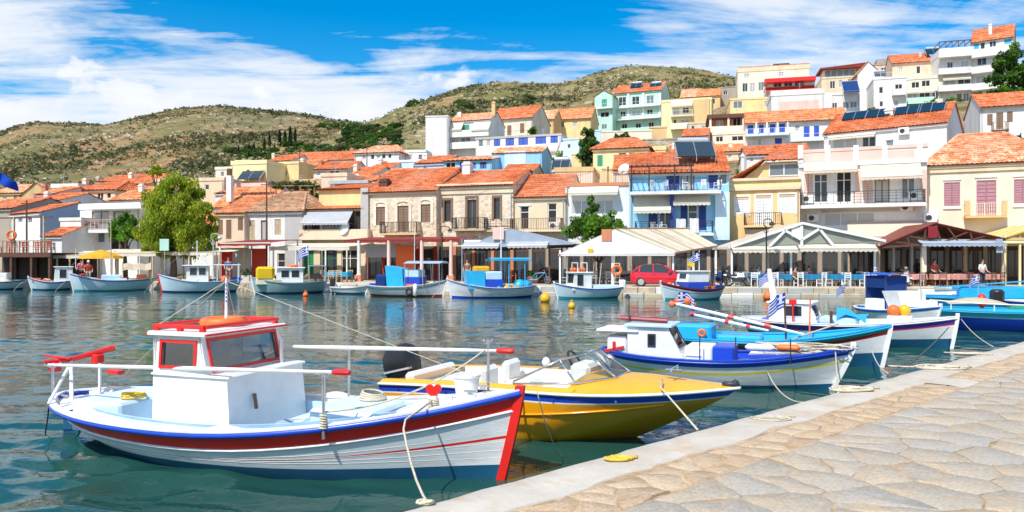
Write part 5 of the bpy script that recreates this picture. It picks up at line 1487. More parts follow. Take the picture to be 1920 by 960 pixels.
def boat_at(name, label, bow_px, bow_Y, stern_px, stern_Y, group):
    bx = (bow_px-CX)/F*bow_Y; sx = (stern_px-CX)/F*stern_Y
    a = math.atan2(bow_Y-stern_Y, bx-sx); L = math.hypot(bow_Y-stern_Y, bx-sx)
    t = thing(name, label, 'boat', ((bx+sx)/2, (bow_Y+stern_Y)/2, 0), a, group)
    return t, L
def on_boat(t, p):
    return Matrix.Translation(t.location) @ Matrix.Rotation(t.rotation_euler.z, 4, 'Z') @ Vector(p)
GN, GF = 'boats moored stern-out along the near quay', 'boats moored along the town quay'

def part(t, name, mat, fn, smooth=False, parent=None):
    mb = MB(); fn(mb); return mb.build(name, mat, parent or t, smooth=smooth)
# the big white, red and blue fishing boat
def near_boat():
    t, L = boat_at('fishing_boat', 'white wooden fishing boat with red band, blue rail and small white cabin, nearest of all', 978, 8.05, 124, 10.3, GN)
    h = Hull(L, 2.35, .98, .50, .56, tm=.42, rb=.22, rs=.62, ps=2.3, qs=.62, keel=-.45, flare=.40)
    h.mesh([(.05,0),(.068,0),(.195,1),(.21,0),(.26,0)], .115, ['hull_white','red_paint','boot_blue'], stripe=(.40,.06,1)).build('hull', ['hull_white','red_paint','boot_blue'], t, smooth=60)
    h.caprail(.10, .022, .030).build('cap_rail', 'white_paint', t, smooth=40)
    h.rub(.036, .03).build('rubbing_strake', 'blue_paint', t, smooth=True)
    mb = MB()
    for sd in (-1,1): mb.tube([h.p(q, sd, h.zs(q)-.212, .006) for q in h.T], .016, 5)
    mb.build('moulding', 'white_paint', t, smooth=True)
    h.stem(.045, .05, .035, -.3).build('stem_post', 'red_paint', t)
    # planking seams are read as fine lines; side decks, coaming, cockpit sole
    h.strip(.02,.98, lambda q,s_: h.inner(q,s_,.0,.05), lambda q,s_: h.inner(q,s_,.09,.065), mb=None).build('bulwark', 'white_paint', t)
    def ring(q): return max(.0, h.b(q)-.40)
    mb = h.strip(.03,.80, lambda q,s_: h.inner(q,s_,.09,.065), lambda q,s_: Vector((h.x(q,h.zs(q)), s_*ring(q), h.zs(q)-.06)))
    mb.build('side_deck', 'white_paint', t, smooth=30)
    mb = h.strip(.07,.80, lambda q,s_: Vector((h.x(q,h.zs(q)), s_*ring(q), h.zs(q)+.01)), lambda q,s_: Vector((h.x(q,h.zs(q)), s_*ring(q)*.98, h.zs(q)-.40)))
    h.strip(.07,.80, lambda q,s_: Vector((h.x(q,h.zs(q)), s_*ring(q), h.zs(q)+.01)), lambda q,s_: Vector((h.x(q,h.zs(q)), s_*(ring(q)+.03), h.zs(q)+.01)), mb=mb)
    mb.build('coaming', 'paleblue_paint', t)
    mb = MB(); mb.grid([[(h.x(.07+.73*i/20,.4), y*ring(.07+.73*i/20), .22) for y in (-1,-.5,0,.5,1)] for i in range(21)]); mb.build('cockpit_sole', 'deck_blue', t)
    # stern platform and engine hatch
    mb = MB(); mb.bbox(-L/2+.75, -1.75, -.55, .45, .22, .60, .03); mb.build('engine_hatch', 'deck_blue', t)
    mb = MB(); rows = []
    for i in range(9):
        q = .015+.10*i/8; rows.append([h.inner(q,-1,.05,.07).lerp(h.inner(q,1,.05,.07), k/6) for k in range(7)])
    mb.grid(rows); mb.build('stern_deck', 'white_paint', t)
    mb = MB(); mb.bbox(-2.2,-1.2,.25,.85,.22,.62,.03); mb.build('stern_bench', 'paleblue_paint', t)
    h.deck(.05, .79, .985, .06, camber=.05).build('foredeck', 'white_paint', t, smooth=40)
    mb = MB(); mb.bbox(.9,1.75,-.42,.42,.45,.70,.04); mb.build('fore_hatch','deck_blue',t)
    mb = MB()
    for x, y in ((.55,.72),(1.85,.42)): mb.bbox(x-.12,x+.12,-y,y,.44,.49,.01)
    mb.build('thwart','deck_blue',t)
    # cabin: wide lower trunk, smaller glazed pilot house over its after half
    mb = MB(); mb.hexa([(-1.06,-.73,.30),(.08,-.73,.30),(.08,.73,.30),(-1.06,.73,.30),(-1.06,-.71,1.03),(.02,-.71,1.03),(.02,.71,1.03),(-1.06,.71,1.03)])
    mb.bbox(-1.08,.06,-.735,.735,1.03,1.055,.012); mb.build('cabin_trunk','white_paint',t)
    mb = MB(); mb.beam((.10,-.30,.62),(.07,-.30,.80),.02,.04); mb.build('trunk_handle','shutter_brown',t)
    wheelhouse(t, -1.06, -.26, .71, 1.055, 1.50, side=[(.18,.86,.20,.80)], front=[(.08,.92,.12,.86)], aft=[(.1,.45,.1,.85),(.55,.9,.1,.85)], frame='red_paint', rake=.10, over=.07, rt=.045, hw_top=.68, fw=.034, pane='tinted_glass')
    mb = MB()
    for y in (-.66,.66): mb.tube([(-1.08,y,1.60),(-.34,y,1.60)], .026, 8)
    mb.tube([(-1.1,-.66,1.60),(-1.1,.66,1.60)], .025, 8); mb.tube([(-.33,-.66,1.60),(-.33,.66,1.60)], .025, 8)
    for x in (-1.05,-.70,-.37):
        for y in (-.66,.66): mb.box(x-.03,x+.03,y-.025,y+.025,1.545,1.60)
    mb.build('roof_rail','red_paint',t)
    mb = MB(); mb.box(-1.14,-.23,-.745,.745,1.508,1.530); mb.build('roof_trim','red_paint',t)
    # things seen through the window
    mb = MB(); mb.bbox(-.85,-.40,-.45,.1,1.055,1.17,.03); mb.build('chart_shelf','wood',t)
    mb = MB(); mb.ring((-.62,.2,1.18),.13,.012,(1,0,.3),16,5); mb.build('steering_wheel','wood_dark',t)
    # mast with stays, spars along both gunwales
    mb = MB(); mb.tube([(-.60,0,1.55),(-.60,0,2.16)],[.022,.013],8); mb.lathe([(.07,1.55),(.06,1.62),(.03,1.64)],(-.6,0,0),10); mb.build('mast','white_paint',t,smooth=40)
    mb = MB()
    for q in ((-3.0,.5,.62),(-1.02,-.66,1.62),(-1.02,.66,1.62),(2.9,.2,1.0)): mb.tube([(-.6,0,2.12),q],.004,4)
    mb.build('stay','rope',t)
    for (p,q,rt) in (((-3.0,-.52,1.02),(1.55,-.88,1.21),1),((-1.2,.80,1.20),(2.75,.80,1.29),1)):
        mb = MB(); P,Q = Vector(p),Vector(q); mb.tube([P,P.lerp(Q,.5),Q],[.018,.027,.018],8); o = mb.build('spar','white_paint',t,smooth=40)
        d = (Q-P).normalized(); mb = MB(); mb.tube([Q-d*.02,Q+d*.03,Q+d*.17,Q+d*.2],[.024,.036,.036,.024],8); mb.build('spar_tip','red_paint',o,smooth=40)
    for (x,y,zt,z0) in ((1.42,-.88,1.2,.55),(2.62,.80,1.42,.80),(-2.95,-.5,1.04,.55),(.6,.92,1.24,.50)):
        mb = MB(); mb.tube([(x,y,z0-.05),(x,y,zt)],.018,6); mb.tube([(x-.02,y-.1,zt),(x,y,zt-.06),(x+.02,y+.1,zt)],.012,5); mb.build('crutch','metal',t)
    # stern gallows with red line roller
    mb = MB()
    for p,q in (((-3.05,-.15,.50),(-3.05,-.15,1.02)),((-3.05,-.15,1.0),(-2.55,-.55,.55)),((-3.05,-.15,1.0),(-2.75,-.72,.56)),((-3.05,.3,.5),(-3.05,.3,1.0))): mb.tube([p,q],.022,6)
    mb.build('stern_gallows','white_paint',t)
    mb = MB(); mb.tube([(-3.22,-.42,1.03),(-3.08,-.1,1.04),(-2.92,.42,1.14)],[.025,.035,.04],8); mb.bbox(-3.22,-3.10,-.36,-.24,.90,1.02,.02); mb.bbox(-3.0,-2.88,.1,.24,.96,1.08,.02)
    mb.beam((-3.35,-.3,1.10),(-3.0,-.2,1.06),.06,.02); mb.beam((-2.8,.25,.84),(-2.55,.2,.84),.10,.05); mb.build('line_roller','red_paint',t)
    mb = MB(); mb.hexa([(-L/2-.02,-.025,-.4),(-L/2+.42,-.025,-.4),(-L/2+.42,.025,-.4),(-L/2-.02,.025,-.4),(-L/2-.03,-.02,.40),(-L/2+.10,-.02,.40),(-L/2+.10,.02,.40),(-L/2-.03,.02,.40)]); mb.build('rudder','boot_blue',t)
    # white foredeck bitt with heart-shaped red head
    bx, by = 2.42, -.30; zd = h.zs(bx/L+.5)-.06
    mb = MB(); mb.box(bx-.04,bx+.04,by-.04,by+.04,zd,zd+.2); mb.build('bitt','white_paint',t)
    mb = MB(Matrix.Translation((bx,by,zd+.255)) @ Matrix.Rotation(math.radians(20),4,'Z')); pts = []
    for i in range(24):
        a = 2*math.pi*i/24; pts.append((.0054*16*math.sin(a)**3, -.03, .0054*(13*math.cos(a)-5*math.cos(2*a)-2*math.cos(3*a)-math.cos(4*a))))
    mb.prism(pts,(0,.06,0)); mb.build('bitt_head','red_paint',t)
    mb = MB()
    for k in range(5): mb.ring((bx,by,zd+.06+.025*k),.055,.013,(.05*k,.1,1),12,5)
    mb.build('rope_turns','rope',t)
    mb = MB()
    for k in range(6): mb.ring((1.42,-.88,.62+.025*k),.035,.013,(.1,.05*k,1),10,5)
    mb.build('rope_turns','rope',t)
    # working clutter: seams of the planking, coiled line, a crate and cloths
    for fr in (.30,.52,.70,.86):
        mb = MB()
        for sd in (-1,1): mb.tube([h.p(q,sd,(h.zs(q)-.26)*(1-fr)+.16*fr,.0005) for q in h.T[2:-1]],.0022,4)
        mb.build('plank_seam','white_wall',t)
    part(t,'coiled_line','rope',lambda m:[m.ring((1.32,.30,.72+.022*k),.16-.012*k,.014,(.05*k,0,1),16,5) for k in range(4)],True)
    part(t,'coiled_line','rope_yellow',lambda m:[m.ring((-1.9,-.2,.625+.02*k),.15-.01*k,.012,(0,.05*k,1),16,5) for k in range(3)],True)
    part(t,'crate','cyan_paint',lambda m:(m.box(-2.05,-1.6,.42,.72,.62,.64),m.box(-2.05,-1.6,.42,.44,.64,.80),m.box(-2.05,-1.6,.70,.72,.64,.80),m.box(-2.05,-2.03,.44,.70,.64,.80),m.box(-1.62,-1.6,.44,.70,.64,.80)))
    part(t,'folded_cloth','canvas_bluegrey',lambda m:m.grid([[(.5+.12*i,-.55+.12*j,.50+.03*math.sin(i*2+j)) for j in range(5)] for i in range(5)]),True)
    part(t,'exhaust_pipe','metal',lambda m:m.tube([(-.15,.5,1.05),(-.15,.5,1.35)],.03,8),40)
    part(t,'cleat','metal',lambda m:[(m.box(x-.07,x+.07,y-.012,y+.012,z+.03,z+.05),m.box(x-.03,x+.03,y-.012,y+.012,z,z+.03)) for x,y,z in ((2.8,-.18,.93),(2.8,.18,.93),(-2.9,-.35,.56),(-2.9,.35,.56))])
    for x in (.32,):
        q = x/L+.5; 
        for sd in (-1,1):
            mb = MB(); rows=[]
            for i in range(9):
                a_, b_ = h.inner(q+(i-4)*.01,sd,0,-.015), h.inner(q+(i-4)*.01,sd,0,.06); u_ = Vector((0,0,.024+.05*math.sin(math.pi*i/8))); rows.append([a_,a_+u_,b_+u_,b_])
            mb.grid(rows); mb.build('rail_chock','white_paint',t)
    return t, h, (bx,by,zd+.1)
nb, nbh, bitt = near_boat()
f = greek_flag('flag','small drooping greek flag on the mast of the nearest white fishing boat', on_boat(nb,(-.6,0,2.12)), -1.2, .10, .22, 1, .0, 1.2)
o = MB(); lifebuoy(o,(0,0,0),.24,.055); o = o.build('lifebuoy','buoy_orange',None,smooth=True,loc=on_boat(nb,(-.74,.12,1.60)),rot=(0,0,0)); tag(o,'orange lifebuoy lying flat on the red railed cabin roof','lifebuoy')
def bucket():
    mb = MB(); mb.lathe([(.115,0),(.15,.26),(.165,.265),(.165,.29),(.15,.29),(.14,.27),(.108,.02)],(0,0,0),18)
    o = thing('bucket','white plastic bucket on the foredeck of the nearest white boat','bucket',on_boat(nb,(2.55,.30,.78)),0)
    mb.build('pail','plastic_white',o,smooth=40)
    mb = MB(); mb.tube([(.15*math.cos(a),.02,.27+.10*math.sin(a)*.3) for a in [math.pi*i/10 for i in range(11)]],.005,4); mb.build('handle','metal',o)
bucket()

# the yellow speedboat
def speedboat():
    t, L = boat_at('speedboat','yellow speedboat with dark blue band, low windscreen and black outboard motor',1388,9.45,775,11.6,GN)
    h = Hull(L,2.0,.77,.68,.60,tm=.52,rb=1.35,rs=-.1,stern='transom',fs=.9,keel=-.30,pb=2.3,flare=.11,ends=.32)
    mats = ['hull_yellow','blue_paint','white_paint','hull_yellow']
    h.mesh([(.115,1),(.135,2)],.05,mats).build('hull',mats,t,smooth=50)
    h.rub(.022,.005).build('rubbing_strake','white_paint',t,smooth=True)
    # spray rails
    mb = MB()
    for zz in (.28,):
        for sd in (-1,1): mb.tube([h.p(.1+.78*i/24,sd,zz+.28*(i/24)**2,.01) for i in range(25)],.014,5)
    mb.build('spray_rail','hull_yellow',t,smooth=True)
    # crowned foredeck, side decks, cockpit
    mb = MB(); rows = []
    for i in range(19):
        q = .60+.395*i/18; a,b = h.inner(q,-1,-.01,0), h.inner(q,1,-.01,0); k = min(1,(1-q)/.25)
        rows.append([a.lerp(b,j/10)+Vector((0,0,.13*k*math.sin(math.pi*j/10)**.8)) for j in range(11)])
    mb.grid(rows); mb.build('foredeck','yellow_deck',t,smooth=True)
    mb = h.strip(.0,.62,lambda q,s_: h.inner(q,s_,-.01,0),lambda q,s_: h.inner(q,s_,-.05,.10)); h.strip(.0,.62,lambda q,s_: h.inner(q,s_,-.05,.10),lambda q,s_: h.inner(q,s_,-.04,.24),mb=mb); mb.build('side_deck','yellow_deck',t,smooth=40)
    mb = h.strip(.10,.62,lambda q,s_: h.inner(q,s_,-.04,.24),lambda q,s_: h.inner(q,s_,.42,.26)); mb.build('cockpit_liner','vinyl',t)
    mb = MB(); mb.grid([[h.inner(.08+.54*i/8,-1,.42,.26),h.inner(.08+.54*i/8,1,.42,.26)] for i in range(9)]); mb.face([h.inner(.1,-1,-.04,.24),h.inner(.1,1,-.04,.24),h.inner(.1,1,.42,.26),h.inner(.1,-1,.42,.26)]); mb.face([h.inner(.62,-1,-.04,.24),h.inner(.62,1,-.04,.24),h.inner(.62,1,.42,.26),h.inner(.62,-1,.42,.26)]); mb.build('cockpit_sole','vinyl',t)
    mb = MB(); rows=[]
    for i in range(5):
        q=.0+.11*i/4; a,b=h.inner(q,-1,-.04,.2),h.inner(q,1,-.04,.2); rows.append([a.lerp(b,j/6)+Vector((0,0,-.10*(1-i/4))) for j in range(7)])
    mb.grid(rows); mb.build('stern_deck','yellow_deck',t)
    for x,y in ((-.75,-.36),(-.75,.38)):
        mb = MB(); mb.bbox(x-.24,x+.24,y-.24,y+.24,.34,.60,.05); mb.bbox(x-.26,x-.14,y-.24,y+.24,.58,.88,.05); mb.build('seat','vinyl',t,smooth=30)
    mb = MB(); mb.bbox(-2.1,-1.55,-.65,.65,.34,.60,.05); mb.bbox(-2.2,-2.05,-.65,.65,.56,.74,.05); mb.build('bench_seat','vinyl',t,smooth=30)
    mb = MB(); mb.bbox(.12,.42,.05,.62,.5,.92,.05); mb.build('console','vinyl',t); mb = MB(); mb.ring((.08,.36,.92),.16,.016,(1,0,.6),18,6); mb.build('steering_wheel','black_plastic',t,smooth=True)
    # wrap-round windscreen
    q0 = .60; zc = h.zs(q0)
    A = [Vector((-.35,-.80,zc+.05)),Vector((.50,-.70,zc+.10)),Vector((.92,-.30,zc+.15)),Vector((.92,.30,zc+.15)),Vector((.50,.70,zc+.10)),Vector((-.35,.80,zc+.05))]
    Bt = [Vector((-.35,-.79,zc+.08)),Vector((.25,-.62,zc+.38)),Vector((.48,-.26,zc+.44)),Vector((.48,.26,zc+.44)),Vector((.25,.62,zc+.38)),Vector((-.35,.79,zc+.08))]
    w = MB()
    for P in (A,Bt): w.tube(P,.016,6)
    for a,b in zip(A,Bt): w.tube([a,b],.014,6)
    wo = w.build('windscreen','chrome',t,smooth=True)
    for k in range(5):
        g = MB(); g.face([A[k],A[k+1],Bt[k+1],Bt[k]]); g.build('pane','clear_glass',wo)
    mb = MB(); mb.lathe([(.0,0),(.05,.02),(.07,.08),(.04,.13),(0,.15)],(-.55,.78,zc+.06),10); mb.build('lamp','plastic_white',t,smooth=True)
    # bow fittings
    mb = MB(); mb.lathe([(.0,-.06),(.05,-.04),(.06,0),(.04,.05),(0,.07)],(L/2-.06,0,.80),10); mb.bbox(L/2-.22,L/2-.04,-.07,.07,.80,.83,.01); mb.build('bow_roller','dark_metal',t,smooth=40)
    mb = MB(); mb.tube([(1.62,-.18,.93),(1.62,-.18,.97),(1.62,.18,.97),(1.62,.18,.93)],.014,6); mb.bbox(1.5,1.74,-.04,.04,.92,.95,.01); mb.build('bow_cleat','chrome',t)
    mb = MB()
    for x in (-2.1,-1.3,-.5,.3,1.1): mb.lathe([(.014,-.006),(.010,.0)],(x,-h.b(x/L+.5)-.004,h.zs(x/L+.5)-.07),8,0,'y')
    mb.build('snap_fastener','chrome',t,kind='stuff')
    # outboard motor, tilted
    o = MB(Matrix.Translation((-L/2-.12,0,.55)) @ Matrix.Rotation(math.radians(-14),4,'Y')); 
    o.grid([[(x*s+.02,y*s*1.0,z) for x,y in ((-.30,-.16),(-.10,-.22),(.16,-.2),(.24,-.08),(.24,.08),(.16,.2),(-.10,.22),(-.30,.16))] for z,s in ((.0,.75),(.06,.95),(.22,1.02),(.36,.98),(.47,.78),(.52,.40))],close=True)
    o.face([(x*.4+.02,y*.4,.52) for x,y in ((-.30,-.16),(-.10,-.22),(.16,-.2),(.24,-.08),(.24,.08),(.16,.2),(-.10,.22),(-.30,.16))])
    mo = o.build('outboard_motor','black_plastic',t,smooth=35)
    o = MB(Matrix.Translation((-L/2-.12,0,.55)) @ Matrix.Rotation(math.radians(-14),4,'Y')); o.hexa([(-.18,-.07,-.75),(.10,-.04,-.75),(.10,.04,-.75),(-.18,.07,-.75),(-.2,-.12,.02),(.18,-.12,.02),(.18,.12,.02),(-.2,.12,.02)]); o.bbox(-.34,.16,-.13,.13,-.52,-.49,.01); o.lathe([(.05,-.30),(.06,-.05),(.03,.1)],(0,0,-.7),8,0,'x'); o.build('leg','black_plastic',mo)
    o = MB(Matrix.Translation((-L/2-.12,0,.55)) @ Matrix.Rotation(math.radians(-14),4,'Y')); o.box(-.25,.22,-.222,.222,.12,.15); o.build('trim_line','grey_paint',mo)
    return t, h, L
sp, sph, spL = speedboat()

def kaiki(label, bow, stern, B, zb, zm, zs, group, hull='hull_white', bands=((.09,1),), band_mats=('blue_paint',), boot='boot_blue', bootz=.10, cap='white_paint', rubm='blue_paint', deck='deck_blue', stem='white_paint', stripe=None, rb=.25, rs=.35, drop=.14, name='fishing_boat', stern_type='canoe', above=.1, fs=.85, lod=1):
    t, L = boat_at(name, label, *bow, *stern, group)
    h = Hull(L,B,zb,zm,zs,rb=rb,rs=rs,keel=-.35,stern=stern_type,fs=fs)
    mats = [hull,*band_mats,boot]
    h.mesh(list(bands),bootz,mats,stripe).build('hull',mats,t,smooth=60)
    h.caprail(.10,.03,.03).build('cap_rail',cap,t,smooth=40)
    h.rub(.026,.03).build('rubbing_strake',rubm,t,smooth=True)
    h.strip(.02,.98,lambda q,s_: h.inner(q,s_,0,.05),lambda q,s_: h.inner(q,s_,drop,.07)).build('bulwark',cap,t)
    h.deck(drop,.03,.97,.07).build('deck',deck,t,smooth=40)
    h.stem(.04,above,.03).build('stem_post',stem,t)
    h.t = t
    return t, h
def mast(t, x, y, z0, z1, r=.03, mat='white_paint', stays=()):
    part(t,'mast',mat,lambda m: m.tube([(x,y,z0),(x,y,z1)],[r,r*.6],8),40)
    if stays: part(t,'stay','rope',lambda m: [m.tube([(x,y,z1-.05),q],.005,4) for q in stays])

# blue boat with white cabin
t, h = kaiki('blue topped boat with white cabin and yellow line on grey white hull',(1602,13.6),(1128,15.4),1.75,.78,.50,.56,GN,bands=((.12,1),(.22,0),(.27,2)),band_mats=('blue_paint','lemon_paint'),deck='blue_paint',cap='blue_paint',rubm='blue_paint',bootz=.06,drop=.10,rb=.35)
L=h.L
wheelhouse(t,-1.72,-.60,.46,.42,1.07,side=[(.55,.68,.45,.75)],front=[(.12,.88,.42,.92)],roof='paleblue_paint',frame='dark_metal',rake=.34,over=.06)
part(t,'cabin_trunk','white_paint',lambda m:(m.bbox(-.62,-.10,-.40,.40,.42,.72,.03),m.box(-1.5,-.3,-.432,-.424,.55,.565)))
part(t,'engine_box','blue_paint',lambda m:m.bbox(-.10,.30,-.38,.38,.40,.74,.03))
part(t,'stern_locker','white_paint',lambda m:m.bbox(-2.15,-1.75,-.40,.40,.40,.86,.03)); part(t,'stern_shelf','white_paint',lambda m:m.bbox(-2.35,-1.5,-.5,.5,.96,1.0,.015)); part(t,'red_marker','plastic_red',lambda m:(m.beam((-2.2,-.42,.55),(-1.8,-.42,.65),.05),m.beam((-2.0,-.42,.45),(-2.0,-.42,.75),.05)))
part(t,'roof_beam','dark_red_paint',lambda m:m.tube([(-1.95,-.1,1.20),(-1.0,-.1,1.17)],.05,8),40); mast(t,-1.75,-.2,.9,1.65,.014,'dark_metal')
part(t,'foredeck_cover','white_paint',lambda m:m.grid([[(x,y*min(1,(L/2-x)*.5),.60+.10*((x-.3)/2)**2) for y in (-.35,-.1,.1,.35)] for x in (.55,.8,1.1,1.4,1.75)]))
part(t,'fender','plastic_white',lambda m:m.lathe([(.02,-.26),(.07,-.2),(.07,.2),(.02,.26)],(.75,-.30,.74),10,0,'x'),40)
part(t,'net_float','buoy_orange',lambda m:m.lathe([(.02,-.2),(.06,-.16),(.06,.16),(.02,.2)],(1.25,-.25,.75),10,0,'x'),40)
for x in (-.3,.35,1.3): part(t,'stanchion','dark_metal',lambda m:m.tube([(x,-.62,.5),(x,-.62,.95)],.012,5))
BLUE_T, BLUE_H = t, h
o = part(None,'fishing_net','rope',lambda m:[m.tube([(.5*math.cos(a*1.1+k)*(1+.2*k%1),.25*math.sin(a*1.7+k),.03*k+.02*math.sin(3*a)) for a in [i*.5 for i in range(26)]],.012,4) for k in range(5)],True); o.location=on_boat(t,(1.55,0,.68)); o.rotation_euler=(0,0,t.rotation_euler.z); tag(o,'tan fishing net and line heaped on the bow of the blue boat','net')

# cyan boat with red and green lines
t, h = kaiki('cyan decked boat with dark red line and white raked bow behind the blue one',(1672,16.3),(1200,18.4),2.0,.95,.56,.60,GN,bands=((.07,1),(.11,2),(.19,3)),band_mats=('cyan_paint','green_paint','dark_red_paint'),deck='cyan_paint',cap='cyan_paint',rubm='cyan_paint',bootz=.30,drop=.10,rb=.18)
L=h.L
for (p,q) in (((-2.0,-.2,1.35),(1.0,-.45,.72)),((-1.6,.3,1.05),(.2,.4,.70))):
    P,Q=Vector(p),Vector(q)
    o=part(t,'spar','white_paint',lambda m:m.tube([P,P.lerp(Q,.5),Q],[.03,.04,.025],8),40); d=(Q-P)
    for k in (0,.45,.72): part(t,'spar_tip','red_paint',lambda m:m.tube([P+d*k,P+d*(k+.045)],.055,8),40,o)
part(t,'hatch','cyan_paint',lambda m:m.bbox(-.9,.1,-.4,.4,.45,.62,.04)); part(t,'cabin_trunk','cyan_paint',lambda m:m.bbox(-1.9,-1.0,-.5,.5,.45,.85,.05)); part(t,'float','buoy_orange',lambda m:m.ring((-1.2,-.6,.68),.07,.035,(0,1,0),14,6),True)
part(t,'oar','wood_pale',lambda m:(m.tube([(.8,-.4,.62),(1.7,-.1,.95)],.02,6),m.hexa([(.5,-.5,.5),(.8,-.4,.6),(.8,-.38,.62),(.5,-.48,.52),(.5,-.38,.5),(.8,-.3,.6),(.8,-.28,.62),(.5,-.36,.52)])))
part(t,'marker_pole','wood_dark',lambda m:m.tube([(.62,-.30,.5),(.58,-.30,1.62)],.025,6))
part(t,'orange_pole','buoy_orange',lambda m:m.tube([(1.1,.35,.5),(1.12,.35,1.5)],.02,6))
part(t,'float_bundle','buoy_orange',lambda m:[m.lathe([(.0,-.09),(.08,-.03),(.08,.04),(0,.1)],(-1.95+.12*k,-.2+.07*(k%3),1.3+.08*(k%2)),9) for k in range(5)],True)
greek_flag('flag','greek flag on a dark pole at the cyan boat',on_boat(t,(.58,-.30,1.62)),math.radians(200),.42,.34,2,.0,.45)
greek_flag('flag','crumpled greek flag among orange floats at the stern of the cyan boat',on_boat(t,(-1.8,-.2,1.62)),math.radians(-20),.42,.3,4,.3,.4)
CY_T, CY_H = t, h

# white boat with purple and red bands
t, h = kaiki('white boat with purple and red bands and white cabin amid the near moorings',(1797,19.7),(1390,22.6),2.2,.86,.60,.64,GN,bands=((.03,1),(.17,2),(.20,1)),band_mats=('red_paint','purple_paint'),deck='paleblue_paint',cap='white_paint',rubm='white_paint',bootz=.24,drop=.12,rb=.14)
L=h.L
wheelhouse(t,-1.9,-.55,.55,.50,1.12,side=[(.42,.82,.42,.88)],front=[(.1,.9,.4,.9)],roof='white_paint',frame='white_paint',pane='pane_dark',rake=.25,over=.06)
part(t,'cabin_stripe','blue_paint',lambda m:m.bbox(-2.3,-.2,-.62,.62,.50,.60,.02)); part(t,'fore_trunk','paleblue_paint',lambda m:m.bbox(-.55,.4,-.45,.45,.50,.76,.03))
part(t,'mast','white_paint',lambda m:m.hexa([(-1.95,-.06,1.15),(-1.75,-.06,1.15),(-1.75,.06,1.15),(-1.95,.06,1.15),(-2.05,-.04,2.1),(-1.95,-.04,2.1),(-1.95,.04,2.1),(-2.05,.04,2.1)]))
part(t,'tarpaulin','canvas_cyan',lambda m:m.grid([[(-.1+.25*i,-.5+.2*j,.72+.14*math.sin(i*1.3+j)+(.2 if j in(1,2) else 0)) for j in range(5)] for i in range(4)])); part(t,'bollard','wood_dark',lambda m:m.tube([(-.2,-.7,.55),(-.2,-.7,.95)],.04,8)); part(t,'orange_post','red_paint',lambda m:(m.tube([(-1.2,-.75,.5),(-1.2,-.75,1.1)],.025,6),m.bbox(-1.3,-1.1,-.8,-.7,1.1,1.25,.02)))
greek_flag('flag','greek flag at the white cabin of the purple banded boat',on_boat(t,(-2.0,0,2.0)),math.radians(190),.34,.28,5,0,.6)
part(t,'fish_box','plastic_white',lambda m:m.bbox(1.15,1.75,-.35,.3,.55,.85,.03)); 
for (x,y,c,lab) in ((1.3,-.1,'buoy_orange','orange round float in the white box on the purple banded boat'),(1.55,.05,'yellow_paint','yellow round float in the white box on the purple banded boat')):
    o=part(None,'float',c,lambda m:m.lathe([(0,-.17),(.1,-.14),(.16,-.05),(.17,.02),(.12,.12),(.04,.16),(0,.17)],(0,0,0),14),True); o.location=on_boat(t,(x,y,.98)); tag(o,lab,'float','round floats')
WH_T, WH_H = t, h

# boat with navy canopy
t, h = kaiki('white boat with tall navy canvas shelter and tilted white panel',(1765,25.0),(1612,28.5),2.0,.8,.58,.62,GN,deck='paleblue_paint',bands=((.10,1),),band_mats=('cyan_paint',),bootz=.2)
part(t,'canopy_frame','navy_paint',lambda m:[m.tube([(x,y,.5),(x,y,1.78)],.035,6) for x in (-1.0,-.1) for y in (-.46,.46)])
part(t,'canopy','canvas_blue',lambda m:m.grid([[(x,y,1.78+.12*math.cos(y*1.9)-.03*abs(x+.75)) for y in (-.56,-.3,0,.3,.56)] for x in (-1.15,-.85,-.55,-.3,.1)]))
part(t,'side_curtain','canvas_navy',lambda m:(m.face([(-1.0,-.47,1.35),(-.1,-.47,1.35),(-.1,-.47,1.78),(-1.0,-.47,1.78)]),m.face([(-.09,-.45,.9),(-.09,.45,.9),(-.09,.45,1.78),(-.09,-.45,1.78)]),m.face([(-1.01,-.45,.8),(-1.01,.45,.8),(-1.01,.45,1.78),(-1.01,-.45,1.78)])))
part(t,'white_panel','white_paint',lambda m:m.hexa([(.15,-.5,.55),(.75,-.5,.55),(.75,.5,.55),(.15,.5,.55),(-.1,-.62,1.25),(.6,-.62,1.25),(.6,.62,1.25),(-.1,.62,1.25)])); part(t,'wheelhouse','white_paint',lambda m:m.bbox(-1.0,-.1,-.55,.55,.5,.95,.04)); mast(t,.9,.1,.6,1.9,.02,'grey_paint')

# boats at the right edge
t, h = kaiki('deep blue boat with turquoise rail and pale deck at right edge',(2190,23.6),(1690,26.2),2.3,.95,.66,.72,GN,hull='blue_paint',bands=((.06,1),(.18,2),(.22,1)),band_mats=('paleblue_paint','turquoise_paint'),boot='blue_paint',cap='cyan_paint',rubm='cyan_paint',deck='paleblue_paint',stem='cyan_paint',rb=.2)
L=h.L
part(t,'net_box','canvas_tan',lambda m:m.grid([[(-2.4+.3*i,-.55+.22*j,.62+.22*math.sin(math.pi*(i+.3)/6.6)*math.sin(math.pi*(j+.2)/5.4)+.25) for j in range(6)] for i in range(7)]),True); part(t,'white_locker','white_paint',lambda m:m.bbox(-3.3,-2.7,-.4,.4,.55,.95,.03))
part(t,'stanchion','white_paint',lambda m:[m.tube([(x,-h.b(x/L+.5)+.05,.6),(x,-h.b(x/L+.5)+.05,.88)],.02,5) for x in (-2.4,-1.2,0,1.2)]); part(t,'side_rail','white_paint',lambda m:m.tube([(x*.5,-h.b(x*.5/L+.5)+.05,.90+.003*x*x) for x in range(-6,6)],.022,6),True)
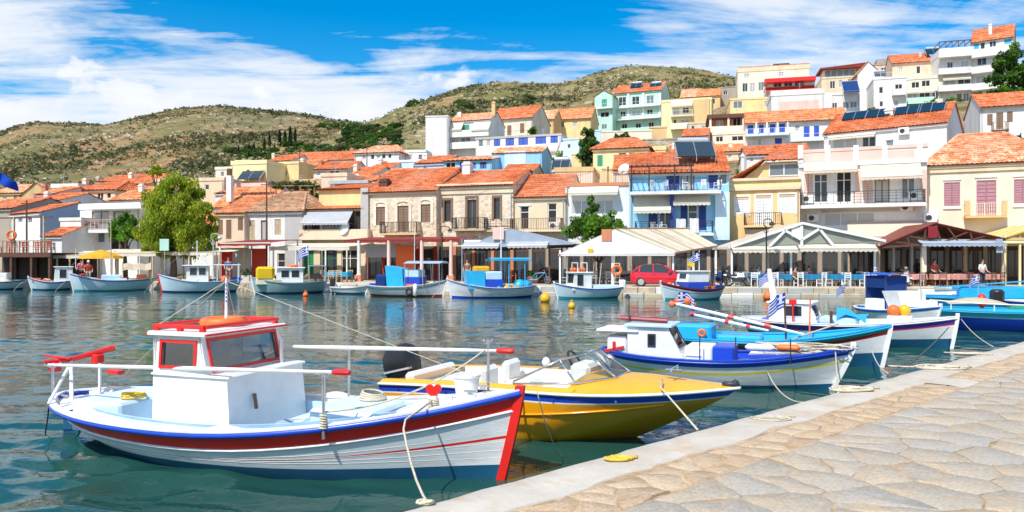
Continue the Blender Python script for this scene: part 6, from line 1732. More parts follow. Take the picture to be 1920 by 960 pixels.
part(t,'life_vest','plastic_red',lambda m:m.lathe([(.05,0),(.14,.1),(.16,.3),(.09,.45),(.02,.5)],(-1.3,.1,.72),9),True); part(t,'cabin','white_paint',lambda m:m.bbox(.5,1.6,-.6,.6,.6,1.35,.06)); part(t,'green_tarp','green_paint',lambda m:m.grid([[(-.6+.3*i,-.4+.2*j,.74+.16*math.sin(i*1.1)*math.sin(j*.9)) for j in range(5)] for i in range(5)],))
t, h = kaiki('cyan wooden boat lying along the corner of the harbour',(2060,31.5),(1690,33.5),2.2,1.0,.72,.78,GN,hull='cyan_paint',bands=((.08,1),),band_mats=('turquoise_paint',),boot='cyan_paint',cap='cyan_paint',rubm='cyan_paint',deck='cyan_paint',stem='cyan_paint')
part(t,'cabin_trunk','cyan_paint',lambda m:m.bbox(-1.6,1.2,-.6,.6,.6,1.2,.06)); part(t,'white_board','white_paint',lambda m:m.bbox(-3.2,-1.7,-.5,-.4,.85,1.05,.02)); part(t,'oar','cyan_paint',lambda m:m.beam((-2.6,-.6,1.15),(1.5,-.7,1.5),.07,.05))
t, h = kaiki('small boat with black engine and slanted white screen in the right corner',(2080,29.0),(1880,30.5),1.9,.9,.68,.7,GN,deck='paleblue_paint')
part(t,'windscreen','white_paint',lambda m:m.hexa([(-.7,-.7,.6),(.9,-.7,.6),(.9,.7,.6),(-.7,.7,.6),(-.1,-.6,1.5),(.6,-.6,1.5),(.6,.6,1.5),(-.1,.6,1.5)])); part(t,'outboard_motor','black_plastic',lambda m:m.bbox(-2.2,-1.7,-.25,.25,.5,1.15,.1),40)
for (px,py,Y,sc,lab,rz) in ((1593,545,34,1.0,'small greek flag on a thin pole beyond the white cabin',3.4),(1842,528,31,1.0,'small greek flag on a staff above the cyan boat at right',3.3),(1652,515,29.5,.9,'thin greek pennant beside the navy canopy',1.6)):
    greek_flag('flag',lab,W(px-8,py-12,Y),rz,.5*sc,.36*sc,px,.6,.5)

FARB=[]
# ---- boats along the town quay (bows to the left unless said)
def far(label, bow, stern, **kw):
    kw.setdefault('B',2.2); kw.setdefault('zb',1.0); kw.setdefault('zm',.62); kw.setdefault('zs',.75)
    r = kaiki(label,bow,stern,kw.pop('B'),kw.pop('zb'),kw.pop('zm'),kw.pop('zs'),GF,**kw)
    if kw.get('name') != 'dinghy': FARB.append(r)
    return r
t,h = far('pale boat with blue fender at the left picture edge',(-75,57),(52,58.5),hull='hull_paleblue',deck='white_paint'); part(t,'fender','blue_paint',lambda m:m.lathe([(.03,-.5),(.2,-.4),(.2,.3),(.05,.5)],(2.2,-.9,.7),9),True); part(t,'cabin','white_paint',lambda m:m.bbox(-1.0,.6,-.6,.6,.6,1.3,.05))
t,h = far('small blue railed boat with white box cabin near the left edge',(52,56.5),(140,58),hull='hull_paleblue',bands=((.10,1),),band_mats=('blue_paint',),B=1.8)
wheelhouse(t,-1.4,-.15,.55,.55,1.75,side=[(.35,.75,.3,.85)],front=[(.2,.8,.45,.9)],pane='pane_dark',frame='white_paint'); mast(t,-1.6,0,1.6,3.2,.03)
t,h = far('long pale caique with thin mast and tan tarpaulin by the willow',(130,54.5),(288,57.0),hull='hull_paleblue',bands=((.06,1),(.10,0),(.13,1)),band_mats=('navy_paint',),boot='teal_paint',B=2.4,zb=1.35,zm=.8,zs=.9)
mast(t,.1,0,.7,5.6,.05,'wood_pale',((3,0,1.3),(-3,0,1.0))); part(t,'tarpaulin','canvas_tan',lambda m:m.grid([[(-2.6+.4*i,-.9+.36*j,2.2-.6*abs(j-2.5)/2.5-.5*(i%2)*.2) for j in range(6)] for i in range(6)])); part(t,'hatch','paleblue_paint',lambda m:m.bbox(-.6,.7,-.6,.6,.7,1.2,.05))
part(t,'crate','orange_paint',lambda m:m.bbox(-2.3,-1.6,-.6,.2,.7,1.2,.04)); part(t,'winch','plastic_red',lambda m:m.lathe([(.1,0),(.25,.05),(.12,.2),(.25,.4),(.1,.45)],(1.9,0,.85),10),40); part(t,'awning_pole','wood_pale',lambda m:[m.tube([(x,y,.7),(x,y,2.2)],.03,5) for x in (-2.6,-.7) for y in (-.8,.8)])
t,h = far('blue white caique with red bow stripe and open wheelhouse',(296,52.8),(452,54.5),hull='hull_paleblue',bands=((.12,1),),band_mats=('white_paint',),boot='navy_paint',stem='red_paint',B=2.3,zb=1.3,zm=.75,zs=.85)
wheelhouse(t,-.6,.9,.7,.7,1.9,side=[(.12,.45,.45,.88),(.55,.88,.45,.88)],front=[(.08,.46,.45,.9),(.54,.92,.45,.9)],roof='white_paint',pane='pane_dark',frame='white_paint',over=.2); mast(t,.2,0,1.9,3.7,.05,'white_paint',((2.9,0,1.2),(-2.8,0,1.2)))
part(t,'canopy_frame','white_paint',lambda m:[m.tube([(x,y,.7),(x,y,1.95),(x,0,2.02)],.03,5) for x in (-2.6,-1.2) for y in (-.8,.8)]+[m.tube([(-2.7,y,1.95),(-.8,y,1.95)],.03,5) for y in (-.8,.8)]); part(t,'net_pile','buoy_orange',lambda m:m.lathe([(.5,0),(.45,.2),(.2,.4),(0,.45)],(-1.7,0,.75),9),True); part(t,'blue_cover','canvas_blue',lambda m:m.grid([[(-2.9+.3*i,-.5+.25*j,.9+.2*math.sin(i)*math.sin(j)) for j in range(5)] for i in range(4)])); part(t,'radar_arch','white_paint',lambda m:(m.tube([(-.3,-.6,1.9),(-.3,-.6,2.6),(-.3,.6,2.6),(-.3,.6,1.9)],.04,6),m.bbox(-.5,0,-.3,.3,2.62,2.75,.03)))
t,h = far('grey green caique with yellow box cabin and orange lifebuoy',(470,51.2),(614,52.6),hull='greyteal_paint',bands=((.08,1),),band_mats=('greyteal_paint',),boot='navy_paint',cap='greyteal_paint',rubm='greyteal_paint',B=2.3,zb=1.15,zm=.75,zs=.85)
part(t,'yellow_cover','canvas_yellow',lambda m:m.bbox(1.0,2.2,-.65,.65,1.05,1.85,.15),30); part(t,'fore_cabin','cream_paint',lambda m:m.bbox(.9,2.2,-.6,.6,.65,1.05,.05))
wheelhouse(t,-.9,.9,.75,.7,1.75,side=[(.15,.45,.4,.85),(.55,.85,.4,.85)],front=[(.1,.9,.45,.9)],pane='pane_dark',over=.15); part(t,'wheelhouse_awning','white_paint',lambda m:m.bbox(-.1,1.0,-.9,.9,1.78,1.84,.02)); mast(t,-.4,.1,1.8,3.3,.04)
part(t,'radar_arch','metal',lambda m:[m.tube([(x,-.7,.8),(x,-.7,1.9),(x,.7,1.9),(x,.7,.8)],.035,6) for x in (-2.4,-1.3)]+[m.tube([(-2.4,y,1.9),(-1.3,y,1.9)],.03,5) for y in (-.7,0,.7)]); part(t,'net_drum','dark_metal',lambda m:m.lathe([(.3,-.5),(.3,-.45),(.12,-.4),(.12,.4),(.3,.45),(.3,.5)],(-1.9,0,1.1),12,0,'y'))
o=part(None,'lifebuoy','buoy_orange',lambda m:lifebuoy(m,(0,0,0),.33,.09),True); o.location=on_boat(t,(-.2,-.1,1.9)); tag(o,'orange lifebuoy on the wheelhouse of the grey green caique','lifebuoy')
greek_flag('flag','greek flag hanging behind the wheelhouse of the grey green caique',on_boat(t,(-1.25,.2,3.3)),math.radians(170),.9,.7,3,1.4,.7)
t,h = far('small white dinghy with outboard motor between the two caiques',(692,50.6),(628,51.6),B=1.5,zb=.6,zm=.42,zs=.45,name='dinghy',stern_type='transom',bands=((.06,1),),band_mats=('white_paint',),rubm='grey_paint',deck='vinyl'); part(t,'outboard_motor','black_plastic',lambda m:(m.bbox(-h.L/2-.35,-h.L/2-.02,-.16,.16,.5,1.05,.06),m.box(-h.L/2-.25,-h.L/2-.08,-.05,.05,-.2,.5)),30); part(t,'thwart','wood_pale',lambda m:m.bbox(-.2,.1,-.6,.6,.34,.38,.01))
t,h = far('white boat with cyan cabin, grey band and red waterline',(838,47.2),(686,48.6),boot='dark_red_paint',bands=((.05,1),(.14,0),(.20,2)),band_mats=('white_paint','grey_paint'),deck='cyan_paint',cap='white_paint',rubm='grey_paint',B=2.2,zb=1.05,zm=.62,zs=.72)
part(t,'cabin','cyan_paint',lambda m:m.hexa([(-1.0,-.7,.55),(.15,-.7,.55),(.15,.7,.55),(-1.0,.7,.55),(-1.15,-.65,1.95),(.0,-.65,1.75),(.0,.65,1.75),(-1.15,.65,1.95)])); part(t,'cabin_side','blue_paint',lambda m:m.bbox(.16,1.2,-.6,.6,.55,1.25,.04)); part(t,'cabin_cover','paleblue_paint',lambda m:m.bbox(.16,1.1,-.58,.58,1.25,1.7,.05)); part(t,'stern_cover','canvas_navy',lambda m:m.bbox(-1.9,-1.05,-.6,.6,.55,1.4,.15),30)
part(t,'canopy','canvas_bluegrey',lambda m:m.grid([[(.2+.35*i,-.9+.3*j,2.1+.15*math.sin(math.pi*j/6)) for j in range(7)] for i in range(8)])); part(t,'canopy_frame','metal',lambda m:[m.tube([(x,y,.6),(x,y,2.12)],.025,5) for x in (.3,1.5,2.6) for y in (-.88,.88)]); part(t,'fender','plastic_white',lambda m:[m.lathe([(.03,-.4),(.13,-.33),(.13,.33),(.03,.4)],(x,-1.12,.45),9) for x in (1.1,)],True); mast(t,.6,0,1.6,4.3,.03)
t,h = far('white boat with cyan cabin, blue waterline and cyan sun canopy',(838,45.4),(1006,46.6),boot='blue_paint',bands=((.05,1),(.13,0),(.16,2)),band_mats=('white_paint','grey_paint'),deck='cyan_paint',cap='white_paint',B=2.3,zb=1.15,zm=.62,zs=.75)
part(t,'cabin','cyan_paint',lambda m:m.hexa([(.55,-.75,.55),(1.6,-.75,.55),(1.6,.75,.55),(.55,.75,.55),(.6,-.7,1.65),(1.75,-.7,1.65),(1.75,.7,1.65),(.6,.7,1.65)])); part(t,'cabin_side','blue_paint',lambda m:m.bbox(-.55,.54,-.7,.7,.55,1.15,.04)); part(t,'cabin_cover','paleblue_paint',lambda m:m.bbox(-.5,.54,-.68,.68,1.15,1.62,.05)); part(t,'red_cover','canvas_orange',lambda m:m.bbox(.2,1.2,-.4,.4,1.66,1.95,.1),30)
part(t,'canopy','canvas_cyan',lambda m:m.grid([[(-2.3+.5*i,-.85+.34*j,2.35+.12*math.sin(math.pi*j/5)) for j in range(6)] for i in range(6)])); part(t,'canopy_frame','cyan_paint',lambda m:[m.tube([(x,y,.6),(x,y,2.36)],.035,5) for x in (-1.9,-.9) for y in (-.7,.7)]+[m.beam((-2.3,y,2.3),(.3,y,2.3),.06) for y in (-.8,.8)]); mast(t,-.55,0,.8,4.4,.05,'white_paint'); part(t,'boom','white_paint',lambda m:m.tube([(-.55,-.5,3.4),(-.55,.5,3.4)],.03,5)); mast(t,1.9,.1,.8,3.6,.02)
part(t,'net_heap','cyan_paint',lambda m:[m.lathe([(.45,0),(.4,.25),(.15,.5),(0,.55)],(-2.1+.4*k,.1*k,.6),9) for k in range(2)],True)
t,h = far('light blue boat with small white wheelhouse and orange roof gear',(1038,44.8),(1168,46.0),hull='hull_paleblue',bands=((.10,1),),band_mats=('paleblue_paint',),boot='teal_paint',B=2.0,zb=.95,zm=.60,zs=.68)
wheelhouse(t,.05,1.25,.62,.5,1.55,side=[(.52,.82,.3,.88)],front=[(.1,.9,.45,.9)],pane='pane_dark',frame='dark_metal'); part(t,'roof_gear','buoy_orange',lambda m:[m.lathe([(0,-.14),(.12,-.05),(.12,.06),(0,.14)],(.3+.2*k,.1*(k%3)-.1,1.74),9) for k in range(5)],True); part(t,'roof_arch','white_paint',lambda m:[m.tube([(x,-.5,1.6),(x,-.5,2.15),(x,.5,2.15),(x,.5,1.6)],.03,5) for x in (.3,.9)]); part(t,'aft_cover','paleblue_paint',lambda m:m.bbox(-1.7,-.1,-.6,.6,.5,.78,.05)); part(t,'fender','plastic_white',lambda m:[m.lathe([(.03,-.25),(.11,-.2),(.11,.2),(.03,.25)],(x,-1.0,.4),9) for x in (-.7,.2)],True); part(t,'outboard_motor','white_paint',lambda m:m.bbox(-2.4,-2.05,-.2,.2,.5,1.1,.08),30); mast(t,1.4,0,.6,2.5,.025)
t,h = far('dark blue and red railed boat with small white and blue cabin',(1238,43.0),(1358,44.6),hull='hull_paleblue',bands=((.07,1),(.15,2),(.24,0),(.27,2)),band_mats=('navy_paint','dark_red_paint'),boot='teal_paint',cap='navy_paint',rubm='dark_red_paint',deck='dark_red_paint',B=1.9,zb=1.05,zm=.62,zs=.80,stem='white_paint')
part(t,'cabin_base','blue_paint',lambda m:m.bbox(-.75,.75,-.6,.6,.55,1.05,.04)); wheelhouse(t,-.7,.75,.58,1.05,1.65,front=[(.2,.8,.3,.8)],pane='pane_dark'); part(t,'net_heap','buoy_orange',lambda m:m.lathe([(.3,0),(.28,.3),(.12,.6),(0,.7)],(-1.0,0,.6),9),True); part(t,'crew_gear','navy_paint',lambda m:m.bbox(-1.9,-1.3,-.4,.4,.6,.85,.06)); mast(t,-.3,.2,1.65,2.9,.025)
greek_flag('flag','greek flag on the cabin of the dark blue and red railed boat',on_boat(t,(-.3,.2,2.75)),math.radians(190),.7,.5,8,.3,.5)
o=part(None,'yellow_pennant','canvas_yellow',lambda m:m.grid([[(.0+.1*i,.03*math.sin(i),-.06*j-.03*i) for j in range(5)] for i in range(5)])); o.location=on_boat(t,(.45,.1,2.25)); tag(o,'small yellow pennant by the cabin of the dark blue and red boat','flag'); part(t,'pennant_staff','metal',lambda m:m.tube([(.45,.1,1.7),(.45,.1,2.3)],.012,5))

# working gear heaped on the decks of the boats at the town quay
def gear(t, h, seed, n=9, x0=-.42, x1=.36):
    rnd = random.Random(seed); L = h.L
    for k in range(n):
        x = L*rnd.uniform(x0, x1); w = max(.1, h.b(x/L+.5)-.3); y = rnd.uniform(-w, w); z = h.zs(x/L+.5)-.13; kind = rnd.choice(['crate','crate','float','heap','pole','coil','basket','heap'])
        if kind == 'crate': part(t,'fish_crate',rnd.choice(['blue_paint','plastic_white','orange_paint','green_paint','wood_pale']),lambda m:(m.box(x-.28,x+.28,y-.18,y+.18,z,z+.03),*[m.box(*q,z+.03,z+.27) for q in ((x-.28,x+.28,y-.18,y-.155),(x-.28,x+.28,y+.155,y+.18),(x-.28,x-.255,y-.155,y+.155),(x+.255,x+.28,y-.155,y+.155))]))
        elif kind == 'float': part(t,'net_float',rnd.choice(['buoy_orange','yellow_paint','red_paint','plastic_white']),lambda m:m.lathe([(0,-.16),(.12,-.11),(.17,0),(.12,.11),(0,.17)],(x,y,z+.16),10),True)
        elif kind == 'heap':
            c = rnd.choice(['canvas_tan','rope','teal_paint','rope_yellow','cloth_red','canvas_navy']); f = rnd.uniform(.25,.5)
            part(t,'net_heap',c,lambda m:m.grid([[(x+f*r_*math.cos(a*.7854)*(1+.25*math.sin(a*2+k)),y+f*.7*r_*math.sin(a*.7854),z+.42*f*2*(1-r_**1.6)+.05*math.sin(a*3+r_*5)) for a in range(8)] for r_ in (1,.75,.45,.12)],close=True),True)
        elif kind == 'pole': q = rnd.uniform(.9,2.0); part(t,'pole',rnd.choice(['wood_pale','white_paint','metal']),lambda m:m.tube([(x,y,z),(x+rnd.uniform(-.2,.2),y,z+q)],.018,5))
        elif kind == 'coil': part(t,'rope_coil',rnd.choice(['rope','rope_yellow','canvas_blue']),lambda m:[m.ring((x,y,z+.03+.04*j),.20-.015*j,.025,(0,0,1),12,5) for j in range(4)],True)
        else: part(t,'basket',rnd.choice(['wood','dark_metal','cyan_paint']),lambda m:m.lathe([(.16,0),(.24,.28),(.26,.29),(.25,.31),(.22,.29),(.15,.03)],(x,y,z),10),40)
    for sd in (-1,):
        for x in (-L*.22, L*.12):
            if rnd.random() < .6:
                yb = -h.b(x/L+.5)-.09; part(t,'tyre_fender',rnd.choice(['rubber','plastic_white','blue_paint']),lambda m:m.ring((x,yb,h.zs(x/L+.5)-.34),.18,.065,(0,1,0),14,6),True)
    part(t,'mooring_line','rope',lambda m:m.tube([(L/2-.3,0,h.zs(.97)),(L/2+.5,-.1,.5),(L/2+.9,-.2,.02)],.012,4))
for k,(t,h) in enumerate(FARB): gear(t,h,40+k*7,12 if h.L>5 else 8)

# ---- ropes, floats and coils
Q = lambda px,py: ground_at(px,py,.705)
rope('mooring_rope','pale rope from the heart shaped bitt down to the knot on the kerb',[on_boat(nb,(2.42,-.30,nbh.zs(.84)+.12)),on_boat(nb,(2.45,-1.0,nbh.zs(.84)+.05)),*[Vector((on_boat(nb,(2.45,-1.06,0)).lerp(Q(806,946),k).x,on_boat(nb,(2.45,-1.06,0)).lerp(Q(806,946),k).y,(nbh.zs(.84)+.02)*(1-k)+.70*k-.50*k*(1-k))) for k in (.05,.2,.4,.6,.8,.93,1)]],.011)
coil('rope_knot','frayed rope knot on the kerb at the bottom of the picture',Q(800,945),.045,8,'rope',.011,3)
rope('mooring_rope','thin rope from the yellow bow down to the quay edge',[on_boat(sp,(1.55,-.35,.86)),on_boat(sp,(1.6,-.62,.8)),Q(1308,806)],.011); rope('mooring_rope','thin dark line from the red stem toward the water beside the yellow hull',[on_boat(nb,(3.45,.15,.95)),ground_at(1055,858,.02)],.007,'rope',.12)
rope('mooring_rope','long slack rope from the stern of the white boat up to the far spar',[on_boat(nb,(1.42,-.86,.78)),on_boat(nb,(2.6,.75,1.30))],.011,'rope',.16)
rope('mooring_rope','rope hanging straight from the bow of the blue boat to the quay',[on_boat(BLUE_T,(2.05,-.25,.72)),Q(1572,737)],.011); rope('mooring_rope','slack rope from the cyan boat bow to the quay by the coiled line',[on_boat(CY_T,(2.35,-.3,.45)),Q(1665,700)],.011,'rope',.10); rope('mooring_rope','slack rope between the blue boat forefoot and the kerb',[on_boat(BLUE_T,(.9,-.6,.35)),Q(1506,755)],.011,'rope',.14)
rope('mooring_rope','dark rope at the bow of the white purple banded boat',[on_boat(WH_T,(2.6,-.3,.6)),Q(1690,695)],.013,'rope_dark',.05); rope('mooring_rope','pair of thin lines from the blue boat at right to the quay',[W(1802,598,20.5),Q(1862,650)],.010,'rope',.08)
rope('mooring_rope','thin line from the stern of the nearest boat to the water',[on_boat(nb,(-3.2,-.35,.5)),ground_at(85,810,-.05)],.010,'rope_dark',.05)
coil('rope_coil','yellow rope bundle lying on the white kerb',Q(1160,862),.085,5,'rope_yellow',.013,1); coil('rope_coil','brown and yellow heap of rope on the quay edge, largest of the coils',Q(1762,690),.26,9,'rope',.014,2); coil('rope_coil','pale heap of old net and rope by the blue bow',Q(1598,732),.20,8,'rope',.014,5); coil('rope_coil','faint scatter of pale rope on the kerb near the yellow bow',Q(1445,785),.15,5,'rope',.006,7); coil('rope_coil','small flat rope coil on the far end of the kerb',Q(1820,664),.22,4,'rope',.012,9)
for (px,py,c,lab) in ((1440,558,'buoy_orange','round orange buoy on the water near the town quay, with a ring'),(1022,562,'yellow_paint','larger yellow buoy floating off the light blue boat'),(1072,574,'yellow_paint','smaller yellow buoy floating right of the light blue boat'),(573,552,'buoy_orange','small orange buoy under the grey green caique')):
    p=ground_at(px,py+4,0); o=thing('buoy',lab,'buoy',p,0,'buoys on the water'); s_=.30 if 'larger' in lab or 'round' in lab else .18
    part(o,'float',c,lambda m:m.lathe([(0,-.1),(s_*.8,0),(s_,s_*.6),(s_*.75,s_*1.3),(s_*.2,s_*1.65),(0,s_*1.7)],(0,0,0),14),True); part(o,'ring',c,lambda m:m.ring((0,0,s_*1.85),.06,.02,(0,1,0),10,5),True)

# ---------------------------------------------------------------- cafe canopies on the promenade
class Front:
    """a vertical setting-out plane, like a facade, for things that stand on the promenade"""
    def __init__(s, name, label, cat, x0, x1, Y, a, group=None):
        s.Y, s.a = Y, a; s.C = W((x0+x1)/2, YH, Y); s.C.z = ZQ
        s.d = Vector((math.cos(a), math.sin(a), 0)); s.nb = Vector((-math.sin(a), math.cos(a), 0)); s.s0 = 0; s.zb = ZQ
        s.s0 = s.at(x0); s.w = s.at(x1); o = s.C + s.d*s.s0
        s.t = thing(name, label, cat, (o.x, o.y, ZQ), a, group)
    at = B.at; z = B.z; rect = B.rect
def slats(t, A, Bq, C, D, n, mats, name='roof_panel', gap=.02, th=.05):
    """strips side by side over a quad A-B (low edge) to D-C (high edge), each a piece of its own"""
    A,Bq,C,D = map(Vector,(A,Bq,C,D)); nrm=(Bq-A).cross(D-A).normalized()*th
    for k in range(n):
        u0,u1 = k/n, (k+1)/n-gap/n*3
        p=[A.lerp(Bq,u0),A.lerp(Bq,u1),D.lerp(C,u1),D.lerp(C,u0)]
        mb=MB(); mb.hexa(p+[q+nrm for q in p]); mb.build(name,mats[k%len(mats)],t)
GC = 'cafe canopies on the promenade'
def gable_canopy(label, x0, x1, xa, Y, ye, ya, depth, a, roof_m, frame_m, infill=None, truss=False, posts=(), post_m='white_paint', n=10, ye1=None, fw=.12):
    c = Front('cafe_canopy', label, 'canopy', x0, x1, Y, a, GC); t = c.t
    xl, xr, xp = 0, c.w, c.at(xa); zl, zr, zp = c.z(x0,ye), c.z(x1,ye1 or ye), c.z(xa,ya)
    slats(t,(xl,-.1,zl),(xp,-.1,zp),(xp,depth,zp),(xl,depth,zl),max(2,n//2),roof_m) if False else None
    # roof strips run from eave to ridge
    def half(A,P,sgn):
        k = max(3,int(depth/.6))
        for i in range(k):
            y0,y1 = -.25+(depth+.25)*i/k, -.25+(depth+.25)*(i+1)/k-.03
            mb=MB(); p=[(A[0],y0,A[1]),(P[0],y0,P[1]),(P[0],y1,P[1]),(A[0],y1,A[1])]; mb.hexa(p+[(q[0],q[1],q[2]+.05) for q in p]); mb.build('roof_strip',roof_m[i%len(roof_m)],t)
    half((xl,zl),(xp,zp),-1); half((xr,zr),(xp,zp),1)
    mb = MB()
    for y in (-.1, depth*.5, depth-.1):
        mb.beam((xl,y,zl-.03),(xp,y,zp-.03),fw*.7,fw); mb.beam((xr,y,zr-.03),(xp,y,zp-.03),fw*.7,fw); mb.beam((xl,y,zl-.03),(xr,y,zr-.03),fw*.7,fw)
    mb.beam((xp,-.1,zp-.05),(xp,depth,zp-.05),fw); mb.beam((xl,-.1,zl-.05),(xl,depth,zl-.05),fw); mb.beam((xr,-.1,zr-.05),(xr,depth,zr-.05),fw)
    if truss:
        base = lambda u: Vector((xl+(xr-xl)*u,-.12,zl+(zr-zl)*u)); top = lambda u: (Vector((xl,-.12,zl)).lerp(Vector((xp,-.12,zp)),u*2) if u<.5 else Vector((xp,-.12,zp)).lerp(Vector((xr,-.12,zr)),u*2-1))
        mb.beam(base(.5),top(.5),fw*.7); 
        for (b0,t0) in ((.5,.25),(.5,.75),(.25,.25),(.75,.75),(.30,.12),(.70,.88),(.36,.42),(.64,.58)): mb.beam(base(b0),top(t0),fw*.6)
    mb.build('frame',frame_m,t)
    if infill:
        mb=MB(); mb.face([(xl,-.24,zl),(xr,-.24,zr),(xp,-.24,zp)]); mb.build('gable_infill',infill,t)
    for px in posts:
        for y in (0, depth-.3):
            x=c.at(px); mb=MB(); mb.box(x-.06,x+.06,y-.06,y+.06,0,min(zl,zr)+.3); mb.build('post',post_m,t)
    return c
def fawn(c, x0, x1, y0, y1, proj, mat, **kw): return awning(c.t, c.at(x0), c.at(x1), c.z((x0+x1)/2,y0), c.z((x0+x1)/2,y1,proj)+.2, proj, mat, **kw)
def hang_sign(c, x0, x1, y0, y1, off, mat, name='sign_board'):
    r=c.rect(x0,y0,x1,y1,off); mb=MB(); mb.bbox(r[0],r[1],-off-.05,-off+.05,r[2],r[3],.015); mb.build(name,mat,c.t)

c3 = gable_canopy('wide cream canopy with white truss and scalloped awnings, left of the brown one',1368,1658,1502,49.2,463,418,6.5,-.10,['canvas_cream','canvas_tan'],'white_paint','smoked_panel',False,(1372,1483,1640),ye1=452,fw=.14)
fawn(c3,1370,1491,458,474,.7,'canvas_cream'); fawn(c3,1494,1638,455,472,.7,'canvas_cream')
mb=MB()
for p,q in (((1368,463),(1502,419)),((1502,419),(1656,452)),((1500,424),(1500,462)),((1500,450),(1468,432)),((1500,450),(1532,430)),((1440,462),(1470,432)),((1560,462),(1535,432))): mb.beam((c3.at(p[0]),-.36,c3.z(*p)),(c3.at(q[0]),-.36,c3.z(*q)),.16)
mb.build('truss','white_paint',c3.t); hang_sign(c3,1484,1502,425,445,.3,'white_paint')
c4 = gable_canopy('brown timber canopy with open truss and blue grey awning at right',1646,1882,1752,50,463,419,7,-.14,['dark_red_paint','brown_paint'],'wood_dark',None,True,(1648,1880),'wood_pale',ye1=448,fw=.15)
fawn(c4,1720,1876,450,462,.8,'canvas_bluegrey'); hang_sign(c4,1740,1758,424,446,.3,'dark_red_paint')
for (x,w,m) in ((1646,7,'white_wall'),(1676,4,'white_wall'),(1710,4,'white_wall'),(1733,8,'pale_cream'),(1808,3,'wood_pale')):
    mb=MB(); xx=c4.at(x,-3 if w<8 else 0); yy=3 if w<8 else 0; mb.box(xx-w*.018,xx+w*.018,yy,yy+.25,0,c4.z(x,460)); mb.build('column',m,c4.t)
hang_sign(c4,1868,1880,448,474,.6,'canvas_bluegrey','rolled_screen')
c5 = gable_canopy('yellow timber canopy cut by the right picture edge',1880,2060,1965,49.5,447,420,6,-.14,['canvas_yellow','canvas_cream'],'ochre_wall',None,False,(1884,1912),'lemon_wall',fw=.16)
mb=MB(); r=c5.rect(1880,447,2060,456,.1); mb.box(r[0],r[1],-.12,-.06,r[2],r[3]); mb.build('fascia','lemon_wall',c5.t)
c2 = gable_canopy('white canopy with striped tan roof and brown sign behind the red car',1048,1266,1152,51.5,477,431,3,-.14,['canvas_cream','canvas_tan'],'wood_pale','canvas_bright',False,(1050,1148,1262),ye1=475,fw=.10)
Lc=lambda px,py,Y: Matrix.Rotation(.14,4,'Z')@(W(px,py,Y)-c2.t.location)
slats(c2.t,Lc(1264,474,51.0),Lc(1344,461,54.4),Lc(1288,430,55.4),Lc(1156,430,51.4),13,['canvas_cream','canvas_tan','canvas_cream','canvas_peach'],'roof_strip')
mb=MB(); mb.beam(Lc(1156,429,51.4),Lc(1288,429,55.4),.14); mb.beam(Lc(1264,475,50.95),Lc(1344,462,54.4),.12); mb.beam(Lc(1225,430,53.4),Lc(1308,469,52.8),.16); mb.build('roof_beam','wood',c2.t)
for px,Y in ((1342,54.3),(1300,52.6)): q=Lc(px,470,Y); mb=MB(); mb.box(q.x-.07,q.x+.07,q.y-.07,q.y+.07,0,q.z); mb.build('post','white_paint',c2.t)
fawn(c2,1052,1264,475,481,.35,'canvas_white',scallop=False,arms=False); hang_sign(c2,1128,1147,430,452,.25,'brick_wall'); hang_sign(c2,1102,1112,466,474,.3,'canvas_yellow','emblem')
c1 = gable_canopy('blue grey gabled canopy with dark ridge and lilac sign',868,1078,958,53,466,430,7,-.2,['canvas_grey','canvas_bluegrey'],'dark_metal','canvas_bluegrey',False,(872,1030),'wood_dark',ye1=458,fw=.13)
fawn(c1,872,940,452,466,.9,'canvas_grey'); fawn(c1,956,1030,450,465,.9,'canvas_grey'); hang_sign(c1,924,945,427,449,.4,'pink_wall')

def flat_canopy(label, x0, x1, Y, a, ytop, depth, mat, drop=.2, posts=(), post_m='white_paint', name='cafe_canopy', sag=True):
    c=Front(name,label,'canopy',x0,x1,Y,a,GC); z=c.z((x0+x1)/2,ytop); mb=MB(); n=max(3,int(c.w/.8))
    mb.grid([[(c.w*i/n,depth*j/4,z+.35*(j/4)-(.10*math.sin(math.pi*j/4)*(1+.5*math.sin(i*1.9)) if sag else 0)) for i in range(n+1)] for j in range(5)]); mb.grid([[(c.w*i/n,-.01,z-drop+(.05 if i%2 else 0)) for i in range(n+1)],[(c.w*i/n,-.0,z+.0) for i in range(n+1)]]); mb.build('awning_cloth',mat,c.t)
    f=MB(); f.beam((0,.02,z-.03),(c.w,.02,z-.03),.07); f.beam((0,depth,z+.3),(c.w,depth,z+.3),.07); f.build('frame',post_m,c.t)
    for px in posts:
        for y in (.05,depth-.1): x=c.at(px); mb=MB(); mb.box(x-.05,x+.05,y-.05,y+.05,0,z+.02+(.28 if y>1 else 0)); mb.build('post',post_m,c.t)
    return c
cp = flat_canopy('dark red pergola with white and red columns before the stone houses',645,862,58.5,-.24,449,5,'maroon_wall',.25,(),'dark_red_paint',sag=False)
for px in (672,728,790,845):
    x=cp.at(px); z=cp.z(px,451); mb=MB(); mb.lathe([(.20,0),(.20,.55),(.15,.6),(.14,z)],(x,.1,0),10,0); mb.build('column','pink_wall' if px!=672 else 'white_wall',cp.t,smooth=40); mb=MB(); mb.box(x-.27,x+.27,-.17,.37,0,.5); mb.build('column_base','brick_wall',cp.t)
mb=MB(); x=cp.at(690,-3); mb.box(x,x+3.0,2.6,2.7,1.9,3.0); mb.build('roller_blind','canvas_grey',cp.t); mb=MB(); x=cp.at(738,-2); mb.box(x,x+1.6,2.5,2.58,.0,2.9); mb.build('banner','buoy_orange',cp.t)
ck = flat_canopy('maroon roofed kiosk front with red panels left of the grey green caique',408,508,60.5,-.26,455,4.5,'maroon_wall',.28,(412,503),'white_wall',sag=False)
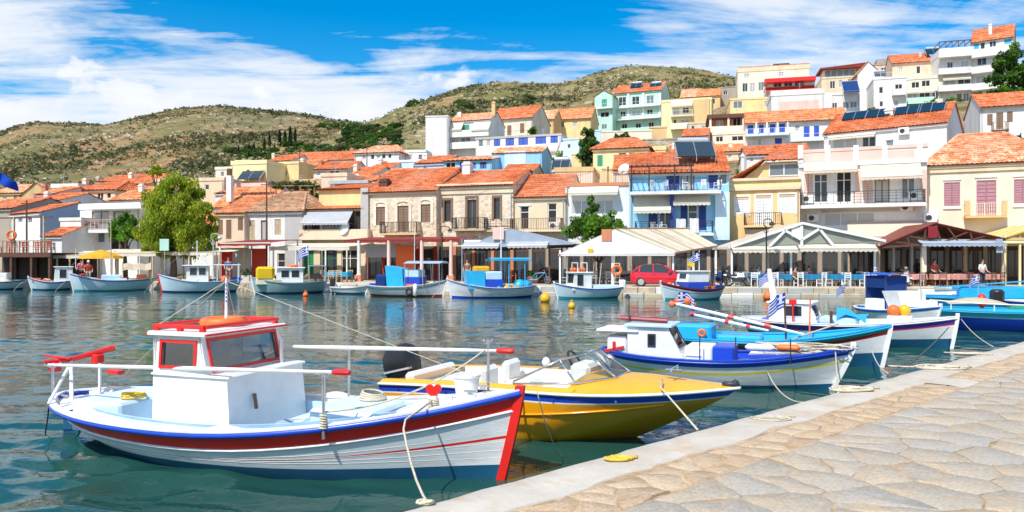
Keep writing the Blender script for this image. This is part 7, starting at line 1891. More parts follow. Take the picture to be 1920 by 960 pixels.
for (x0,x1,m) in ((415,436,'red_paint'),(436,470,'grey_wall'),(472,498,'red_wall')): r=ck.rect(x0,466,x1,520,-2.2); mb=MB(); mb.box(r[0],r[1],2.2,2.3,0,r[3]); mb.build('wall_panel',m,ck.t)
cq = flat_canopy('cream awning over the green doored cafe left of the pergola',505,655,61.5,-.25,462,4,'canvas_cream',.35,(512,560,610,650),'white_wall')
for (x0,x1,y0,y1,lab) in ((148,292,474,3.5,'long cream awning under the willow along the caiques'),(100,160,478,3,'short cream awning beside the wooden deck'),(296,412,472,3.5,'cream awning right of the willow trunk')): flat_canopy(lab,x0,x1,59.5,-.3,y0,y1,'canvas_cream',.3,(x0+6,(x0+x1)/2,x1-6),'wood_pale')
# orange parasol
p=thing('parasol','orange cloth parasol in front of the white slab roofed house','parasol',(*W(190,485,59)[:2],ZQ),0); mb=MB(); rows=[]
zt=H-(468-YH)/F*59-ZQ
for k in range(4): r=[.02,.7,1.35,1.5][k]; rows.append([(r*math.cos(2*math.pi*i/12)*(1 if i%2 else .95)*1.1,r*math.sin(2*math.pi*i/12),zt-[0,.22,.5,.72][k]) for i in range(12)])
mb.grid(rows,close=True); mb.build("canopy","canvas_orange",p); mb=MB(); mb.tube([(0,0,0),(0,0,zt)],.03,6); mb.build('pole','wood_pale',p)

# two-storey wooden deck at the left edge
def deck_house():
    c=Front('waterside_deck','two level timber cafe deck with red chairs and lifebuoy at the left edge','pavilion',-90,95,60,-.32); t=c.t
    z1=c.z(40,474); 
    for k in range(14):
        mb=MB(); mb.box(0,c.w,.32*k,.32*k+.29,z1-.06,z1); mb.build('plank','wood_dark',t)
    mb=MB(); mb.box(0,c.w,-.05,.0,z1-.35,z1+.02); mb.box(0,c.w,4.4,4.45,z1-.35,z1+.02); mb.build('fascia','wood_dark',t)
    for px in (-60,-20,20,58,92):
        for y in (.1,4.2): x=c.at(px); mb=MB(); mb.box(x-.1,x+.1,y-.1,y+.1,-.6,z1-.02); mb.build('post','wood_dark',t)
    for px in (-30,24,80): x=c.at(px); mb=MB(); mb.box(x-.06,x+.06,.05,.17,z1,z1+2.9); mb.build('post','wood_pale',t)
    mb=MB(); mb.beam((0,.05,z1+.95),(c.w,.05,z1+.95),.07); mb.beam((0,.05,z1+.5),(c.w,.05,z1+.5),.04)
    for k in range(24): x=c.w*k/23; mb.box(x-.02,x+.02,.03,.07,z1,z1+.95)
    mb.build('railing','wood',t); mb=MB(); mb.beam((0,.1,z1+2.8),(c.w,.1,z1+2.8),.09); mb.build('top_beam','wood_dark',t)
    mb=MB(); mb.face([(0,4.3,-.5),(c.w,4.3,-.5),(c.w,4.3,z1),(0,4.3,z1)]); mb.build('back_wall','room_brown',t)
    o=part(None,'lifebuoy','buoy_orange',lambda m:lifebuoy(m,(0,0,0),.33,.09,(0,1,0)),True); P=c.C+c.d*(c.s0+c.at(24)); o.location=(P.x,P.y-.15,ZQ+z1+1.4); tag(o,'orange lifebuoy hung on a post of the timber deck','lifebuoy')
    return c,z1
DK_C,DK_Z=deck_house()

# ---------------------------------------------------------------- cafe furniture
def chair_proto(name,label,mat,seat_m):
    t=thing(name,label,'chair'); part(t,'seat',seat_m,lambda m:m.box(-.21,.21,-.21,.21,.43,.46))
    part(t,'backrest',mat,lambda m:(m.box(-.2,.2,.19,.215,.58,.64),m.box(-.2,.2,.19,.215,.70,.76),m.box(-.21,.21,.185,.22,.82,.90)))
    for sx in (-.19,.19):
        part(t,'leg',mat,lambda m:m.box(sx-.022,sx+.022,-.21,-.165,0,.43)); part(t,'leg',mat,lambda m:m.box(sx-.022,sx+.022,.18,.225,0,.92))
    part(t,'stretcher',mat,lambda m:(m.box(-.19,-.17,-.18,.19,.2,.23),m.box(.17,.19,-.18,.19,.2,.23),m.box(-.18,.18,-.2,-.18,.25,.28)))
    return t
def table_proto(name,label,cloth=None,top='white_paint'):
    t=thing(name,label,'table'); part(t,'tabletop',top,lambda m:m.box(-.42,.42,-.42,.42,.72,.75))
    for sx in (-.36,.36):
        for sy in (-.36,.36): part(t,'leg','wood',lambda m:m.box(sx-.025,sx+.025,sy-.025,sy+.025,0,.72))
    if cloth:
        def cl(m):
            n=8; ring=[]
            for i in range(4*n):
                s,k=divmod(i,n); u=-.46+.92*k/n; ring.append([(u,-.46),(.46,u),(-u,.46),(-.46,-u)][s])
            rows=[[(x*1.0,y*1.0,.765) for x,y in ring],[(x*1.03,y*1.03,.74) for x,y in ring],[(x*(1.06+.05*math.sin(i*1.6)),y*(1.06+.05*math.sin(i*1.6)),.42) for i,(x,y) in enumerate(ring)]]
            m.grid(rows,close=True); m.face([(x,y,.765) for x,y in ring])
        part(t,'tablecloth',cloth,cl)
    return t
SIDE=('far','left','near','right')
def spread(px0,px1,Y0,Y1,nx,ny,chair,table,cl,tl,cg,tg,rnd,used,chairs=4,rz0=0.0):
    for j in range(ny):
        for i in range(nx):
            Y=Y0+(Y1-Y0)*(j+.5)/ny+rnd.uniform(-.3,.3); px=px0+(px1-px0)*(i+.5)/nx+rnd.uniform(-6,6)
            p=W(px,YH,Y); p.z=ZQ; rz=rz0+rnd.uniform(-.35,.35)
            row='front' if j==0 else 'back'; place(table,used[1],p,rz,f'{tl}, {ORD[i]} from left in the {row} row',tg); used[1]+=1
            for k in range(chairs):
                a=rz+k*math.pi/2+rnd.uniform(-.15,.15); q=p+Vector((math.sin(a),-math.cos(a),0))*-.0
                off=Matrix.Rotation(a,4,'Z')@Vector((0,.62+rnd.uniform(-.05,.3),0)); place(chair,used[0],p+off,a+rnd.uniform(-.6,.6),f'{cl}, {SIDE[k]} side of {row} row table {ORD[i]} from left',cg); used[0]+=1
rnd=random.Random(21)
wc=chair_proto('taverna_chair','x','white_paint','wood_pale'); bt=table_proto('taverna_table','x','cloth_blue'); u=[0,0]
spread(1385,1632,47.9,52.5,6,2,wc,bt,'white chair at the blue tables','blue clothed table under the cream canopy','white taverna chairs','blue clothed taverna tables',rnd,u,3)
rc=chair_proto('taverna_chair','x','wood_dark','wood'); rt=table_proto('taverna_table','x','cloth_check'); u=[0,0]
spread(1668,1885,48.6,53,6,2,rc,rt,'dark chair at the red tables','red clothed table under the brown canopy','dark taverna chairs','red clothed taverna tables',rnd,u,3)
dc=chair_proto('cafe_chair','x','wood_dark','cloth_red'); dt=table_proto('cafe_table','x',None,'wood_dark'); u=[0,0]
spread(880,1040,53.8,58,5,2,dc,dt,'red seated chair under blue grey canopy','dark wooden table under the blue grey canopy','dark cafe chairs with red seats','dark cafe tables',rnd,u,3)
dc=chair_proto('cafe_chair','x','grey_paint','vinyl'); dt=table_proto('cafe_table','x',None,'wood_pale'); u=[0,0]
spread(1062,1190,52.2,57,4,2,dc,dt,'grey chair under the white canopy','pale wooden table under the white canopy','grey cafe chairs with pale seats','pale cafe tables',rnd,u,3)
dc=chair_proto('cafe_chair','x','wood_pale','wood_pale'); dt=table_proto('cafe_table','x','canvas_cyan','wood_pale'); u=[0,0]
spread(610,665,57,59,2,1,dc,dt,'pale chair at the turquoise tables','turquoise clothed table beside the pergola','pale wooden cafe chairs','turquoise clothed tables',rnd,u,3)
dc=chair_proto('deck_chair','x','plastic_red','plastic_red'); u=0
for k in range(9):
    px=-20+12*k; P=DK_C.C+DK_C.d*(DK_C.s0+DK_C.at(px))+DK_C.nb*(.7+.8*(k%2)); place(dc,u,(P.x,P.y,ZQ+DK_Z),rnd.uniform(0,6),ORD[k]+' red chair from the left on the upper floor of the timber deck','red chairs on the timber deck'); u+=1
# white kerbside box, planter boxes, bins
def planter(px,Y,lab,m='concrete',leaf=None,w=.7,h=.45):
    p=W(px,YH,Y); t=thing('planter' if leaf else 'white_box',lab,'planter' if leaf else 'box',(p.x,p.y,ZQ),-.1); part(t,'tub',m,lambda b:b.bbox(-w/2,w/2,-.25,.25,0,h,.03))
    if leaf:
        mb=MB(); r_=random.Random(px)
        for k in range(5): tuft(mb,(r_.uniform(-.3,.3),0,h-.05),.32,.6,16,r_,[0,0,1])
        mb.build('plant',leaf,t)
planter(1438,47.1,'low white block at the foot of the street lamp',"whitewash",None,.9,.55)
planter(1395,52.5,'planter with dark shrub at the left end of the cream canopy','wood',['leaf_green','leaf_dark']); planter(1000,54.2,'planter with red and green plant by the cyan boat','brick_wall',['leaf_bright','petal_pink'],.8,.5); planter(545,59.2,'planter with bushy plant below the cream awning','wood_pale',['leaf_green','leaf_bright']); planter(462,60.2,'stone planter behind the yellow cabin caique','concrete',['leaf_olive','leaf_green'])

# ---------------------------------------------------------------- red car
def car():
    p=W(1238,YH,48.6); t=thing('parked_car','red five door hatchback parked under the white canopy','car',(p.x,p.y,ZQ),math.radians(166))
    L,Wd=3.7,1.64
    prof=[(-1.85,.42,.62),(-1.82,.62,.80),(-1.62,.74,.88),(-.95,.84,.95),(-.30,1.30,1.0),(.25,1.47,1.0),(.95,1.45,.99),(1.45,1.22,.97),(1.72,.95,.93),(1.84,.72,.88),(1.85,.42,.82)]
    # body below the belt
    mb=MB(); rows=[]
    for (x,zt,wf) in [(-1.85,.55,.78),(-1.80,.66,.90),(-1.55,.78,.97),(-.95,.86,1.0),(0,.90,1.0),(1.0,.92,1.0),(1.55,.93,.97),(1.80,.88,.90),(1.86,.7,.82)]:
        w=Wd/2*wf; rows.append([(x,-w*.9,.22),(x,-w,.36),(x,-w,.62*zt/.9+.05),(x,-w*.94,zt),(x,w*.94,zt),(x,w,.62*zt/.9+.05),(x,w,.36),(x,w*.9,.22)])
    mb.grid(rows); mb.face(rows[0][::-1]); mb.face(rows[-1]); mb.build('body','red_car',t,smooth=35)
    mb=MB(); rows=[]
    for (x,z,w) in ((-1.0,.86,.76),(-.28,1.36,.58),(.15,1.45,.57),(.95,1.43,.56),(1.35,1.30,.57),(1.72,.92,.72)): rows.append((x,z,w))
    top=[[(x,-w,z),(x,-w*.5,z+.03),(x,w*.5,z+.03),(x,w,z)] for x,z,w in rows[1:5]]; mb.grid(top)
    for (a,b_) in ((0,1),(4,5)):
        for sy in (-1,1): mb.beam((rows[a][0],sy*rows[a][2],rows[a][1]),(rows[b_][0],sy*rows[b_][2],rows[b_][1]),.07)
    for sy in (-1,1):
        mb.beam((.42,sy*.575,1.44),(.40,sy*.75,.90),.08); mb.beam((1.25,sy*.57,1.32),(1.3,sy*.75,.9),.10)
    mb.build('roof','red_car',t,smooth=30)
    mb=MB(); r=rows
    for sy in (-1,1): mb.face([(r[0][0]+.08,sy*.74,.87),(1.66,sy*.72,.92),(1.33,sy*.56,1.29),(.95,sy*.555,1.41),(.15,sy*.565,1.43),(-.24,sy*.575,1.34)])
    mb.build('side_window','pane_dark',t)
    mb=MB(); mb.face([(-1.0,-.74,.86),(-1.0,.74,.86),(-.28,.56,1.36),(-.28,-.56,1.36)]); mb.build('windscreen','pane_dark',t); mb=MB(); mb.face([(1.72,-.68,.93),(1.72,.68,.93),(1.36,.54,1.30),(1.36,-.54,1.30)]); mb.build('rear_window','pane_dark',t)
    for x in (-1.18,1.18):
        for sy in (-1,1):
            mb=MB(); mb.lathe([(.22,-.1),(.30,-.09),(.30,.09),(.22,.1)],(x,sy*.72,.30),18,0,'y'); wh=mb.build('wheel','rubber',t,smooth=35)
            mb=MB(); mb.lathe([(.04,-.02),(.2,-.02),(.2,.02),(.04,.03)],(x,sy*.82,.30),14,0,'y'); mb.build('rim','metal',wh)
    for sy in (-1,1):
        part(t,'headlight','clear_glass' if 0 else 'chrome',lambda m:m.bbox(-1.83,-1.62,sy*.62-.14,sy*.62+.14,.62,.76,.03)); part(t,'tail_light','plastic_red',lambda m:m.bbox(1.72,1.87,sy*.62-.1,sy*.62+.1,.7,.95,.02)); part(t,'mirror','red_car',lambda m:m.bbox(-.72,-.55,sy*.86-.09,sy*.86+.09,.9,1.03,.03))
        part(t,'door_handle','red_car',lambda m:(m.box(.25,.42,sy*.80,sy*.835,.76,.79),m.box(1.0,1.15,sy*.80,sy*.835,.77,.80)))
    part(t,'bumper','dark_metal',lambda m:(m.box(-1.88,-1.8,-.6,.6,.3,.42),m.box(1.8,1.9,-.6,.6,.3,.45)))
pmat('red_car',(.60,.012,.03),.18,0,coat=.6); car()

# ---------------------------------------------------------------- scooters, motorbike, bicycle
def bike(px,Y,rz,label,body,kind='scooter',cat='scooter'):
    p=W(px,YH,Y); t=thing('motor_scooter' if kind=='scooter' else kind,label,cat,(p.x,p.y,ZQ),rz)
    R_=.27 if kind=='scooter' else .33; xs=(-.62,.62)
    for x in xs: part(t,'wheel','rubber',lambda m:m.ring((x,0,R_),R_-.05,.05 if kind!='bicycle' else .02,(0,1,0),20,6),True); part(t,'rim','metal',lambda m:(m.ring((x,0,R_),R_*.66,.015,(0,1,0),16,4),*[m.beam((x,0,R_),(x+R_*.66*math.cos(k*1.05),0,R_+R_*.66*math.sin(k*1.05)),.015) for k in range(6)]),False)
    if kind=='bicycle':
        part(t,'frame',body,lambda m:[m.tube([a,b_],.018,6) for a,b_ in (((-.62,0,.33),(-.1,0,.32)),((-.62,0,.33),(-.2,0,.82)),((-.1,0,.32),(-.2,0,.82)),((-.1,0,.32),(.42,0,.8)),((-.2,0,.78),(.42,0,.82)),((.62,0,.33),(.4,0,.98)))]); part(t,'saddle','black_plastic',lambda m:m.bbox(-.34,-.1,-.07,.07,.88,.94,.02)); part(t,'handlebar','metal',lambda m:m.tube([(.34,-.28,1.02),(.42,-.1,1.0),(.42,.1,1.0),(.34,.28,1.02)],.014,5)); return
    part(t,'body',body,lambda m:(m.hexa([(-.75,-.13,.38),(-.05,-.13,.30),(-.05,.13,.30),(-.75,.13,.38),(-.80,-.12,.68),(-.15,-.14,.62),(-.15,.14,.62),(-.80,.12,.68)]),m.hexa([(.28,-.18,.3),(.45,-.18,.3),(.45,.18,.3),(.28,.18,.3),(.36,-.16,.9),(.50,-.10,.86),(.50,.10,.86),(.36,.16,.9)]),m.hexa([(.45,-.08,.5),(.85,-.07,.52),(.85,.07,.52),(.45,.08,.5),(.45,-.07,.6),(.8,-.05,.6),(.8,.05,.6),(.45,.07,.6)])) if kind=='scooter' else (m.hexa([(-.1,-.12,.6),(.35,-.15,.62),(.35,.15,.62),(-.1,.12,.6),(-.1,-.1,.82),(.32,-.13,.88),(.32,.13,.88),(-.1,.1,.82)]),m.hexa([(-.95,-.1,.72),(-.1,-.11,.55),(-.1,.11,.55),(-.95,.1,.72),(-.95,-.08,.80),(-.1,-.1,.72),(-.1,.1,.72),(-.95,.08,.80)])),35)
    part(t,'seat','black_plastic',lambda m:m.bbox(-.78,-.12,-.14,.14,.68,.78,.04)); part(t,'engine','dark_metal',lambda m:m.bbox(-.35,.25,-.14,.14,.22,.58,.05)); part(t,'fork','metal',lambda m:[m.tube([(.62,y,R_),(.36,y*.7,1.0)],.025,6) for y in (-.09,.09)]); part(t,'handlebar','dark_metal',lambda m:m.tube([(.22,-.34,1.06),(.36,-.12,1.02),(.36,.12,1.02),(.22,.34,1.06)],.018,6)); part(t,'headlight','chrome',lambda m:m.lathe([(.03,-.05),(.09,0),(.085,.05)],(.46,0,.93),10,0,'x')); part(t,'windshield','clear_glass',lambda m:m.face([(.48,-.16,.95),(.48,.16,.95),(.34,.12,1.28),(.34,-.12,1.28)])); part(t,'exhaust','chrome',lambda m:m.tube([(.1,-.16,.25),(-.7,-.18,.32)],.04,7))
    for y in (-.33,.33): part(t,'mirror','black_plastic',lambda m:(m.tube([(.26,y*.7,1.06),(.24,y,1.22)],.01,4),m.bbox(.21,.25,y-.06,y+.06,1.2,1.28,.01)))
bike(1385,48.4,-.15,'white motorbike on the quay between the dark boat and the lamp post','white_paint','motorbike','motorbike'); bike(1414,48.9,.5,'pale grey scooter standing just left of the lamp post','grey_paint'); bike(1345,50.0,.9,'dark scooter half hidden behind the orange net heap','navy_paint'); bike(1362,49.8,1.2,'black scooter beside the white motorbike','black_plastic'); bike(1010,52.2,-.2,'blue bicycle leaning in front of the blue grey canopy','cyan_paint','bicycle','bicycle'); bike(1180,50.6,.25,'black motorbike parked left of the red car','black_plastic','motorbike','motorbike'); bike(1690,47.9,.3,'white scooter behind the navy canvas shelter','white_paint')
# life-ring post by the quay
t=thing('lifebuoy_stand','white post with ladder rungs by the light blue boat','stand',(*W(1156,YH,47.6)[:2],ZQ),0); part(t,'post','white_paint',lambda m:[m.tube([(x,0,0),(x,0,1.5)],.03,6) for x in (-.2,.2)]); part(t,'rung','white_paint',lambda m:[m.tube([(-.2,0,.3+.3*k),(.2,0,.3+.3*k)],.02,5) for k in range(5)])
o=part(None,'lifebuoy','buoy_orange',lambda m:lifebuoy(m,(0,0,0),.28,.08,(0,1,0)),True); o.location=t.location+Vector((0,-.13,1.05)); tag(o,'orange lifebuoy hung on the white post by the light blue boat','lifebuoy')

# ---------------------------------------------------------------- street lamps and poles
def lamp(px,Y,yt,label,m='iron',side=1,arm=.55):
    p=W(px,YH,Y); h=H-(yt-YH)/F*Y-ZQ; t=thing('street_lamp',label,'street lamp',(p.x,p.y,ZQ),0,'street lamps')
    part(t,'post',m,lambda b:b.lathe([(.16,0),(.16,.12),(.11,.2),(.09,.9),(.055,1.1),(.05,h-.5)],(0,0,0),10),40)
    part(t,'arm',m,lambda b:(b.tube([(0,0,h-.6),(-side*.18,0,h-.35),(-side*.16,0,h-.1),(side*.05,0,h),(side*arm*.8,0,h-.06),(side*arm,0,h-.18)],.035,7),b.ring((-side*.02,0,h-.75),.14,.018,(0,1,0),14,5)),40)
    l=part(t,'lantern',m,lambda b:b.lathe([(.03,.0),(.10,-.05),(.20,-.18),(.19,-.21)],(side*arm,0,h-.18),12),40); part(t,'lamp_glass','plastic_white',lambda b:b.lathe([(.14,-.2),(.12,-.3),(.05,-.36)],(side*arm,0,h-.18),10),True,l)
lamp(1437,47.6,410,'tall black street lamp in front of the wide cream canopy',side=1,arm=.35); lamp(829,57.6,424,'black street lamp with hooked arm before the rubble stone houses',side=1,arm=.6); lamp(400,58.5,438,'grey street lamp with hooked arm beside the willow','galvanised',1,.5)
for (px,Y,y0,lab,gp) in ((500,64,340,'dark utility pole before the white house with the old tile roof',None),(1140,62,312,'dark wooden pole rising out of the oleander',None),(562,112,285,'thin pole against the long orange roof',None),(688,108,268,'thin pole left of the white house with five windows',None),(760,99,288,'thin pole above the red roofed stone house',None),(50,66,375,'dark pole at far left over the timber deck',None)):
    p=W(px,YH,Y); zg=ZQ if Y<70 else ground_z(p.x,Y); h=H-(y0-YH)/F*Y-zg; t=thing('utility_pole',lab,'pole',(p.x,p.y,zg-.3),0); part(t,'shaft','wood_dark',lambda b:b.tube([(0,0,0),(0,0,h+.3)],[.10,.06],7),40); part(t,'crossarm','wood_dark',lambda b:b.beam((-.5,0,h),( .5,0,h),.08))
    if px==1140: part(t,'junction_box','dark_metal',lambda b:b.bbox(-.12,.22,-.12,.12,h*.55,h*.75,.03))
# blue flag at the left edge
p=W(-6,YH,50); t=thing('flag','large blue flag blowing at the left picture edge','flag',(p.x,p.y,ZQ-.1),0); part(t,'pole','metal',lambda b:b.tube([(0,0,0),(0,0,H-(312-YH)/F*50-ZQ)],.04,7),True)
zt=H-(318-YH)/F*50-ZQ; mb=MB(); mb.grid([[(1.35*u,.18*math.sin(u*6+v*2),zt-.75*v-.72*u*(1-.15*v)) for u in [i/14 for i in range(15)]] for v in [j/8 for j in range(9)]]); mb.build('cloth','flag_blue',t,smooth=True)
# small green board under the willow
p=W(332,YH,60); t=thing('hanging_board','small pale green board among the willow leaves','sign',(p.x,p.y-2.2,ZQ),0); h=H-(470-YH)/F*58-ZQ; part(t,'board','mint_wall',lambda b:b.bbox(-.36,.36,-.03,.03,h,h+.9,.02)); part(t,'post','metal',lambda b:b.tube([(0,.05,0),(0,.05,h+.1)],.03,6))

# ---------------------------------------------------------------- trees and shrubs
def tree(name,label,cat,px,Y,zg,trunk_h,r0,clumps,mats,leaf,n,seed,group=None,bark='bark',droop=0.0,limbs=True):
    """clumps: (px, py, radius in px, depth offset) seen from the quay, each a spray of small leaves on its own limb"""
    rnd=random.Random(seed); p=W(px,YH,Y); base=Vector((p.x,p.y,zg)); t=thing(name,label,cat,base,0,group)
    cs=[]
    for (cx,cy,cr,dy) in clumps: q=W(cx,cy,Y+dy)-base; cs.append((q,cr*Y/F))
    mb=MB(); fork=Vector((0,0,trunk_h)); mb.tube([(0,0,-.3),(.04,0,trunk_h*.4),(-.03,.02,trunk_h*.8),fork],[r0*1.25,r0,r0*.85,r0*.7],9)
    if limbs:
        for (q,r) in cs: m_=fork.lerp(q,.5)+Vector((rnd.uniform(-.2,.2),rnd.uniform(-.2,.2),.15*r)); mb.tube([fork*.9,m_,q],[r0*.5,r0*.3,r0*.1],6)
    mb.build('trunk',bark,t,smooth=True)
    mb=MB(); tot=sum(r**2 for _,r in cs)
    for (q,r) in cs:
        k=int(n*r*r/tot); subs=[]
        for _ in range(max(4,int(9))):
            d=Vector((rnd.gauss(0,1),rnd.gauss(0,1),rnd.gauss(0,1))).normalized(); subs.append((q+d*r*rnd.uniform(.35,.85),r*rnd.uniform(.25,.5),rnd.choice(range(len(mats)))))
        for _ in range(k):
            c,sr,m=rnd.choice(subs); d=Vector((rnd.gauss(0,1),rnd.gauss(0,1),rnd.gauss(0,.9))); d=d.normalized()*sr*rnd.random()**.4
            o=c+d; s=leaf*rnd.uniform(.6,1.4); 
            if droop: o.z-=droop*rnd.random()**2*r
            a=Vector((rnd.uniform(-1,1),rnd.uniform(-1,1),rnd.uniform(-.5,.5))).normalized()*s*.5; b_=Vector((rnd.uniform(-.7,.7),rnd.uniform(-.7,.7),-1 if droop else rnd.uniform(-1,1))).normalized()*s
            mb.v+=[(o-b_*.5)[:],(o+a*.6)[:],(o+b_*.6)[:],(o-a*.6)[:]]; i=len(mb.v); mb.f.append([i-4,i-3,i-2,i-1]); mb.m.append(m if rnd.random()<.7 else rnd.randrange(len(mats)))
    mb.build('crown',mats,t); return t
tree('willow_tree','big bright green willow like tree on the quay at left','tree',325,61,ZQ,2.6,.26,[(330,360,34,0),(365,372,34,.8),(295,378,32,-.5),(275,405,26,.4),(320,400,42,-1.2),(370,408,36,.3),(392,420,20,.9),(300,435,34,-.8),(345,440,36,-1),(382,448,24,.2),(268,440,20,.5),(310,466,22,-.3),(285,462,18,.3),(350,470,18,-.4),(318,345,20,.6),(352,348,16,0)],['leaf_willow','leaf_willow_pale','leaf_willow','leaf_willow_pale'],.22,32000,1,droop=.25)
tree('fig_tree','darker round green tree left of the willow','tree',235,64,ZQ,2.2,.18,[(222,430,20,.2),(250,426,20,0),(225,420,18,0),(245,412,16,.5),(235,440,20,-.4),(215,440,14,.3),(255,440,16,.2)],['leaf_bright','leaf_green','leaf_bright'],.26,6500,2)
tree('yellow_tree','small yellow green tree top above the roofs left of the willow','tree',292,82,8,2.5,.15,[(288,318,10,0),(298,322,9,0),(282,325,7,0)],['leaf_willow_pale','leaf_willow'],.3,900,3)
tree('oleander','tall leafy oleander with dense lower bush before the small white house','shrub',1122,54.5,ZQ,1.6,.10,[(1085,425,20,-.3),(1105,425,24,-.3),(1130,428,24,-.2),(1070,436,16,0),(1160,428,18,0),(1110,388,14,0),(1105,408,18,.2),(1126,415,14,-.2),(1150,402,10,.1),(1155,420,14,.2),(1090,432,22,-.2),(1115,440,26,-.4),(1140,440,22,.2),(1165,436,18,.1),(1078,440,14,0),(1180,448,14,.3),(1108,372,8,.1)],['leaf_bright','leaf_green','leaf_olive','leaf_bright'],.19,15000,4)
tree('tall_tree','tall dark green tree standing before the pale retaining wall','tree',1104,96,ground_z(W(1104,YH,96).x,96),3,.22,[(1105,255,14,0),(1096,270,14,.4),(1112,272,15,-.3),(1102,288,17,0),(1118,285,10,.4),(1090,292,12,.3),(1106,304,15,0),(1100,246,8,0)],['leaf_green','leaf_dark','leaf_green'],.34,5200,5)
tree('hill_tree','large dark tree at the right edge below the topmost apartment block','tree',1900,112,ground_z(W(1900,YH,112).x,112),4,.3,[(1900,105,24,0),(1880,125,24,.5),(1915,130,28,0),(1868,148,20,.4),(1895,155,28,-.6),(1870,172,18,.2),(1920,165,24,0),(1858,185,14,.5),(1885,180,16,.6),(1935,120,24,.2)],['leaf_green','leaf_bright','leaf_dark','leaf_green'],.45,11000,6)
tree('small_tree','small tree between the white house roof and the long gable','tree',1846,96,ground_z(W(1846,YH,96).x,96),1.6,.14,[(1842,198,10,0),(1832,192,8,0),(1850,205,8,0)],['leaf_green','leaf_dark'],.35,1200,7)
for k,(px,py,r,lab) in enumerate(((1050,300,14,'feathery palm like tree above the stone house roof'),(1030,310,10,'low feathery shrub beside the sky blue house'),(998,243,7,'small pointed tree before the steep orange roof'))):
    tree('garden_tree',lab,'tree',px,86+k*20 if k<2 else 126,ground_z(W(px,YH,86+k*20 if k<2 else 126).x,86+k*20 if k<2 else 126),1.2,.12,[(px,py,r,0),(px+r*.7,py+4,r*.7,.2),(px-r*.7,py+5,r*.7,0),(px+2,py+r,r*.8,.3)],['leaf_bright','leaf_olive'],.30,1500,30+k)
tree('round_bush','clipped round bush on top of the beige garden wall','bush',1166,110,ground_z(W(1166,YH,110).x,110),.5,.08,[(1158,257,8,0),(1170,256,9,0),(1178,260,7,0)],['leaf_olive','leaf_green'],.25,1500,8)
# vine pergola
def vine():
    p=W(553,YH,76); zg=ground_z(p.x,76); t=thing('vine_pergola','grape vine on a pergola behind the old tile roof','vine',(p.x,p.y,zg),0); rnd=random.Random(4); mb=MB()
    for k in range(26):
        c=W(512+84*rnd.random(),342+10*rnd.random(),76+rnd.uniform(-1,1))-Vector((p.x,p.y,zg)); tuft(mb,c-Vector((0,0,.3)),.55,.6,22,rnd,[0,1,0])
    for k in range(12):
        c=W(575+20*rnd.random(),350+24*rnd.random(),75.5)-Vector((p.x,p.y,zg)); tuft(mb,c-Vector((0,0,.3)),.5,.6,18,rnd,[0,1,1])
    mb.build('foliage',['leaf_olive','leaf_green'],t)
    part(t,'frame','wood',lambda b:[b.beam((x,y,-.5),(x,y,H-(350-YH)/F*76-zg),.1) for x in (-2.2,-.7,.8,2.2) for y in (-.9,.9)]+[b.beam((-2.3,y,H-(350-YH)/F*76-zg),(2.3,y,H-(350-YH)/F*76-zg),.1) for y in (-.9,.9)])
vine()
# retaining walls and garden walls on the slope
def gwall(label,x0,x1,Y,yt,yb,m,a=-.3,th=.5):
    f=Front('retaining_wall',label,'wall',x0,x1,Y,a); mb=MB(); mb.box(0,f.w,0,th,f.z((x0+x1)/2,yb)-2,f.z((x0+x1)/2,yt)); mb.build('wall_face',m,f.t); mb=MB(); mb.box(-.08,f.w+.08,-.08,th+.08,f.z((x0+x1)/2,yt)+.003,f.z((x0+x1)/2,yt)+.22); mb.build('coping',m,f.t)
gwall('high beige retaining wall under the mint hotel',1124,1222,128,247,275,'pale_cream',-.2); gwall('grey wall at the left end of the beige retaining wall',1106,1126,126,246,275,'paleblue_wall',-.2); gwall('brown stone retaining wall right of the beige one',1218,1250,130,240,275,'ochre_wall',-.2); gwall('rubble garden wall between the red roofs and the yellow balcony house',1205,1290,116,262,285,'quay_rubble',-.2); gwall('low stone wall under the rocky outcrop beside the pale yellow house',1020,1110,158,216,240,'quay_rubble',-.2)

# cypresses and dark trees at the foot of the far hill
def hill_z_at(px,Y,name='far_hill'):
    rows=HILLS[name]; best=None
    for r in rows:
        if r[0][1]<=Y: row=r
    i=min(range(len(row)),key=lambda k:abs((row[k][0]/row[k][1])*F+CX-px)); return row[i][2]
GT='cypress trees on the slope'
mbc=None
def cypress():
    t=thing('cypress','x','tree'); rnd=random.Random(9); mb=MB()
    for k in range(420):
        v=rnd.random()**.8; r=.95*(math.sin(math.pi*min(1,v*.85+.12)))**.8*(1.05-v*.55); a=rnd.uniform(0,6.283); rr=r*math.sqrt(rnd.uniform(.3,1))
        o=Vector((rr*math.cos(a),rr*math.sin(a),.5+8.5*v)); s=rnd.uniform(.35,.7); A=Vector((rnd.uniform(-1,1),rnd.uniform(-1,1),0)).normalized()*s*.4; B_=Vector((rnd.uniform(-.3,.3),rnd.uniform(-.3,.3),1)).normalized()*s
        mb.v+=[(o-B_*.5)[:],(o+A)[:],(o+B_)[:],(o-A)[:]]; i=len(mb.v); mb.f.append([i-4,i-3,i-2,i-1]); mb.m.append(rnd.choice([0,0,1]))
    mb.build('crown',['leaf_cypress','leaf_dark'],t); part(t,'trunk','bark',lambda b:b.tube([(0,0,-1),(0,0,3)],[.22,.15],6)); return t
cy=cypress(); rnd=random.Random(6); used=0
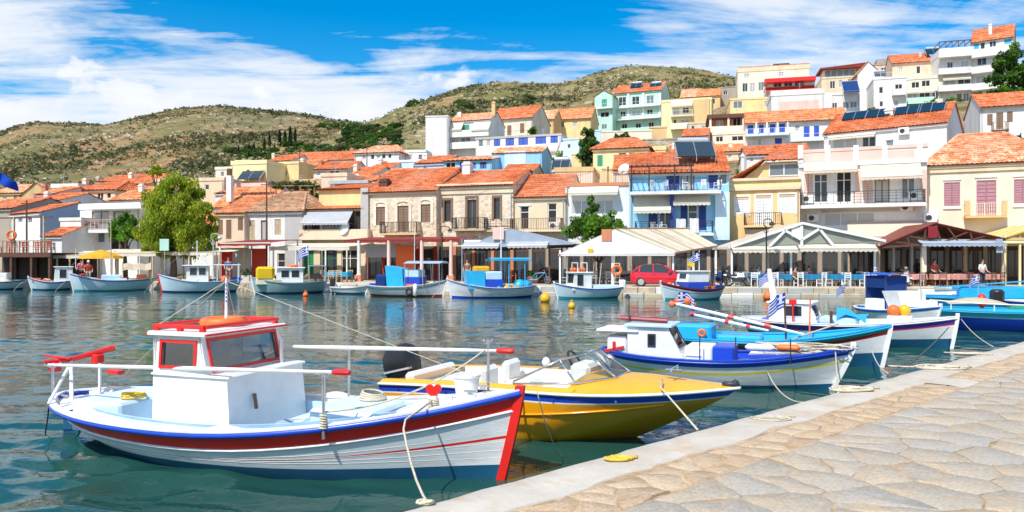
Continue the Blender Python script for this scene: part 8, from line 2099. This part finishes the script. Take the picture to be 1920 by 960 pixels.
for (px,py,h) in ((447,292,20),(462,290,22),(478,288,24),(492,285,26),(508,282,26),(520,278,30),(527,276,32),(534,275,32),(541,273,33),(548,272,32),(555,272,28),(512,288,18),(468,296,16)):
    Y=215 if px<560 else 200; best=None
    rows=HILLS['far_hill']
    # walk up the slope until the ground meets this column and row of the photograph
    u_=(px-CX)/F; hit=None
    for r in rows:
        i=min(range(len(r)),key=lambda k:abs(r[k][0]/r[k][1]-u_)); q=Vector(r[i]); yy=YH-(q.z-H)*F/q.y
        if yy<=py: hit=q; break
    if hit is None: continue
    s_=h*hit.y/F/9; o=place(cy,used,hit-Vector((0,0,.5)),rnd.uniform(0,6),ORD[used]+' slender dark cypress from the left in the row on the hill slope',GT); o.scale=(s_*1.15,s_*1.15,s_); used+=1
rnd=random.Random(19); mbT=MB(); spots=[(600+rnd.uniform(0,150),238+rnd.uniform(0,45)) for _ in range(150)]+[(520+rnd.uniform(0,120),278+rnd.uniform(-4,10)) for _ in range(34)]+[(430+rnd.uniform(0,90),290+rnd.uniform(-6,12)) for _ in range(30)]+[(770+rnd.uniform(-12,14),196+rnd.uniform(-3,6)) for _ in range(3)]+[(870+rnd.uniform(-30,20),205+rnd.uniform(-10,10)) for _ in range(6)]+[(960+rnd.uniform(-20,40),190+rnd.uniform(-6,6)) for _ in range(6)]
for (px,py) in spots:
    if 572<px<645 and 243<py<278: continue
    u_=(px-CX)/F; hit=None
    for hn in ('near_hill','far_hill'):
        for r in HILLS[hn]:
            i=min(range(len(r)),key=lambda k:abs(r[k][0]/r[k][1]-u_)); q=Vector(r[i]); yy=YH-(q.z-H)*F/q.y
            if yy<=py: hit=q; break
        if hit: break
    if hit is None: continue
    s_=rnd.uniform(9,18)*hit.y/F/3.2; m_=rnd.choice([0,0,1,2])
    for c in ((0,0,1.2,1.5),(1.1,.4,1.0,1.2),(-1.2,.2,.9,1.2),(.3,-.8,.8,1.1)):
        for k in range(70):
            d=Vector((rnd.gauss(0,1),rnd.gauss(0,1),rnd.gauss(0,.8))).normalized()*c[3]*rnd.random()**.35; o=hit+(Vector(c[:3])-Vector((0,0,.5))+d)*s_; s=rnd.uniform(.3,.6)*s_; A=Vector((rnd.uniform(-1,1),rnd.uniform(-1,1),rnd.uniform(-.5,.5))).normalized()*s; B_=Vector((rnd.uniform(-1,1),rnd.uniform(-1,1),rnd.uniform(0,1))).normalized()*s
            mbT.v+=[(o-B_*.5)[:],(o+A)[:],(o+B_)[:],(o-A)[:]]; i=len(mbT.v); mbT.f.append([i-4,i-3,i-2,i-1]); mbT.m.append(m_ if rnd.random()<.8 else rnd.randrange(3))
mbT.build('hill_thicket',['leaf_green','leaf_dark','leaf_olive'],kind='stuff')

# ---------------------------------------------------------------- people
pmat('skin',(.55,.33,.23),.6,.08,3); pmat('hair_dark',(.03,.02,.015),.7,.2,8); pmat('shirt_pink',(.62,.14,.26),.85,.1,3); pmat('shirt_red',(.62,.07,.04),.85,.1,3); pmat('shirt_white',(.72,.72,.70),.85,.1,3); pmat('shirt_brown',(.22,.12,.08),.85,.1,3); pmat('trousers_dark',(.04,.045,.06),.85,.1,3); pmat('trousers_pale',(.38,.34,.27),.85,.1,3); pmat('shirt_blue',(.06,.14,.36),.85,.1,3)
def skin_mesh(name, verts, edges, rad, mat, parent, root=0, lev=1):
    me=bpy.data.meshes.new(name); me.from_pydata(verts,edges,[]); me.materials.append(M(mat)); o=bpy.data.objects.new(name,me); COL.objects.link(o); o.parent=parent
    o.modifiers.new('skin','SKIN').use_smooth_shade=True; sm=o.modifiers.new('sub','SUBSURF'); sm.levels=lev; sm.render_levels=lev
    if not me.skin_vertices: me.attributes.new('skin','FLOAT','POINT')
    for k,r in enumerate(rad): me.skin_vertices[0].data[k].radius=(r,r) if not isinstance(r,tuple) else r
    me.skin_vertices[0].data[root].use_root=True
    return o
def person(label, loc, rz, shirt, trousers, pose='stand', hair='hair_dark', lean=0.0):
    import bmesh
    t=thing('person',label,'person',loc,rz)
    hip=.92 if pose!='sit' else .48
    def body(parts_):
        V=[];E=[];Rr=[]
        def add(p,r,par=None):
            V.append(p);Rr.append(r)
            if par is not None: E.append((par,len(V)-1))
            return len(V)-1
        ly=lambda z:-lean*(z-hip)
        P=add((0,ly(hip),hip),(.15,.11)); S=None
        if 'torso' in parts_:
            a=add((0,ly(hip+.2),hip+.20),(.135,.10),P); c=add((0,ly(hip+.40),hip+.40),(.17,.115),a); n=add((0,ly(hip+.53),hip+.53),.07,c); S=c
            if 'head' in parts_:
                n2=add((0,ly(hip+.60),hip+.60),.055,n); hd=add((0,ly(hip+.69)-.015,hip+.69),(.078,.095),n2); add((0,ly(hip+.80)-.01,hip+.80),(.065,.08),hd); add((0,ly(hip+.70)-.11,hip+.70),.018,hd)
            for sx in (-1,1):
                s_=add((sx*.19,ly(hip+.46),hip+.46),.062,c); e=add((sx*.26,ly(hip+.2)-.02,hip+.18),.048,s_)
                if 'arms' in parts_:
                    w=add((sx*.24,ly(hip)-.20,hip+.04),.034,e); h_=add((sx*.235,ly(hip)-.28,hip+.02),(.042,.022),w)
                    for f in range(4): k=add((sx*(.205+.02*f),ly(hip)-.34+.006*abs(f-1),hip+.005),.010,h_); add((sx*(.205+.02*f),ly(hip)-.375+.008*abs(f-1.4),hip-.018),.008,k)
                    k=add((sx*.20,ly(hip)-.28,hip+.03),.011,h_); add((sx*.185,ly(hip)-.32,hip+.03),.009,k)
        if 'legs' in parts_:
            for sx in (-1,1):
                th=add((sx*.09,ly(hip-.04),hip-.06),.09,P)
                kn=add((sx*.10,-.03 if pose!='sit' else -.42,hip*.53 if pose!='sit' else .47),.062,th); an=add((sx*.10,.02 if pose!='sit' else -.40,.09),.042,kn)
                if 'feet' in parts_: add((sx*.11,-.14 if pose!='sit' else -.54,.04),.04,an)
        return V,E,Rr
    V,E,Rr=body(('torso','head','arms','legs','feet')); skin_mesh('body',V,E,Rr,'skin',t,0,2)
    V,E,Rr=body(('torso',)); skin_mesh('shirt',V,E,[tuple(q+.014 for q in r) if isinstance(r,tuple) else r+.014 for r in Rr],shirt,t)
    V,E,Rr=body(('legs',)); skin_mesh('trousers',V,E,[tuple(q+.016 for q in r) if isinstance(r,tuple) else r+.016 for r in Rr],trousers,t)
    mb=MB(); y0=-lean*.75
    mb.lathe([(.088,.0),(.098,.06),(.085,.12),(.05,.155),(0,.165)],(0,y0+.012,hip+.70),12); mb.build('hair',hair,t,smooth=True)
    for sx in (-.03,.03): mb=MB(); mb.lathe([(0,-.008),(.010,0),(0,.008)],(sx,y0-.105,hip+.735),6); mb.build('eye','hair_dark',t)
    return t
ZP=ZQ
def at(px,Y,z=ZP): p=W(px,YH,Y); return (p.x,p.y,z)
person('person in a pink top standing under the orange parasol by the long caique',at(152,58.4),.3,'shirt_pink','trousers_dark')
person('person in red shirt and pale cap bent over on the long pale caique',(*at(166,54.9)[:2],.95),.5,'shirt_red','trousers_pale','sit','plastic_white',.25)
person('person in brown standing under the blue grey gabled canopy',at(876,53.2),-.2,'shirt_brown','trousers_dark')
person('person in a brown shirt seated at a blue table just right of the lamp post',at(1491,48.6),.6,'shirt_brown','trousers_dark','sit')
person('person in a pink top seated at the blue tables under the cream canopy',at(1516,50.0),-1.0,'shirt_pink','trousers_pale','sit')
person('person in a white shirt standing in front of the red clothed tables',at(1842,47.9),.2,'shirt_white','trousers_dark')
person('person in a red shirt standing behind the red clothed tables',at(1752,50.4),.1,'shirt_red','trousers_dark')
person('person in a blue shirt on the stern deck of the blue white caique',(*at(428,53.9)[:2],.75),.4,'shirt_blue','trousers_pale')
# ---------------------------------------------------------------- greenery between the houses
def garden_scrub():
    rnd=random.Random(77); mb=MB(); foot=[(x,y) for x,y,_ in FOOT]; k=0
    while k<520:
        y=rnd.uniform(72,205); x=rnd.uniform(-.75,.72)*y
        if min((x-a)**2+(y-b)**2 for a,b in foot)<4: continue
        z=ground_z(x,y); r=rnd.uniform(.5,1.5); tuft(mb,(x,y,z-.2),r,r*1.4,16,rnd,[0,0,1,2]); k+=1
    mb.build('garden_shrubs',['leaf_olive','leaf_green','scrub_dry'],kind='stuff')
garden_scrub()

def wire(label, a, b, sag):
    a,b=Vector(a),Vector(b); P=[]
    for i in range(15): u=i/14; q=a.lerp(b,u); q.z-=sag*4*u*(1-u); P.append(q)
    mb=MB(); mb.tube(P,.012,4); o=mb.build('overhead_wire','rubber'); tag(o,label,'wire','overhead wires')
wire('thin wire from the left utility pole over the old tile roof to the stone houses',W(500,342,64),W(690,350,64.5),.5); wire('thin wire from the stone houses to the wooden pole in the oleander',W(830,340,63),W(1140,314,62),.8); wire('thin wire from the wooden pole in the oleander to the blue house',W(1140,314,62),W(1186,320,58),.1)
